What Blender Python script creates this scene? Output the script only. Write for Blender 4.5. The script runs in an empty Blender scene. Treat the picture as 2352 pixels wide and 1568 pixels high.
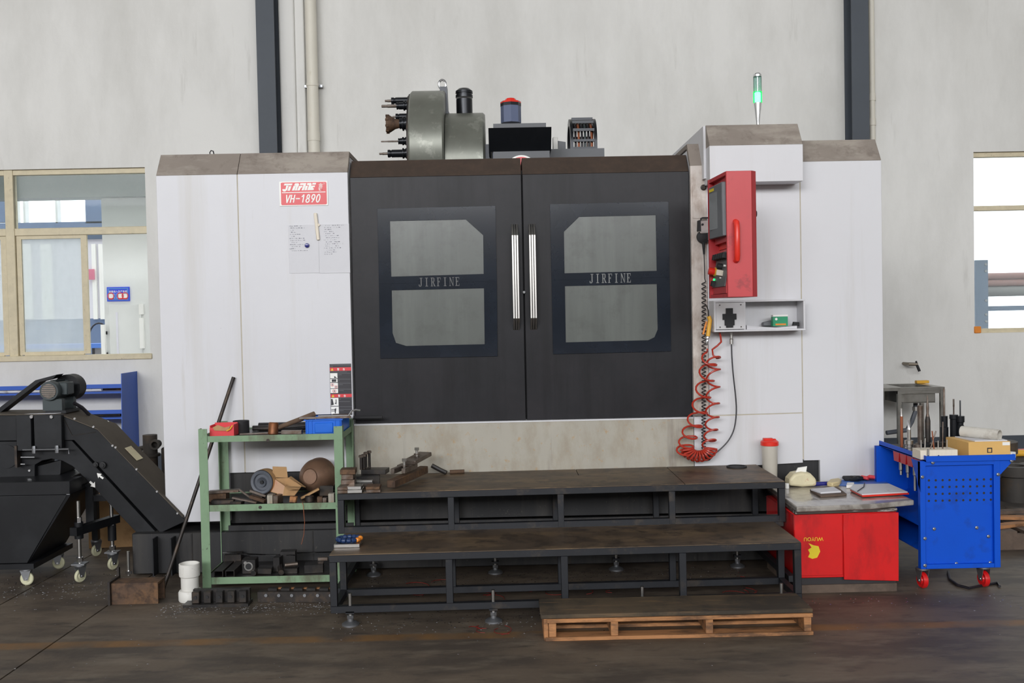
import bpy, bmesh, math, random
from mathutils import Vector, Matrix, Euler

random.seed(7)
SC = bpy.context.scene
COL = SC.collection
PI = math.pi

# ------------------------------------------------------------------ camera
F_PX = 2287.0
CAM = Vector((0, -6.25, 1.58))
YAW, PITCH, ROLL = math.radians(.6), math.radians(1.54), math.radians(1.15)
_f = Vector((math.sin(YAW) * math.cos(PITCH), math.cos(YAW) * math.cos(PITCH), -math.sin(PITCH)))
_r = Vector((math.cos(YAW), -math.sin(YAW), 0))
_u = _r.cross(_f)
CR = _r * math.cos(ROLL) - _u * math.sin(ROLL)
CU = _u * math.cos(ROLL) + _r * math.sin(ROLL)
cam_data = bpy.data.cameras.new('camera')
cam_data.sensor_width = 36.0
cam_data.lens = 36.0 * F_PX / 2352.0
cam_data.clip_end = 300
cam = bpy.data.objects.new('camera', cam_data)
m3 = Matrix((CR, CU, -_f)).transposed()
cam.matrix_world = Matrix.Translation(CAM) @ m3.to_4x4()
COL.objects.link(cam)
SC.camera = cam

# ------------------------------------------------------------------ world, daylight, exposure
world = bpy.data.worlds.new('overcast_sky')
SC.world = world
world.use_nodes = True
wn = world.node_tree.nodes['Background']
wn.inputs[0].default_value = (.93, .97, 1.0, 1)
wn.inputs[1].default_value = 2.6


def area_light(name, loc, sx, sz, power, color, target):
    d = bpy.data.lights.new(name, 'AREA')
    d.shape = 'RECTANGLE'
    d.size, d.size_y = sx, sz
    d.energy = power
    d.color = color
    o = bpy.data.objects.new(name, d)
    o.location = loc
    o.rotation_euler = (Vector(target) - Vector(loc)).to_track_quat('-Z', 'Y').to_euler()
    COL.objects.link(o)


# daylight entering through the high window band of the opposite wall
HALL_X0, HALL_X1, HALL_Y0, HALL_Y1, HALL_H = -22.0, 23.0, -28.0, 4.0, 13.0
WIN_Z0, WIN_Z1 = 6.5, 11.5
WIN_X = [(-20.0, -13.5), (-12.0, -5.5), (-4.0, 2.5), (4.0, 10.5), (12.0, 18.5)]
WIN_P = [1150, 2150, 1300, 900, 620]
for (xa, xb), pw in zip(WIN_X, WIN_P):
    area_light('window_daylight', ((xa + xb) / 2, HALL_Y0 + .12, (WIN_Z0 + WIN_Z1) / 2), xb - xa - .1, WIN_Z1 - WIN_Z0 - .1,
               pw, (.985, .985, 1.0), ((xa + xb) / 2 * .55, 0, 1.4))

vs = SC.view_settings
vs.view_transform = 'Standard'
vs.look = 'None'
vs.exposure = 0.0
vs.gamma = 1.0
vs.use_curve_mapping = False
SC.cycles.use_denoising = True
SC.cycles.max_bounces = 8
SC.cycles.diffuse_bounces = 4
SC.cycles.caustics_reflective = False
SC.cycles.caustics_refractive = False


# ------------------------------------------------------------------ survey helpers: a line of sight meets a plane of the place
def _ray(x, y):
    return _f + CR * ((x - 1176) / F_PX) - CU * ((y - 784) / F_PX)


def at(x, y, Y):
    d = _ray(x, y)
    return CAM + d * ((Y - CAM.y) / d.y)


def atz(x, y, z):
    d = _ray(x, y)
    return CAM + d * ((z - CAM.z) / d.z)


# ------------------------------------------------------------------ materials
def lin(c):
    return tuple(((v / 255) / 12.92 if v / 255 <= .04045 else ((v / 255 + .055) / 1.055) ** 2.4) for v in c)


MATS = {}


def mat(name, rgb, rough=.5, metal=0.0, var=.12, scale=6.0, stretch=(1, 1, 1), dirt=None, bump=0.0, bscale=60.0, spec=.5, alpha_tint=None, coat=0.0):
    """procedural painted / metal surface; rgb in sRGB 0-255; dirt = list of (rgb, scale, stretch, lo, hi, strength)"""
    m = bpy.data.materials.new(name)
    m.use_nodes = True
    nt = m.node_tree
    N, L = nt.nodes, nt.links
    b = N['Principled BSDF']
    base = lin(rgb)
    tc = N.new('ShaderNodeTexCoord')

    def noise(sc, st, detail=5.0, rg=.6):
        mp = N.new('ShaderNodeMapping')
        mp.inputs['Scale'].default_value = st
        L.new(tc.outputs['Object'], mp.inputs['Vector'])
        n = N.new('ShaderNodeTexNoise')
        n.inputs['Scale'].default_value = sc
        n.inputs['Detail'].default_value = detail
        n.inputs['Roughness'].default_value = rg
        L.new(mp.outputs[0], n.inputs['Vector'])
        return n
    cr = N.new('ShaderNodeValToRGB')
    cr.color_ramp.elements[0].position = .3
    cr.color_ramp.elements[1].position = .7
    cr.color_ramp.elements[0].color = (*[max(0, v * (1 - var)) for v in base], 1)
    cr.color_ramp.elements[1].color = (*[min(1, v * (1 + var)) for v in base], 1)
    n0 = noise(scale, stretch)
    L.new(n0.outputs['Fac'], cr.inputs['Fac'])
    out = cr.outputs['Color']
    for (drgb, dsc, dst, lo, hi, k) in (dirt or []):
        n1 = noise(dsc, dst, 7.0, .65)
        mr = N.new('ShaderNodeMapRange')
        mr.inputs['From Min'].default_value = lo - .05
        mr.inputs['From Max'].default_value = max(hi - .13, lo + .02)
        mr.inputs['To Max'].default_value = k
        L.new(n1.outputs['Fac'], mr.inputs['Value'])
        mx = N.new('ShaderNodeMix')
        mx.data_type = 'RGBA'
        L.new(mr.outputs[0], mx.inputs['Factor'])
        L.new(out, mx.inputs['A'])
        mx.inputs['B'].default_value = (*lin(drgb), 1)
        out = mx.outputs['Result']
    L.new(out, b.inputs['Base Color'])
    b.inputs['Roughness'].default_value = rough
    b.inputs['Metallic'].default_value = metal
    b.inputs['Specular IOR Level'].default_value = spec
    if coat:
        b.inputs['Coat Weight'].default_value = coat
    if bump:
        nb = noise(bscale, (1, 1, 1), 3.0)
        bp = N.new('ShaderNodeBump')
        bp.inputs['Strength'].default_value = bump
        bp.inputs['Distance'].default_value = .01
        L.new(nb.outputs['Fac'], bp.inputs['Height'])
        L.new(bp.outputs[0], b.inputs['Normal'])
    MATS[name] = m
    return m


def emit_mat(name, rgb, strength):
    m = bpy.data.materials.new(name)
    m.use_nodes = True
    b = m.node_tree.nodes['Principled BSDF']
    b.inputs['Base Color'].default_value = (*lin(rgb), 1)
    b.inputs['Emission Color'].default_value = (*lin(rgb), 1)
    b.inputs['Emission Strength'].default_value = strength
    MATS[name] = m


def glass_mat(name, tint, haze, haze_rgb, rough=.03):
    """a pane: clear transmission + fresnel gloss, with a share of whitish haze (dirt film)"""
    m = bpy.data.materials.new(name)
    m.use_nodes = True
    nt = m.node_tree
    N, L = nt.nodes, nt.links
    N.remove(N['Principled BSDF'])
    o = N['Material Output']
    tr = N.new('ShaderNodeBsdfTransparent')
    tr.inputs[0].default_value = (*tint, 1)
    gl = N.new('ShaderNodeBsdfGlossy')
    gl.inputs['Roughness'].default_value = rough
    fr = N.new('ShaderNodeFresnel')
    fr.inputs['IOR'].default_value = 1.18
    mx = N.new('ShaderNodeMixShader')
    L.new(fr.outputs[0], mx.inputs[0])
    L.new(tr.outputs[0], mx.inputs[1])
    L.new(gl.outputs[0], mx.inputs[2])
    tl = N.new('ShaderNodeBsdfTranslucent')
    tl.inputs[0].default_value = (*lin(haze_rgb), 1)
    df = N.new('ShaderNodeBsdfDiffuse')
    df.inputs[0].default_value = (*lin(haze_rgb), 1)
    m2 = N.new('ShaderNodeMixShader')
    m2.inputs[0].default_value = .5
    L.new(tl.outputs[0], m2.inputs[1])
    L.new(df.outputs[0], m2.inputs[2])
    no = N.new('ShaderNodeTexNoise')
    no.inputs['Scale'].default_value = 3
    mr = N.new('ShaderNodeMapRange')
    mr.inputs['From Min'].default_value = .3
    mr.inputs['From Max'].default_value = .7
    mr.inputs['To Min'].default_value = haze * .85
    mr.inputs['To Max'].default_value = min(1, haze * 1.15)
    L.new(no.outputs['Fac'], mr.inputs['Value'])
    m3_ = N.new('ShaderNodeMixShader')
    L.new(mr.outputs[0], m3_.inputs[0])
    L.new(mx.outputs[0], m3_.inputs[1])
    L.new(m2.outputs[0], m3_.inputs[2])
    L.new(m3_.outputs[0], o.inputs['Surface'])
    MATS[name] = m


V = (1, 1, .06)   # vertical streaks
mat('plaster', (229, 228, 224), .9, 0, .03, .7, dirt=[((184, 182, 175), .9, (1, 1, .35), .5, .8, .4), ((160, 156, 146), 7, (1, 1, .12), .66, .88, .3)], bump=.15, bscale=25)
mat('skirting_paint', (66, 72, 80), .7, 0, .1, 4)
mat('dark_band_grey', (82, 90, 92), .8, 0, .1, 1)
mat('ceiling_paint', (190, 192, 194), .9, 0, .05, 1)
mat('column_paint', (70, 76, 84), .6, 0, .08, 2)
mat('pipe_plastic', (222, 217, 203), .5, 0, .04, 3, dirt=[((190, 176, 140), 5, (1, 1, .3), .6, .8, .5)])
mat('cream_metal', (212, 200, 170), .5, 0, .08, 12, dirt=[((150, 136, 110), 26, (1, 1, 1), .66, .85, .6)])
mat('white_panel', (214, 214, 218), .42, 0, .02, 2, dirt=[((196, 192, 184), 3, V, .55, .8, .5), ((170, 160, 140), 9, V, .66, .85, .4), ((120, 112, 100), 40, (1, 1, 1), .74, .8, .6)])
mat('white_panel_clean', (217, 217, 220), .45, 0, .015, 2, dirt=[((190, 186, 178), 4, V, .6, .85, .4)])
mat('grimy_post', (205, 196, 188), .5, 0, .05, 8, dirt=[((150, 128, 112), 14, (1, 1, .5), .5, .8, .7)])
mat('grimy_roof', (142, 132, 123), .7, 0, .08, 4, dirt=[((172, 163, 152), 5, (.4, 1, 1), .55, .75, .7), ((112, 102, 94), 12, (1, 1, 1), .6, .8, .5)])
mat('sill_paint', (172, 167, 155), .55, 0, .06, 3, dirt=[((150, 138, 118), 6, (1, 1, .5), .5, .75, .6), ((110, 100, 92), 9, V, .62, .85, .6), ((176, 142, 92), 22, (1, 1, 1), .64, .75, .6)])
mat('door_paint', (36, 36, 39), .36, 0, .22, 3.2, spec=.2, dirt=[((46, 44, 47), 2.2, (1, 1, .8), .5, .75, .5), ((24, 23, 25), 6, V, .55, .8, .6)], bump=.06, bscale=300)
mat('door_grime', (62, 50, 42), .6, 0, .12, 6, dirt=[((80, 64, 52), 20, (1, 1, 1), .5, .8, .5)])
mat('bezel_gloss', (30, 36, 46), .13, 0, .2, 5, spec=.7)
mat('hazy_pane', (86, 90, 86), .28, 0, .09, 3.5, dirt=[((112, 117, 112), 4, V, .5, .8, .6), ((66, 68, 63), 9, (1, 1, 1), .55, .8, .4)], spec=.6)
mat('etched', (120, 122, 120), .5, 0, .15, 20)
mat('chrome', (225, 226, 228), .16, 1.0, .03, 5)
mat('brushed_steel', (190, 188, 184), .32, 1.0, .08, 14, stretch=(1, 1, .2))
mat('dirty_steel', (122, 112, 104), .45, .75, .2, 14, dirt=[((84, 62, 46), 10, (1, 1, 1), .5, .75, .8)])
mat('rust_steel', (98, 76, 60), .7, .3, .2, 12, dirt=[((128, 94, 62), 8, (1, 1, 1), .5, .75, .7), ((52, 42, 38), 18, (1, 1, 1), .5, .75, .7)])
mat('dark_steel', (58, 54, 52), .5, .6, .25, 14, dirt=[((88, 74, 62), 16, (1, 1, 1), .55, .75, .6)])
mat('oily_black', (38, 36, 36), .4, .2, .25, 9, dirt=[((66, 58, 50), 12, (1, 1, 1), .55, .78, .7)])
mat('machine_black', (32, 32, 34), .5, 0, .14, 5, dirt=[((64, 60, 56), 8, V, .5, .8, .6), ((84, 78, 70), 50, (1, 1, 1), .68, .74, .7)])
mat('conveyor_black', (24, 25, 28), .42, 0, .1, 4, spec=.3, dirt=[((48, 50, 53), 3, (1, 1, 1), .5, .8, .5)])
mat('conveyor_grime', (80, 72, 62), .75, 0, .12, 8, dirt=[((86, 78, 66), 14, (1, 1, 1), .5, .8, .5)])
mat('step_black', (32, 34, 39), .5, .2, .14, 8, dirt=[((72, 63, 54), 9, (1, 1, 1), .6, .8, .6)])
mat('tread_plate', (92, 78, 64), .5, .35, .15, 5, dirt=[((136, 114, 86), 6, (.4, 1, 1), .5, .75, .6), ((58, 50, 44), 9, (1, 1, 1), .55, .75, .7)])
mat('rack_green', (124, 152, 120), .55, 0, .07, 7, dirt=[((96, 96, 76), 6, (1, 1, .4), .56, .76, .8), ((60, 56, 46), 30, (1, 1, 1), .68, .75, .8)])
mat('red_paint', (198, 66, 70), .4, 0, .05, 4, dirt=[((132, 52, 56), 9, (1, 1, 1), .62, .8, .6)])
mat('red_dark_paint', (176, 42, 48), .4, 0, .06, 4)
mat('red_bright', (226, 52, 38), .3, 0, .04, 4)
mat('red_print', (222, 66, 72), .35, 0, .02, 4)
mat('white_print', (244, 243, 238), .4, 0, .01, 4)
mat('black_print', (44, 42, 48), .4, 0, .05, 10)
mat('yellow_print', (232, 206, 50), .4, 0, .03, 10)
mat('blue_print', (28, 62, 222), .4, 0, .03, 10)
mat('ink', (110, 110, 122), .8, 0, .3, 40)
mat('navy_plastic', (32, 34, 120), .2, 0, .05, 10)
mat('navy_segment', (30, 54, 96), .3, 0, .05, 10)
mat('paper', (218, 218, 222), .85, 0, .02, 5, dirt=[((170, 156, 130), 12, (1, 1, 1), .68, .85, .4)])
mat('wood_light', (232, 222, 204), .6, 0, .05, 20, stretch=(6, 6, .6))
mat('pallet_wood', (176, 124, 80), .75, 0, .18, 6, stretch=(.6, 5, 5), dirt=[((84, 62, 46), 8, (.5, 2, 2), .52, .75, .85)])
mat('pallet_top', (86, 72, 54), .8, 0, .18, 4, stretch=(.5, 3, 3), dirt=[((46, 42, 36), 3, (1, 1, 1), .48, .7, .8), ((120, 94, 66), 9, (.4, 3, 3), .6, .8, .6)])
mat('handle_wood', (110, 88, 70), .6, 0, .15, 12, dirt=[((62, 50, 42), 9, (1, 1, 1), .5, .8, .7)])
mat('mallet_copper', (134, 84, 52), .45, .6, .15, 14, dirt=[((70, 48, 34), 9, (1, 1, 1), .5, .8, .7)])
mat('rubber', (34, 34, 36), .7, 0, .1, 12)
mat('rubber_grey', (92, 96, 104), .55, 0, .08, 12)
mat('cardboard', (186, 148, 104), .85, 0, .08, 8, dirt=[((140, 106, 72), 8, (1, 1, 1), .55, .8, .6)])
mat('cardboard_pink', (206, 166, 136), .85, 0, .06, 8, dirt=[((196, 110, 100), 14, (1, 1, 1), .62, .75, .5)])
mat('brown_pan', (136, 106, 86), .4, .3, .12, 7, dirt=[((84, 66, 54), 6, (1, 1, 1), .5, .8, .7)])
mat('blue_plastic', (8, 104, 216), .35, 0, .05, 8)
mat('cart_blue', (0, 80, 202), .5, 0, .04, 4, spec=.3, dirt=[((20, 60, 150), 8, (1, 1, 1), .6, .8, .5)])
mat('shelf_blue', (44, 92, 190), .45, 0, .05, 4)
mat('hose_red', (176, 54, 38), .3, 0, .06, 8)
mat('cable_black', (30, 28, 34), .45, 0, .05, 8)
mat('yellow_plastic', (232, 176, 62), .4, 0, .06, 9)
mat('orange_plastic', (232, 140, 46), .4, 0, .06, 9)
mat('amber_box', (222, 178, 106), .7, 0, .04, 6)
mat('beige_plastic', (214, 196, 150), .5, 0, .05, 8)
mat('wheel_cream', (206, 204, 172), .45, 0, .05, 10)
mat('castor_steel', (150, 152, 156), .35, .8, .1, 10)
mat('motor_green', (58, 66, 68), .42, .2, .1, 10)
mat('drum_grey', (118, 120, 111), .36, .35, .06, 4, dirt=[((158, 160, 150), 9, (1, 1, 1), .6, .75, .5), ((104, 104, 96), 5, (1, 1, 1), .52, .8, .5)])
mat('head_grey', (92, 94, 98), .5, 0, .05, 4)
mat('head_blue', (96, 106, 134), .5, 0, .05, 4)
mat('tool_black', (36, 38, 42), .3, .5, .1, 20)
mat('copper_wire', (150, 86, 56), .5, .3, .1, 20)
mat('white_plastic', (226, 224, 218), .5, 0, .04, 9, dirt=[((150, 140, 120), 14, (1, 1, 1), .62, .8, .6)])
mat('cup_plastic', (196, 190, 178), .3, 0, .04, 4)
mat('card_red', (214, 26, 28), .3, 0, .06, 5, dirt=[((150, 22, 26), 7, (1, 1, .4), .55, .8, .6)], coat=.6)
mat('slab_wrap', (166, 160, 152), .3, 0, .14, 9, dirt=[((100, 92, 84), 12, (1, 1, 1), .52, .75, .7)], coat=.6)
mat('slab_side', (70, 62, 56), .3, 0, .2, 14, dirt=[((190, 186, 180), 26, (.3, 1, 2), .62, .72, .8)], coat=.8)  # pale streaks are painted glints of the plastic film
mat('base_dark', (44, 42, 44), .6, 0, .15, 10)
mat('base_wood', (104, 88, 76), .8, 0, .15, 8, dirt=[((66, 56, 50), 9, (1, 1, 1), .5, .8, .7)])
mat('tissue_wrap', (222, 212, 176), .5, 0, .08, 12, dirt=[((190, 120, 96), 20, (1, 1, 1), .66, .74, .6)])
mat('folder_blue', (78, 124, 206), .5, 0, .05, 8)
mat('grey_plastic', (110, 112, 116), .5, 0, .05, 8)
mat('panel_grey', (92, 92, 92), .5, 0, .08, 20)
mat('screen_glass', (140, 143, 145), .2, 0, .05, 4)
mat('green_print', (28, 150, 104), .45, 0, .04, 9)
mat('facade_white', (226, 224, 232), .8, 0, .03, 3)
mat('facade_grey', (226, 227, 224), .8, 0, .03, 2)
mat('seam_sealant', (186, 178, 160), .7, 0, .1, 12)
mat('eave_shaded_grey', (120, 126, 122), .8, 0, .05, 2)  # grey set darker to stand in for the shade under a roof
mat('swarf_red', (120, 34, 28), .5, 0, .1, 9)
mat('socket_red', (180, 24, 30), .45, 0, .05, 9)
mat('roll_paper', (214, 210, 200), .8, 0, .05, 9, dirt=[((160, 150, 136), 12, (1, 1, 1), .55, .8, .6)])
mat('facade_blue', (110, 128, 160), .7, 0, .06, 3)
mat('pink_paint', (214, 130, 150), .6, 0, .05, 3)
mat('outdoor_blue', (92, 106, 126), .6, 0, .05, 3)
mat('outdoor_rust', (140, 106, 100), .7, 0, .08, 3)
mat('outdoor_grey', (120, 118, 116), .8, 0, .06, 3)
mat('asphalt', (150, 150, 150), .9, 0, .1, 2)
mat('chip_metal', (225, 225, 228), .25, 1.0, .05, 30)
mat('faucet_metal', (140, 132, 120), .4, .8, .1, 10)
mat('sink_steel', (168, 166, 160), .25, .9, .08, 6, dirt=[((110, 104, 94), 9, (1, 1, 1), .55, .8, .5)])
mat('junk_dark', (66, 62, 58), .7, .2, .2, 8, dirt=[((96, 76, 54), 7, (1, 1, 1), .55, .8, .6)])
emit_mat('lamp_green', (150, 255, 190), 8.0)
emit_mat('led_green', (40, 240, 120), 2.0)
glass_mat('clear_pane', (.97, .99, .99), .10, (200, 206, 206))
glass_mat('hazed_pane', (.97, .99, .99), .42, (244, 250, 252))
glass_mat('green_shell', (.35, 1.0, .6), .35, (70, 255, 140), .05)
glass_mat('lamp_tube', (.8, .97, .93), .3, (170, 210, 200), .05)

# floor: dusty concrete with oil stains and one worn yellow aisle line
fm = mat('concrete', (98, 86, 73), .62, 0, .16, 1.6, stretch=(1, 1.6, 1), dirt=[((62, 54, 48), 2.4, (.7, 1.6, 1), .48, .72, .75), ((122, 112, 98), 5, (.6, 1.8, 1), .56, .8, .5), ((46, 40, 36), 9, (.5, 1.4, 1), .62, .8, .6)], bump=.12, bscale=30)
nt = fm.node_tree
N_, L_ = nt.nodes, nt.links
bs = N_['Principled BSDF']
src = bs.inputs['Base Color'].links[0].from_socket
geo = N_.new('ShaderNodeNewGeometry')
sep = N_.new('ShaderNodeSeparateXYZ')
L_.new(geo.outputs['Position'], sep.inputs[0])
d1 = N_.new('ShaderNodeMath'); d1.operation = 'ADD'; d1.inputs[1].default_value = 1.37
L_.new(sep.outputs['Y'], d1.inputs[0])
d2 = N_.new('ShaderNodeMath'); d2.operation = 'ABSOLUTE'
L_.new(d1.outputs[0], d2.inputs[0])
d3 = N_.new('ShaderNodeMapRange')
d3.inputs['From Min'].default_value = .035; d3.inputs['From Max'].default_value = .06
d3.inputs['To Min'].default_value = .85; d3.inputs['To Max'].default_value = 0
L_.new(d2.outputs[0], d3.inputs['Value'])
nz = N_.new('ShaderNodeTexNoise'); nz.inputs['Scale'].default_value = 3.5; nz.inputs['Detail'].default_value = 6
L_.new(geo.outputs['Position'], nz.inputs['Vector'])
nr = N_.new('ShaderNodeMapRange'); nr.inputs['From Min'].default_value = .36; nr.inputs['From Max'].default_value = .6
L_.new(nz.outputs['Fac'], nr.inputs['Value'])
mu = N_.new('ShaderNodeMath'); mu.operation = 'MULTIPLY'
L_.new(d3.outputs[0], mu.inputs[0]); L_.new(nr.outputs[0], mu.inputs[1])
mxl = N_.new('ShaderNodeMix'); mxl.data_type = 'RGBA'
L_.new(mu.outputs[0], mxl.inputs['Factor']); L_.new(src, mxl.inputs['A'])
mxl.inputs['B'].default_value = (*lin((128, 92, 48)), 1)
L_.new(mxl.outputs['Result'], bs.inputs['Base Color'])

# tread plate of the platform gets a raised chequer relief
tp = MATS['tread_plate'].copy(); tp.name = 'chequer_plate'; MATS['chequer_plate'] = tp
nt = tp.node_tree
N_, L_ = nt.nodes, nt.links
tc = [n for n in N_ if n.type == 'TEX_COORD'][0]
vo = N_.new('ShaderNodeTexChecker'); vo.inputs['Scale'].default_value = 38
mp = N_.new('ShaderNodeMapping'); mp.inputs['Rotation'].default_value = (0, 0, PI / 4)
L_.new(tc.outputs['Object'], mp.inputs['Vector']); L_.new(mp.outputs[0], vo.inputs['Vector'])
bp = N_.new('ShaderNodeBump'); bp.inputs['Strength'].default_value = .8; bp.inputs['Distance'].default_value = .006
L_.new(vo.outputs['Fac'], bp.inputs['Height'])
L_.new(bp.outputs[0], N_['Principled BSDF'].inputs['Normal'])

# ------------------------------------------------------------------ mesh builder
ORG = {}


class MB:
    def __init__(s):
        s.v, s.f = [], []

    def add(s, vs_, fs):
        o = len(s.v)
        s.v += [Vector(v) for v in vs_]
        s.f += [tuple(i + o for i in f) for f in fs]
        return s

    def box(s, x0, x1, y0, y1, z0, z1):
        return s.add([(x0, y0, z0), (x1, y0, z0), (x1, y1, z0), (x0, y1, z0), (x0, y0, z1), (x1, y0, z1), (x1, y1, z1), (x0, y1, z1)],
                     [(0, 3, 2, 1), (4, 5, 6, 7), (0, 1, 5, 4), (1, 2, 6, 5), (2, 3, 7, 6), (3, 0, 4, 7)])

    def obox(s, c, size, rot=(0, 0, 0)):
        R = Euler(rot).to_matrix()
        a, b, d = size[0] / 2, size[1] / 2, size[2] / 2
        vs_ = [Vector(c) + R @ Vector((i * a, j * b, k * d)) for k in (-1, 1) for (i, j) in ((-1, -1), (1, -1), (1, 1), (-1, 1))]
        return s.add(vs_, [(0, 3, 2, 1), (4, 5, 6, 7), (0, 1, 5, 4), (1, 2, 6, 5), (2, 3, 7, 6), (3, 0, 4, 7)])

    def prism(s, pts, a, b, axis='y'):
        """polygon extruded; axis y: pts (x,z); axis x: pts (y,z); axis z: pts (x,y)"""
        def mk(p, t):
            return {'y': (p[0], t, p[1]), 'x': (t, p[0], p[1]), 'z': (p[0], p[1], t)}[axis]
        n = len(pts)
        vs_ = [mk(p, a) for p in pts] + [mk(p, b) for p in pts]
        fs = [tuple(range(n)), tuple(range(2 * n - 1, n - 1, -1))]
        fs += [(i, i + n, (i + 1) % n + n, (i + 1) % n) for i in range(n)]
        return s.add(vs_, fs)

    def frame(s, outer, inner, a, b, axis='y'):
        """ring between two closed outlines with equal point counts"""
        def mk(p, t):
            return {'y': (p[0], t, p[1]), 'x': (t, p[0], p[1]), 'z': (p[0], p[1], t)}[axis]
        n = len(outer)
        vs_ = [mk(p, a) for p in outer] + [mk(p, a) for p in inner] + [mk(p, b) for p in outer] + [mk(p, b) for p in inner]
        fs = []
        for i in range(n):
            j = (i + 1) % n
            fs += [(i, j, n + j, n + i), (2 * n + i, 3 * n + i, 3 * n + j, 2 * n + j), (i, 2 * n + i, 2 * n + j, j), (n + i, n + j, 3 * n + j, 3 * n + i)]
        return s.add(vs_, fs)

    def lathe(s, prof, o=(0, 0, 0), axis=(0, 0, 1), n=20, close=True):
        ax = Vector(axis).normalized()
        t = Vector((1, 0, 0)) if abs(ax.x) < .9 else Vector((0, 1, 0))
        e1 = ax.cross(t).normalized()
        e2 = ax.cross(e1)
        vs_, fs = [], []
        for r, h in prof:
            for k in range(n):
                a = 2 * PI * k / n
                vs_.append(Vector(o) + ax * h + (e1 * math.cos(a) + e2 * math.sin(a)) * r)
        for i in range(len(prof) - 1):
            for k in range(n):
                q = (k + 1) % n
                fs.append((i * n + k, i * n + q, (i + 1) * n + q, (i + 1) * n + k))
        if close:
            fs.append(tuple(range(n)))
            fs.append(tuple(range((len(prof) - 1) * n, len(prof) * n)))
        return s.add(vs_, fs)

    def cyl(s, p0, p1, r0, r1=None, n=16):
        p0, p1 = Vector(p0), Vector(p1)
        return s.lathe([(r0, 0), (r0 if r1 is None else r1, (p1 - p0).length)], p0, p1 - p0, n)

    def tube(s, pts, r, n=8, closed=False):
        pts = [Vector(p) for p in pts]
        m = len(pts)
        vs_, fs = [], []
        up = None
        for i, p in enumerate(pts):
            if closed:
                d = pts[(i + 1) % m] - pts[i - 1]
            else:
                d = pts[min(i + 1, m - 1)] - pts[max(i - 1, 0)]
            d = d.normalized()
            if up is None:
                up = d.orthogonal().normalized()
            up = (up - d * up.dot(d))
            up = up.normalized() if up.length > 1e-6 else d.orthogonal().normalized()
            e2 = d.cross(up)
            for k in range(n):
                a = 2 * PI * k / n
                vs_.append(p + (up * math.cos(a) + e2 * math.sin(a)) * r)
        for i in range(m if closed else m - 1):
            j = (i + 1) % m
            for k in range(n):
                q = (k + 1) % n
                fs.append((i * n + k, i * n + q, j * n + q, j * n + k))
        if not closed:
            fs += [tuple(range(n)), tuple(range((m - 1) * n, m * n))]
        return s.add(vs_, fs)

    def sph(s, c, r, n=14, sq=1.0):
        k = max(5, n // 2)
        return s.lathe([(max(1e-4, r * math.sin(PI * i / k)), -r * sq * math.cos(PI * i / k)) for i in range(k + 1)], c, (0, 0, 1), n)

    def tf(s, M):
        s.v = [M @ v for v in s.v]
        return s

    def build(s, name, m, parent=None, label=None, cat=None, group=None, kind=None, bevel=0, seg=1, angle=35, flat=False):
        if parent is not None:
            o = ORG[parent.name]
        elif kind == 'structure':
            o = Vector((0, 0, 0))
        else:
            xs = [v.x for v in s.v]; ys = [v.y for v in s.v]; zs = [v.z for v in s.v]
            o = Vector(((min(xs) + max(xs)) / 2, (min(ys) + max(ys)) / 2, min(zs)))
        me = bpy.data.meshes.new(name)
        me.from_pydata([v - o for v in s.v], [], s.f)
        bm = bmesh.new()
        bm.from_mesh(me)
        bmesh.ops.recalc_face_normals(bm, faces=bm.faces)
        bm.to_mesh(me)
        bm.free()
        if not flat:
            me.shade_smooth()
            me.set_sharp_from_angle(angle=math.radians(angle))
        me.materials.append(MATS[m])
        ob = bpy.data.objects.new(name, me)
        COL.objects.link(ob)
        if parent is not None:
            ob.parent = parent
        else:
            ob.location = o
        ORG[ob.name] = o
        if bevel:
            b = ob.modifiers.new('edge', 'BEVEL')
            b.width = bevel
            b.segments = seg
            b.limit_method = 'ANGLE'
            b.angle_limit = math.radians(40)
        tag(ob, label, cat, group, kind)
        return ob


def tag(o, label=None, cat=None, group=None, kind=None):
    if label:
        o['label'] = label
    if cat:
        o['category'] = cat
    if group:
        o['group'] = group
    if kind:
        o['kind'] = kind


def thing(name, label, cat, loc, group=None, kind=None):
    o = bpy.data.objects.new(name, None)
    o.empty_display_size = .1
    COL.objects.link(o)
    o.location = loc
    ORG[o.name] = Vector(loc)
    tag(o, label, cat, group, kind)
    return o


def box(*a):
    return MB().box(*a)


def lettering(txt, name, m, parent, origin, width, height, shear=0.0, bold=0.0, depth=.0015, rot=(PI / 2, 0, 0), spacing=1.0):
    """text as thin mesh; origin = lower-left corner, fitted to width x height, rotated by rot about origin"""
    cu = bpy.data.curves.new('t', 'FONT')
    cu.body = txt
    cu.size = 1
    cu.shear = shear
    cu.offset = bold
    cu.extrude = .01
    cu.space_character = spacing
    cu.resolution_u = 3
    to = bpy.data.objects.new('t', cu)
    COL.objects.link(to)
    bpy.context.view_layer.update()
    me = bpy.data.meshes.new_from_object(to.evaluated_get(bpy.context.evaluated_depsgraph_get()))
    bpy.data.objects.remove(to)
    if not me.vertices:
        return None
    xs = [v.co.x for v in me.vertices]; ys = [v.co.y for v in me.vertices]
    sx = width / max(1e-6, max(xs) - min(xs)); sy = height / max(1e-6, max(ys) - min(ys))
    R = Euler(rot).to_matrix()
    O = Vector(origin) - ORG[parent.name]
    for v in me.vertices:
        v.co = O + R @ Vector(((v.co.x - min(xs)) * sx, (v.co.y - min(ys)) * sy, (v.co.z / .01) * depth / 2))
    me.materials.clear()
    me.materials.append(MATS[m])
    me.name = name
    ob = bpy.data.objects.new(name, me)
    COL.objects.link(ob)
    ob.parent = parent
    ORG[ob.name] = ORG[parent.name]
    return ob


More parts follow.
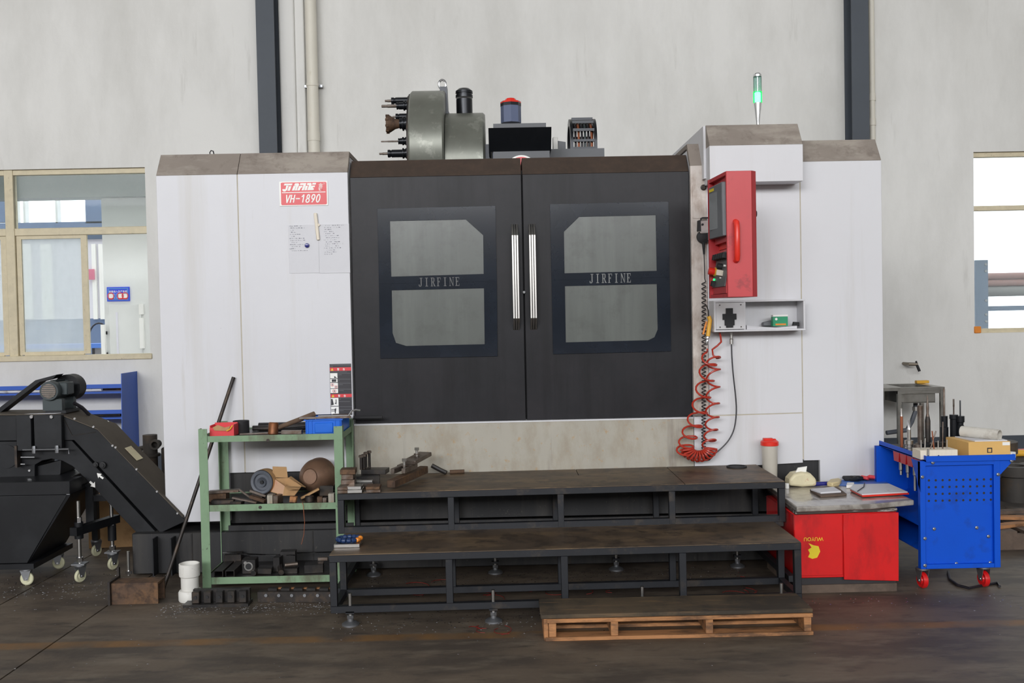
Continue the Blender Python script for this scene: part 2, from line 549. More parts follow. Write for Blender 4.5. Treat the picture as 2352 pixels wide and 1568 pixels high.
def hexbolt(p, axis, r, h, name, m, parent, label=None):
    return MB().lathe([(r, 0), (r, h * .8), (r * .85, h)], p, axis, 6).build(name, m, parent, label)

# =================================================================== THE SETTING
fl = box(HALL_X0, HALL_X1, HALL_Y0, 4.25, -.12, -.04).build('floor', 'base_dark', kind='structure')
j1 = lambda y: -2.25 + .03 * (y + 1.26)
j2 = lambda y: -2.86 + .03 * (y + .5)
ya, yb, g = HALL_Y0, 4.25, .005
for pts in ([(HALL_X0, ya), (j2(ya) - g, ya), (j2(yb) - g, yb), (HALL_X0, yb)],
            [(j2(ya) + g, ya), (j1(ya) - g, ya), (j1(yb) - g, yb), (j2(yb) + g, yb)],
            [(j1(ya) + g, ya), (HALL_X1, ya), (HALL_X1, yb), (j1(yb) + g, yb)]):
    MB().prism(pts, -.04, 0, 'z').build('floor_slab', 'concrete', fl)

W1 = (-7.2, -3.606, 1.246, 3.16)
W2 = (4.898, 8.2, 1.293, 3.158)
wb = MB()
for (x0, x1, z0, z1) in ((HALL_X0, W1[0], 0, HALL_H), (W1[0], W1[1], 0, W1[2]), (W1[0], W1[1], W1[3], HALL_H), (W1[1], W2[0], 0, HALL_H),
                         (W2[0], W2[1], 0, W2[2]), (W2[0], W2[1], W2[3], HALL_H), (W2[1], HALL_X1, 0, HALL_H)):
    wb.box(x0, x1, 4.0, 4.24, z0, z1)
wb.build('wall_back', 'plaster', kind='structure', flat=True)
box(HALL_X0, HALL_X1, 3.985, 4.0, 0, .225).build('baseboard_back', 'skirting_paint', kind='structure')
box(HALL_X0 - .2, HALL_X0, HALL_Y0, 4.24, 0, HALL_H).build('wall_left', 'plaster', kind='structure')
box(HALL_X1, HALL_X1 + .2, HALL_Y0, 4.24, 0, HALL_H).build('wall_right', 'plaster', kind='structure')
box(HALL_X0, HALL_X1, HALL_Y0, 4.24, HALL_H, HALL_H + .2).build('ceiling', 'ceiling_paint', kind='structure')
wf = MB()
wf.box(HALL_X0, HALL_X1, HALL_Y0 - .2, HALL_Y0, 0, WIN_Z0).box(HALL_X0, HALL_X1, HALL_Y0 - .2, HALL_Y0, WIN_Z1, HALL_H)
xs_ = [HALL_X0] + [v for w in WIN_X for v in w] + [HALL_X1]
for i in range(0, len(xs_), 2):
    wf.box(xs_[i], xs_[i + 1], HALL_Y0 - .2, HALL_Y0, WIN_Z0, WIN_Z1)
wf.build('wall_front', 'plaster', kind='structure', flat=True)
box(HALL_X0, HALL_X1, HALL_Y0, HALL_Y0 + .02, 0, 3.6).build('unseen_dark_band', 'dark_band_grey', kind='structure')  # added band on the unseen wall, dark so the doors reflect less light


# steel columns (H sections) on the back wall
def column(xa, xb, label):
    c = thing('steel_column', label, 'column', ((xa + xb) / 2, 3.9, 0), kind='structure')
    box(xa, xb, 3.78, 3.795, 0, 12.9).build('flange', 'column_paint', c)
    box(xa, xb, 3.985, 3.999, 0, 12.9).build('flange', 'column_paint', c)
    xm = (xa + xb) / 2
    box(xm - .006, xm + .006, 3.795, 3.985, 0, 12.9).build('web', 'column_paint', c)


ca, cb = at(586.5, 10, 3.78).x, at(628, 10, 3.78).x
column(ca, cb, 'dark grey steel column behind the left machine cabinet')
da, db = at(1955, 10, 3.78).x, at(1994.5, 10, 3.78).x
column(da, db, 'dark grey steel column behind the right machine cabinet')
# plastered pilaster, pipe chases and drain pipe beside the left column
MB().box(at(640, 100, 3.93).x, at(676, 100, 3.93).x, 3.93, 3.999, 0, 12.9).build('trim_1', 'plaster', kind='structure', bevel=.02, seg=3)
MB().box(at(677, 100, 3.96).x, at(699, 100, 3.96).x, 3.955, 3.999, 0, 12.9).build('trim_2', 'plaster', kind='structure', bevel=.015, seg=3)
pc = at(716.5, 150, 3.89)
dp = thing('drain_pipe', 'cream plastic drain pipe running up the wall right of the left steel column', 'pipe', (pc.x, 3.89, 0))
MB().cyl((pc.x, 3.89, 0), (pc.x, 3.89, 12.9), .058, n=20).build('pipe', 'pipe_plastic', dp)
for yy, hh in ((195, .03), (314, .09)):
    q = at(718, yy, 3.89)
    MB().cyl((pc.x, 3.89, q.z - hh / 2), (pc.x, 3.89, q.z + hh / 2), .063, n=20).build('coupling', 'pipe_plastic', dp)
    if hh < .05:
        MB().box(pc.x - .09, pc.x + .09, 3.94, 3.99, q.z - .012, q.z + .012).build('clamp', 'castor_steel', dp)
q0 = at(2003, 100, 3.95)
cp = thing('conduit', 'thin cream conduit beside the right steel column', 'pipe', (q0.x, 3.95, 0))
MB().cyl((q0.x, 3.96, 0), (q0.x, 3.96, 12.9), .028, n=14).build('pipe', 'pipe_plastic', cp)
for yy in (223, 280):
    q = at(2005, yy, 3.95)
    MB().cyl((q0.x, 3.96, q.z - .035), (q0.x, 3.96, q.z + .035), .034, n=14).build('coupling', 'pipe_plastic', cp)

# ------------------------------------------------------------------ left window
w1 = thing('window_1', None, None, (-4.6, 4.05, 1.246), kind='structure')
fr = 'cream_metal'
box(W1[0], W1[1], 4.03, 4.10, W1[3] - .055, W1[3]).build('top_rail', fr, w1, bevel=.004)
box(W1[0], W1[1] + .02, 3.985, 4.10, W1[2] - .045, W1[2] + .012).build('sill_rail', fr, w1, bevel=.006)
zt = at(200, 531, 4.05).z
box(W1[0], W1[1], 4.03, 4.10, zt - .035, zt + .04).build('transom', fr, w1, bevel=.004)
xm = at(26, 600, 4.03).x
box(xm - .045, xm + .045, 4.02, 4.11, W1[2], W1[3]).build('mullion', fr, w1, bevel=.004)
box(xm - 1.8, xm - 1.72, 4.02, 4.11, W1[2], W1[3]).build('mullion', fr, w1, bevel=.004)
sx1 = at(203, 650, 4.06).x
for (xa, xb) in ((xm + .05, sx1), (xm - .75, xm - .05)):
    sh = box(xa, xa + .05, 4.045, 4.075, W1[2] + .02, zt - .035).build('sash_stile', fr, w1)
    box(xb - .06, xb, 4.045, 4.075, W1[2] + .02, zt - .035).build('sash_stile', fr, w1)
    box(xa + .05, xb - .06, 4.045, 4.075, W1[2] + .013, W1[2] + .05).build('sash_rail', fr, w1)
    box(xa + .05, xb - .06, 4.045, 4.075, zt - .07, zt - .035).build('sash_rail', fr, w1)
    box(xa + .05, xb - .06, 4.057, 4.063, W1[2] + .05, zt - .07).build('pane', 'hazed_pane', w1)
box(xm + .045, W1[1], 4.057, 4.063, zt + .04, W1[3] - .055).build('pane', 'clear_pane', w1)
box(xm - 1.72, xm - .045, 4.057, 4.063, zt + .04, W1[3] - .055).build('pane', 'clear_pane', w1)

# what lies beyond the left window: yard with partition, door, sign, far workshop
YP = 7.0
xl = at(238, 650, YP).x
pt = box(xl, xl + 4, YP, YP + .12, 0, at(280, 452, YP).z).build('partition_wall', 'facade_grey', kind='structure', label='pale grey partition wall beyond the left window')
zb0, zb1 = at(200, 456, YP).z, at(200, 432, YP).z
box(-16, xl + 4, YP - .15, YP + .15, zb0, zb1).build('eave_beam', 'eave_shaded_grey', kind='structure', label='pale grey beam above the partition beyond the left window')
box(-16, xl + 4, YP + .1, YP + .3, zb1, zb1 + 3).build('upper_wall', 'eave_shaded_grey', kind='structure', label='pale grey upper wall beyond the left window')
d0, d1_ = at(252, 700, YP), at(325, 697, YP)
dr = thing('door_1', None, None, (d0.x, YP, 0), kind='structure')
box(d0.x, d1_.x, YP - .03, YP - .002, 0, d0.z).build('door_leaf', 'facade_grey', dr, bevel=.004)
box(d0.x + .09, d0.x + .115, YP - .04, YP - .03, 0, d0.z - .1).build('door_groove', 'facade_white', dr)
for za, zz in ((698, 722), (730, 800)):
    box(d1_.x - .02, d1_.x + .03, YP - .05, YP - .002, at(325, zz, YP).z, at(325, za, YP).z).build('hinge_strip', 'white_print', dr)
hz = at(248, 745, YP).z
box(d0.x - .09, d0.x - .04, YP - .1, YP - .05, hz - .42, hz).build('pull_handle', 'white_print', dr)
for k in (.05, .33):
    box(d0.x - .07, d0.x - .04, YP - .06, YP - .002, hz - .08 - k, hz - .04 - k).build('handle_bracket', 'rubber', dr)
s0, s1 = at(247.5, 692, YP), at(298, 658.5, YP)
sg = thing('safety_sign', 'blue safety sign with white characters and four pictograms seen through the left window', 'sign', (s0.x, YP, s0.z))
box(s0.x, s1.x, YP - .02, YP - .002, s0.z, s1.z).build('board', 'blue_print', sg)
sw, sh_ = s1.x - s0.x, s1.z - s0.z
MB().frame([(s0.x + .01, s0.z + .01), (s1.x - .01, s0.z + .01), (s1.x - .01, s1.z - .01), (s0.x + .01, s1.z - .01)],
           [(s0.x + .03, s0.z + .03), (s1.x - .03, s0.z + .03), (s1.x - .03, s1.z - .03), (s0.x + .03, s1.z - .03)], YP - .024, YP - .02).build('border', 'folder_blue', sg)
lettering('初做进入生产车间', 'lettering', 'white_print', sg, (s0.x + .1 * sw, YP - .026, s0.z + .6 * sh_), .8 * sw, .16 * sh_, bold=.01)
for k in range(4):
    xa = s0.x + sw * (.085 + .21 * k)
    b_ = box(xa, xa + .195 * sw, YP - .026, YP - .02, s0.z + .22 * sh_, s0.z + .53 * sh_).build('pictogram', 'white_print', sg)
    box(xa, xa + .195 * sw, YP - .027, YP - .02, s0.z + .12 * sh_, s0.z + .22 * sh_).build('caption', 'folder_blue' if k == 1 else 'red_print', sg)
    c = (xa + .097 * sw, YP - .027, s0.z + .375 * sh_)
    if k == 1:
        MB().lathe([(.03, 0), (.03, .002)], c, (0, -1, 0), 16).build('mark', 'folder_blue', sg)
    else:
        MB().tube([Vector(c) + Vector((math.cos(a) * .04, 0, math.sin(a) * .04)) for a in [i * PI / 8 for i in range(16)]], .006, 5, True).build('mark', 'red_print', sg)
# far facade
YF = 13.0
def fx(a, b, ya_, yb_, y0=YF, th=.15):
    A, B = at(a, (ya_ + yb_) / 2, y0), at(b, (ya_ + yb_) / 2, y0)
    return box(A.x, B.x, y0, y0 + th, at((a + b) / 2, yb_, y0).z, at((a + b) / 2, ya_, y0).z)
ff = thing('workshop_facade', 'white and blue workshop front far beyond the left window', 'building', (at(150, 700, YF).x, YF, 0))
fx(-220, 275, 552, 735).build('wall', 'facade_white', ff)
fx(-220, 275, 735, 990).build('plinth', 'facade_blue', ff)
fx(-220, 275, 538, 552, YF - .06).build('fascia', 'outdoor_blue', ff)
fx(-220, 275, 512, 538).build('wall', 'facade_blue', ff)
fx(-220, 275, 300, 454).build('wall', 'facade_grey', ff)
for px_ in (36, 56, 130, 196):
    fx(px_ - 3 if px_ != 196 else 196, px_ + 2 if px_ != 196 else 275, 454, 512).build('mullion' if px_ != 196 else 'wall', 'facade_grey' if px_ != 196 else 'facade_blue', ff)
fx(-220, 33, 454, 512).build('wall', 'facade_blue', ff)
for px_ in (48, 95, 212, 228):
    fx(px_, px_ + (24 if px_ < 200 else 9), 560, 733, YF - .05).build('pilaster', 'white_print', ff)
fx(200, 216, 618, 642, YF - .09, .03).build('notice', 'pink_paint', ff)
# bench and hose in the yard
q0, q1 = at(207, 797, 7.6), at(241, 790, 7.6)
bn = thing('yard_bench', 'pale blue bench with dark frame in the yard behind the left window', 'bench', ((q0.x + q1.x) / 2, 7.6, 0))
box(q0.x - 1.2, q1.x + .05, 7.45, 7.8, q0.z - .01, q0.z + .05).build('top', 'folder_blue', bn)
for dx in (-1.1, -.1):
    box(q1.x + dx - .04, q1.x + dx, 7.5, 7.75, -.0, q0.z - .01).build('leg', 'cable_black', bn)
hc = at(228, 775, 7.6)
hp = [hc + Vector((math.cos(a) * .14, 0, math.sin(a) * .2)) for a in [i * PI / 10 for i in range(11)]]
hp = [Vector((hp[0].x, 7.6, q0.z + .062))] + hp + [Vector((hp[-1].x, 7.6, q0.z + .062))]
MB().tube(hp, .012, 6).build('hose_loop', 'cable_black', label='black hose standing in an arch on the yard bench', cat='hose')
gy = MB().box(-16, 14, 4.25, 20, -.1, -.001).build('ground_outside', 'asphalt', kind='structure', label='pale ground outside the windows')

# ------------------------------------------------------------------ right window
w2 = thing('window_2', None, None, (5.5, 4.05, 1.29), kind='structure')
box(W2[0], W2[1], 4.03, 4.10, W2[3] - .05, W2[3]).build('top_rail', 'cream_metal', w2, bevel=.004)
box(W2[0], W2[1], 4.03, 4.10, W2[2] - .002, W2[2] + .045).build('sill_rail', 'cream_metal', w2, bevel=.004)
zt2 = at(2290, 478, 4.05).z
box(W2[0], W2[1], 4.03, 4.10, zt2 - .025, zt2 + .025).build('transom', 'cream_metal', w2, bevel=.004)
box(W2[0] + .001, W2[1], 4.057, 4.063, zt2 + .025, W2[3] - .05).build('pane', 'clear_pane', w2)
box(W2[0] + .001, W2[1], 4.057, 4.063, W2[2] + .045, zt2 - .025).build('pane', 'clear_pane', w2)
ob = at(2246, 759, 3.99)
MB().box(ob.x - .035, ob.x + .035, 3.985, 4.028, W2[2] - .0, W2[2] + .07).build('sponge_block', 'orange_plastic', label='small orange block at the corner of the right window sill', cat='block', bevel=.006)
c0, c1 = at(2240.5, 700, 6.0), at(2270, 700, 6.0)
zc = at(2255, 597, 6.0).z
oc = thing('yard_column', 'blue grey bolted steel post outside the right window', 'post', ((c0.x + c1.x) / 2, 6.0, 0))
box(c0.x, c1.x, 6.0, 6.02, 0, zc).build('flange', 'outdoor_blue', oc)
box((c0.x + c1.x) / 2 - .01, (c0.x + c1.x) / 2 + .01, 6.02, 6.2, 0, zc).build('web', 'outdoor_blue', oc)
box(c0.x, c1.x, 6.2, 6.22, 0, zc).build('flange', 'outdoor_blue', oc)
for yy in (607, 622, 690, 722, 738):
    hexbolt((c1.x - .03, 6.0, at(2266, yy, 6).z), (0, -1, 0), .018, .015, 'bolt', 'castor_steel', oc)
for (ya_, yb_, m_, lab, yq) in ((626, 641, 'outdoor_rust', 'upper brown pipe outside the right window', 6.5), (641, 657, 'outdoor_rust', 'lower brown pipe outside the right window', 6.5), (657, 680, 'outdoor_grey', 'grey pipe below the brown pipes outside the right window', 6.5)):
    za, zb = at(2320, yb_, yq).z, at(2320, ya_, yq).z
    MB().cyl((c0.x - .5, yq, (za + zb) / 2), (c0.x + 6, yq, (za + zb) / 2), (zb - za) / 2, n=18).build('outdoor_pipe', m_, label=lab, cat='pipe', group='pipes outside the right window')
za, zb = at(2320, 713, 6.1).z, at(2320, 702, 6.1).z
box(c1.x, c1.x + 5, 6.08, 6.14, za, zb).build('outdoor_rail', 'outdoor_blue', label='blue grey steel rail joined to the post outside the right window', cat='rail')

# =================================================================== THE MACHINE
mc = thing('machining_center', 'white and black vertical machining centre with two sliding doors and red control console', 'machine', (.13, 1.0, 0))
D_ = 2.4
XL0, XL1, XS = -2.131, -.94, -1.627
prof = [(0, .622), (0, 2.489), (.06, 2.575), (.06, .622)]
def cab(x0, x1, z0, name='front_panel', m='white_panel'):
    """front sheet of a cabinet, folded back at the top under the roof cover"""
    return MB().prism([(0, z0), (0, 2.489), (.03, 2.5), (.03, z0)], x0, x1, 'x').build(name, m, mc, bevel=.002)
def roof(x0, x1, zt_=2.634, zf=2.489):
    return MB().prism([(0, zf + .0005), (.1, zt_), (D_, zt_), (D_, zt_ - .03), (.12, zt_ - .03), (.03, zf + .001)], x0, x1, 'x').build('roof_cover', 'grimy_roof', mc, bevel=.0015)
# left cabinet
box(XS - .004, XS + .004, .0012, .02, .625, 2.487).build('seam', 'seam_sealant', mc)
box(1.886, 1.898, .0012, .02, .63, 2.487).build('seam', 'seam_sealant', mc)
box(1.303, 1.886, .0012, .02, .914, .93).build('seam', 'seam_sealant', mc)
MB().prism([(XL0, 2.489), (XS - .0025, 2.489), (XS - .0025, .622), (-1.728, .622), (-1.728, .318), (-2.021, .318), (XL0, .463)], 0, .03, 'y').build('front_panel', 'white_panel', mc, bevel=.002)
MB().prism([(XS + .0025, 2.489), (XL1, 2.489), (XL1, .622), (XS + .0025, .622)], 0, .03, 'y').build('front_panel', 'white_panel', mc, bevel=.002)
roof(XL0, XS - .0015)
roof(XS + .0015, XL1)
MB().prism([(.031, .32), (.031, 2.5), (.1, 2.6), (D_, 2.6), (D_, .32)], XL0, XL0 + .02, 'x').build('side_panel', 'white_panel_clean', mc)
MB().prism([(.031, .62), (.031, 2.5), (.1, 2.6), (D_, 2.6), (D_, .62)], XL1 - .02, XL1 - .001, 'x').build('inner_side_panel', 'white_panel_clean', mc)
# the notch of the left cabinet panel over the black bed
box(-1.728, XL1, .028, .05, .30, .625).build('bed_cover', 'machine_black', mc)
# right cabinet
PX0, PX1 = 1.203, 1.30
cab(PX0, PX1, .918, 'post_panel', 'grimy_post')
roof(PX0, PX1 - .002, 2.642, 2.50 - .011)
SX = 1.892
MB().prism([(PX1 + .002, 2.489), (SX - .0025, 2.489), (SX - .0025, .926), (PX1 + .002, .921)], 0, .03, 'y').build('front_panel', 'white_panel_clean', mc, bevel=.002)
MB().prism([(PX0, .914), (SX - .0025, .922), (SX - .0025, .608), (PX0, .585)], 0, .03, 'y').build('lower_front_panel', 'white_panel_clean', mc, bevel=.002)
MB().prism([(SX + .0025, 2.502), (2.405, 2.502), (2.405, .22), (1.996, .22), (1.996, .622), (SX + .0025, .622)], 0, .03, 'y').build('front_panel', 'white_panel_clean', mc, bevel=.002)
roof(SX + .0005, 2.405, 2.65, 2.502)
MB().prism([(.031, .22), (.031, 2.5), (.1, 2.61), (D_, 2.61), (D_, .22)], 2.385, 2.404, 'x').build('side_panel', 'white_panel_clean', mc)
MB().prism([(.031, .62), (.031, 2.5), (.1, 2.6), (D_, 2.6), (D_, .62)], PX0 + .001, PX0 + .02, 'x').build('inner_side_panel', 'white_panel_clean', mc)
box(XL1 + .001, 1.996, .03, .05, .30, .625).build('bed_cover', 'machine_black', mc)
# overhanging control box on the right
ohb = MB().prism([(-.17, 2.361), (-.17, 2.583), (-.169, 2.5835), (1.2, 2.5835), (1.2, 2.361)], 1.29, 1.86, 'x').build('overhang_box', 'white_panel_clean', mc, bevel=.002)
MB().prism([(-.17, 2.584), (-.07, 2.726), (1.2, 2.726), (1.2, 2.584)], 1.29, 1.86, 'x').build('overhang_roof', 'grimy_roof', mc, bevel=.002)
box(1.276, 1.2905, -.06, 1.2, 2.40, 2.724).build('overhang_side', 'white_panel_clean', mc)
# rusty plate with bolt on the post
box(1.215, 1.302, -.004, 0, 2.16, 2.365).build('post_plate', 'grimy_post', mc, bevel=.001)
MB().lathe([(.018, 0), (.018, .008), (.012, .01), (.012, .006)], (1.283, -.004, 2.352), (0, -1, 0), 16).build('plate_bolt', 'dark_steel', mc)
# sill panel under the doors
box(XL1 + .003, PX0 - .003, 0, .03, .585, .906).build('sill_panel', 'sill_paint', mc, bevel=.002)
box(XL1 + .003, PX0 - .003, -.004, .1, .904, .912).build('door_track', 'white_panel_clean', mc)
# trough and bed under the machine
box(-2.32, 1.99, -.075, .9, .015, .268).build('chip_trough', 'machine_black', mc, bevel=.004)
box(-1.728, 1.99, -.05, -.03, .268, .30).build('trough_lip', 'machine_black', mc)
box(-2.1, 2.3, .2, 2.3, .1, .62).build('machine_bed', 'machine_black', mc)
for k, x in enumerate((-1.95, -1.2, -.4, .4, 1.2)):
    box(x - .004, x + .004, -.0785, -.075, .02, .262).build('trough_seam', 'oily_black', mc)
box(XL0 + .02, 2.38, D_ - .03, D_ - .001, .1, 2.3).build('back_panel', 'white_panel_clean', mc)


# ------------------------------------------------------------------ doors
def serif(txt, x0, z0, w, h, y, parent, m):
    G = {'I': [(.28, 0, .45, 1), (.13, 0, .6, .07), (.13, .93, .6, 1)],
         'J': [(.40, .1, .57, 1), (.25, .93, .72, 1), (.14, 0, .47, .1), (.06, .05, .2, .25)],
         'R': [(.12, 0, .28, 1), (0, .93, .3, 1), (0, 0, .4, .07), (.28, .93, .56, 1), (.5, .56, .66, .95), (.28, .48, .58, .55), [(.34, .5), (.5, .5), (.8, 0), (.6, 0)], (.6, 0, .86, .06)],
         'F': [(.12, 0, .28, 1), (0, .93, .7, 1), (.64, .74, .7, .95), (.28, .48, .5, .55), (.45, .38, .5, .65), (0, 0, .42, .07)],
         'N': [(.12, 0, .19, 1), (.69, 0, .76, 1), [(.05, 1), (.25, 1), (.76, 0), (.66, 0)], (.56, .93, .88, 1), (0, 0, .32, .07)],
         'E': [(.12, 0, .28, 1), (0, .93, .7, 1), (.64, .74, .7, .95), (.28, .48, .5, .55), (.45, .38, .5, .65), (0, 0, .72, .07), (.66, .05, .72, .27)]}
    step = w / len(txt)
    b = MB()
    for i, c in enumerate(txt):
        for j, g_ in enumerate(G[c]):
            pts = g_ if isinstance(g_, list) else [(g_[0], g_[1]), (g_[2], g_[1]), (g_[2], g_[3]), (g_[0], g_[3])]
            b.prism([(x0 + (i + p[0] * .92) * step, z0 + p[1] * h) for p in pts], y - .0012 - .00004 * j, y, 'y')
    b.build('lettering', m, parent, flat=True)


def handle(xc, parent):
    hb = MB()
    for k in (-1, 0, 1):
        x0, x1 = xc + k * .0145 - .0065, xc + k * .0145 + .0065
        e = .006 if k == 0 else 0
        hb.prism([(.028, 2.15), (-.045 - e, 2.075), (-.045 - e, 1.555), (.028, 1.482), (.028, 1.515), (-.02, 1.57), (-.02, 2.06), (.028, 2.115)], x0, x1, 'x')
    hb.build('handle', 'brushed_steel', parent, 'ribbed chrome pull handle', bevel=.002)


def door(x0, x1, mirror):
    pr_ = [(.03, .914), (.03, 2.459), (.12, 2.576), (.15, 2.576), (.15, .914)]
    dd = MB().prism([(.03, .914), (.03, 2.459), (.06, 2.459), (.06, .914)], x0, x1, 'x').build('door', 'door_paint', mc, 'dark grey sliding door with divided window', bevel=.002)
    MB().prism([(.03, 2.4595), (.12, 2.576), (.5, 2.576), (.5, 2.55), (.13, 2.55), (.06, 2.4595)], x0, x1, 'x').build('door_top', 'door_grime', dd, bevel=.0015)
    if not mirror:
        ou = [(-.763, 2.262), (-.2, 2.264), (-.021, 2.266), (-.022, 1.792), (-.763, 1.79)]
        iu = [(-.685, 2.182), (-.209, 2.183), (-.102, 2.083), (-.104, 1.840), (-.685, 1.834)]
        ol = [(-.763, 1.79), (-.022, 1.792), (-.027, 1.32), (-.5, 1.32), (-.765, 1.321), (-.765, 1.5)]
        il = [(-.684, 1.748), (-.104, 1.75), (-.107, 1.398), (-.60, 1.397), (-.665, 1.418), (-.685, 1.48)]
    else:
        ou = [(.321, 2.267), (.322, 2.269), (1.067, 2.271), (1.067, 1.796), (.322, 1.792)]
        iu = [(.406, 2.095), (.503, 2.186), (.985, 2.188), (.986, 1.838), (.405, 1.834)]
        ol = [(.322, 1.792), (1.067, 1.796), (1.069, 1.5), (1.069, 1.329), (.9, 1.328), (.323, 1.326)]
        il = [(.406, 1.753), (.985, 1.755), (.986, 1.468), (.965, 1.42), (.925, 1.402), (.405, 1.399)]
    bz = MB().frame(ou, iu, .022, .0295).frame(ol, il, .022, .0295).build('window_frame', 'bezel_gloss', dd, bevel=.0008)
    MB().prism(iu, .0255, .0295).build('pane', 'hazy_pane', dd)
    MB().prism(il, .0255, .0295).build('pane', 'hazy_pane', dd)
    if not mirror:
        serif('JIRFINE', -.515, 1.768, .27, .055, .022, dd, 'panel_grey')
        handle(.096, dd)
    else:
        serif('JIRFINE', .56, 1.768, .275, .058, .022, dd, 'etched')
        handle(.204, dd)
    return dd


door(-.93, .1435, False)
door(.1515, 1.199, True)
MB().lathe([(.008, 0), (.008, .02)], (.1475, .03, 1.72), (0, -1, 0), 10).build('latch_pin', 'chrome', mc)
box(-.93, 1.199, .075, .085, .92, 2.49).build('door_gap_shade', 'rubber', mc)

# ------------------------------------------------------------------ nameplate
def zp(X, Y_, ox, oy, sc, yy):
    p = at(ox + X / sc, oy + Y_ / sc, yy)
    return (p.x, p.z)
def rrect(x0, x1, z0, z1, r, n=5):
    out = []
    for cx, cz, a0 in ((x1 - r, z1 - r, 0), (x0 + r, z1 - r, PI / 2), (x0 + r, z0 + r, PI), (x1 - r, z0 + r, 1.5 * PI)):
        out += [(cx + r * math.cos(a0 + PI / 2 * k / n), cz + r * math.sin(a0 + PI / 2 * k / n)) for k in range(n + 1)]
    return out
npl = box(-1.366, -1.064, -.005, 0, 2.285, 2.437).build('nameplate', 'white_print', mc, 'red and white nameplate reading VH-1890', bevel=.001)
MB().prism(rrect(-1.356, -1.072, 2.291, 2.431, .008), -.006, -.005).build('red_field', 'red_print', npl)
MB().prism(rrect(-1.350, -1.078, 2.3655, 2.3705, .002, 2), -.0072, -.006).build('divider', 'white_print', npl)
lb = MB()
for pl in ([(370, 350), (395, 280), (705, 275), (685, 345)], [(470, 340), (560, 340), (495, 530), (420, 585), (350, 580), (315, 540), (315, 490), (410, 490), (430, 500)],
           [(570, 380), (665, 378), (600, 553), (510, 555)], [(770, 345), (800, 270), (930, 265), (965, 300), (945, 350), (850, 350)], [(745, 370), (840, 350), (780, 545), (680, 548)],
           [(840, 350), (945, 350), (900, 430), (880, 545), (790, 545), (830, 430)], [(985, 335), (1005, 265), (1150, 258), (1130, 335)], [(950, 370), (1095, 360), (1070, 430), (1030, 435), (985, 540), (890, 545)],
           [(1155, 260), (1245, 258), (1140, 540), (1050, 540)], [(1255, 330), (1280, 258), (1420, 252), (1445, 290), (1370, 530), (1270, 535), (1340, 340)], [(1215, 360), (1305, 358), (1250, 535), (1160, 537)],
           [(1455, 320), (1480, 250), (1620, 248), (1598, 320)], [(1430, 355), (1580, 350), (1555, 415), (1490, 415), (1500, 450), (1530, 470), (1515, 525), (1370, 530)]):
    lb.prism([zp(X, Y_, 630, 405, 16.8, -.006) for X, Y_ in pl], -.0072, -.006)
lb.build('lettering', 'white_print', npl, flat=True)
def stroke_text(txt, x0, z0, w, h, sh, r, y, parent, m):
    G = {'V': [[(0, 1), (.35, 0), (.75, 1)]], 'H': [[(0, 0), (0, 1)], [(.65, 0), (.65, 1)], [(0, .5), (.65, .5)]], '-': [[(0, .5), (.75, .5)]], '1': [[(.1, .72), (.45, 1), (.45, 0)]],
         '8': [[(.35 + .25 * math.sin(a), .74 + .26 * math.cos(a)) for a in [i * PI / 8 for i in range(17)]], [(.35 + .33 * math.sin(a), .24 + .25 * math.cos(a)) for a in [i * PI / 8 for i in range(17)]]],
         '9': [[(.36 + .3 * math.sin(a), .7 + .3 * math.cos(a)) for a in [i * PI / 8 for i in range(17)]], [(.66, .66), (.55, .35), (.25, 0)]],
         '0': [[(.36 + .32 * math.sin(a), .5 + .5 * math.cos(a)) for a in [i * PI / 10 for i in range(21)]]]}
    b, st = MB(), w / len(txt)
    for i, c in enumerate(txt):
        for s_ in G[c]:
            pts = [Vector((x0 + i * st + p[0] * st * .95 + p[1] * h * sh, y, z0 + p[1] * h)) for p in s_]
            for p, q in zip(pts[:-1], pts[1:]):
                d = (q - p).normalized() * r * .3
                n = Vector((-d.z, 0, d.x)).normalized() * r
                b.prism([((p - d + n).x, (p - d + n).z), ((q + d + n).x, (q + d + n).z), ((q + d - n).x, (q + d - n).z), ((p - d - n).x, (p - d - n).z)], y - .0008 - .00004 * (len(b.f) % 40), y)
    b.build('lettering', m, parent, flat=True)
stroke_text('VH-1890', -1.331, 2.306, .222, .047, .22, .0036, -.0062, npl, 'white_print')
lettering('金', 'lettering', 'white_print', npl, (-1.121, -.0066, 2.400), .027, .023, bold=.008)
lettering('锋', 'lettering', 'white_print', npl, (-1.122, -.0066, 2.376), .028, .022, bold=.008)
MB().tube([(-1.0875 + .005 * math.cos(a), -.0065, 2.4195 + .005 * math.sin(a)) for a in [i * PI / 8 for i in range(16)]], .0009, 4, True).build('mark', 'white_print', npl)

# ------------------------------------------------------------------ warning label
wl = box(-1.081, -.947, -.003, 0, .972, 1.294).build('warning_label', 'black_print', mc, 'black and red warning label with pictograms')
def wr(x0, x1, y0, y1, name, m, d=.0012):
    a = zp(x0, y1, 745, 825, 11.2, -.003); b = zp(x1, y0, 745, 825, 11.2, -.003)
    return box(a[0], b[0], -.003 - d, -.003, a[1], b[1]).build(name, m, wl)
wr(145, 688, 200, 300, 'red_bar', 'red_print'); wr(162, 705, 885, 980, 'red_bar', 'red_print')
for (x0, x1, y0, y1) in ((150, 335, 352, 490), (153, 338, 503, 592), (157, 348, 605, 748), (160, 352, 758, 868), (168, 362, 988, 1198), (175, 370, 1210, 1412)):
    wr(x0, x1, y0, y1, 'pictogram', 'white_print')
def wp(pts, name, m, d=.002):
    MB().prism([zp(X, Y_, 745, 825, 11.2, -.004) for X, Y_ in pts], -.003 - d, -.003).build(name, m, wl)
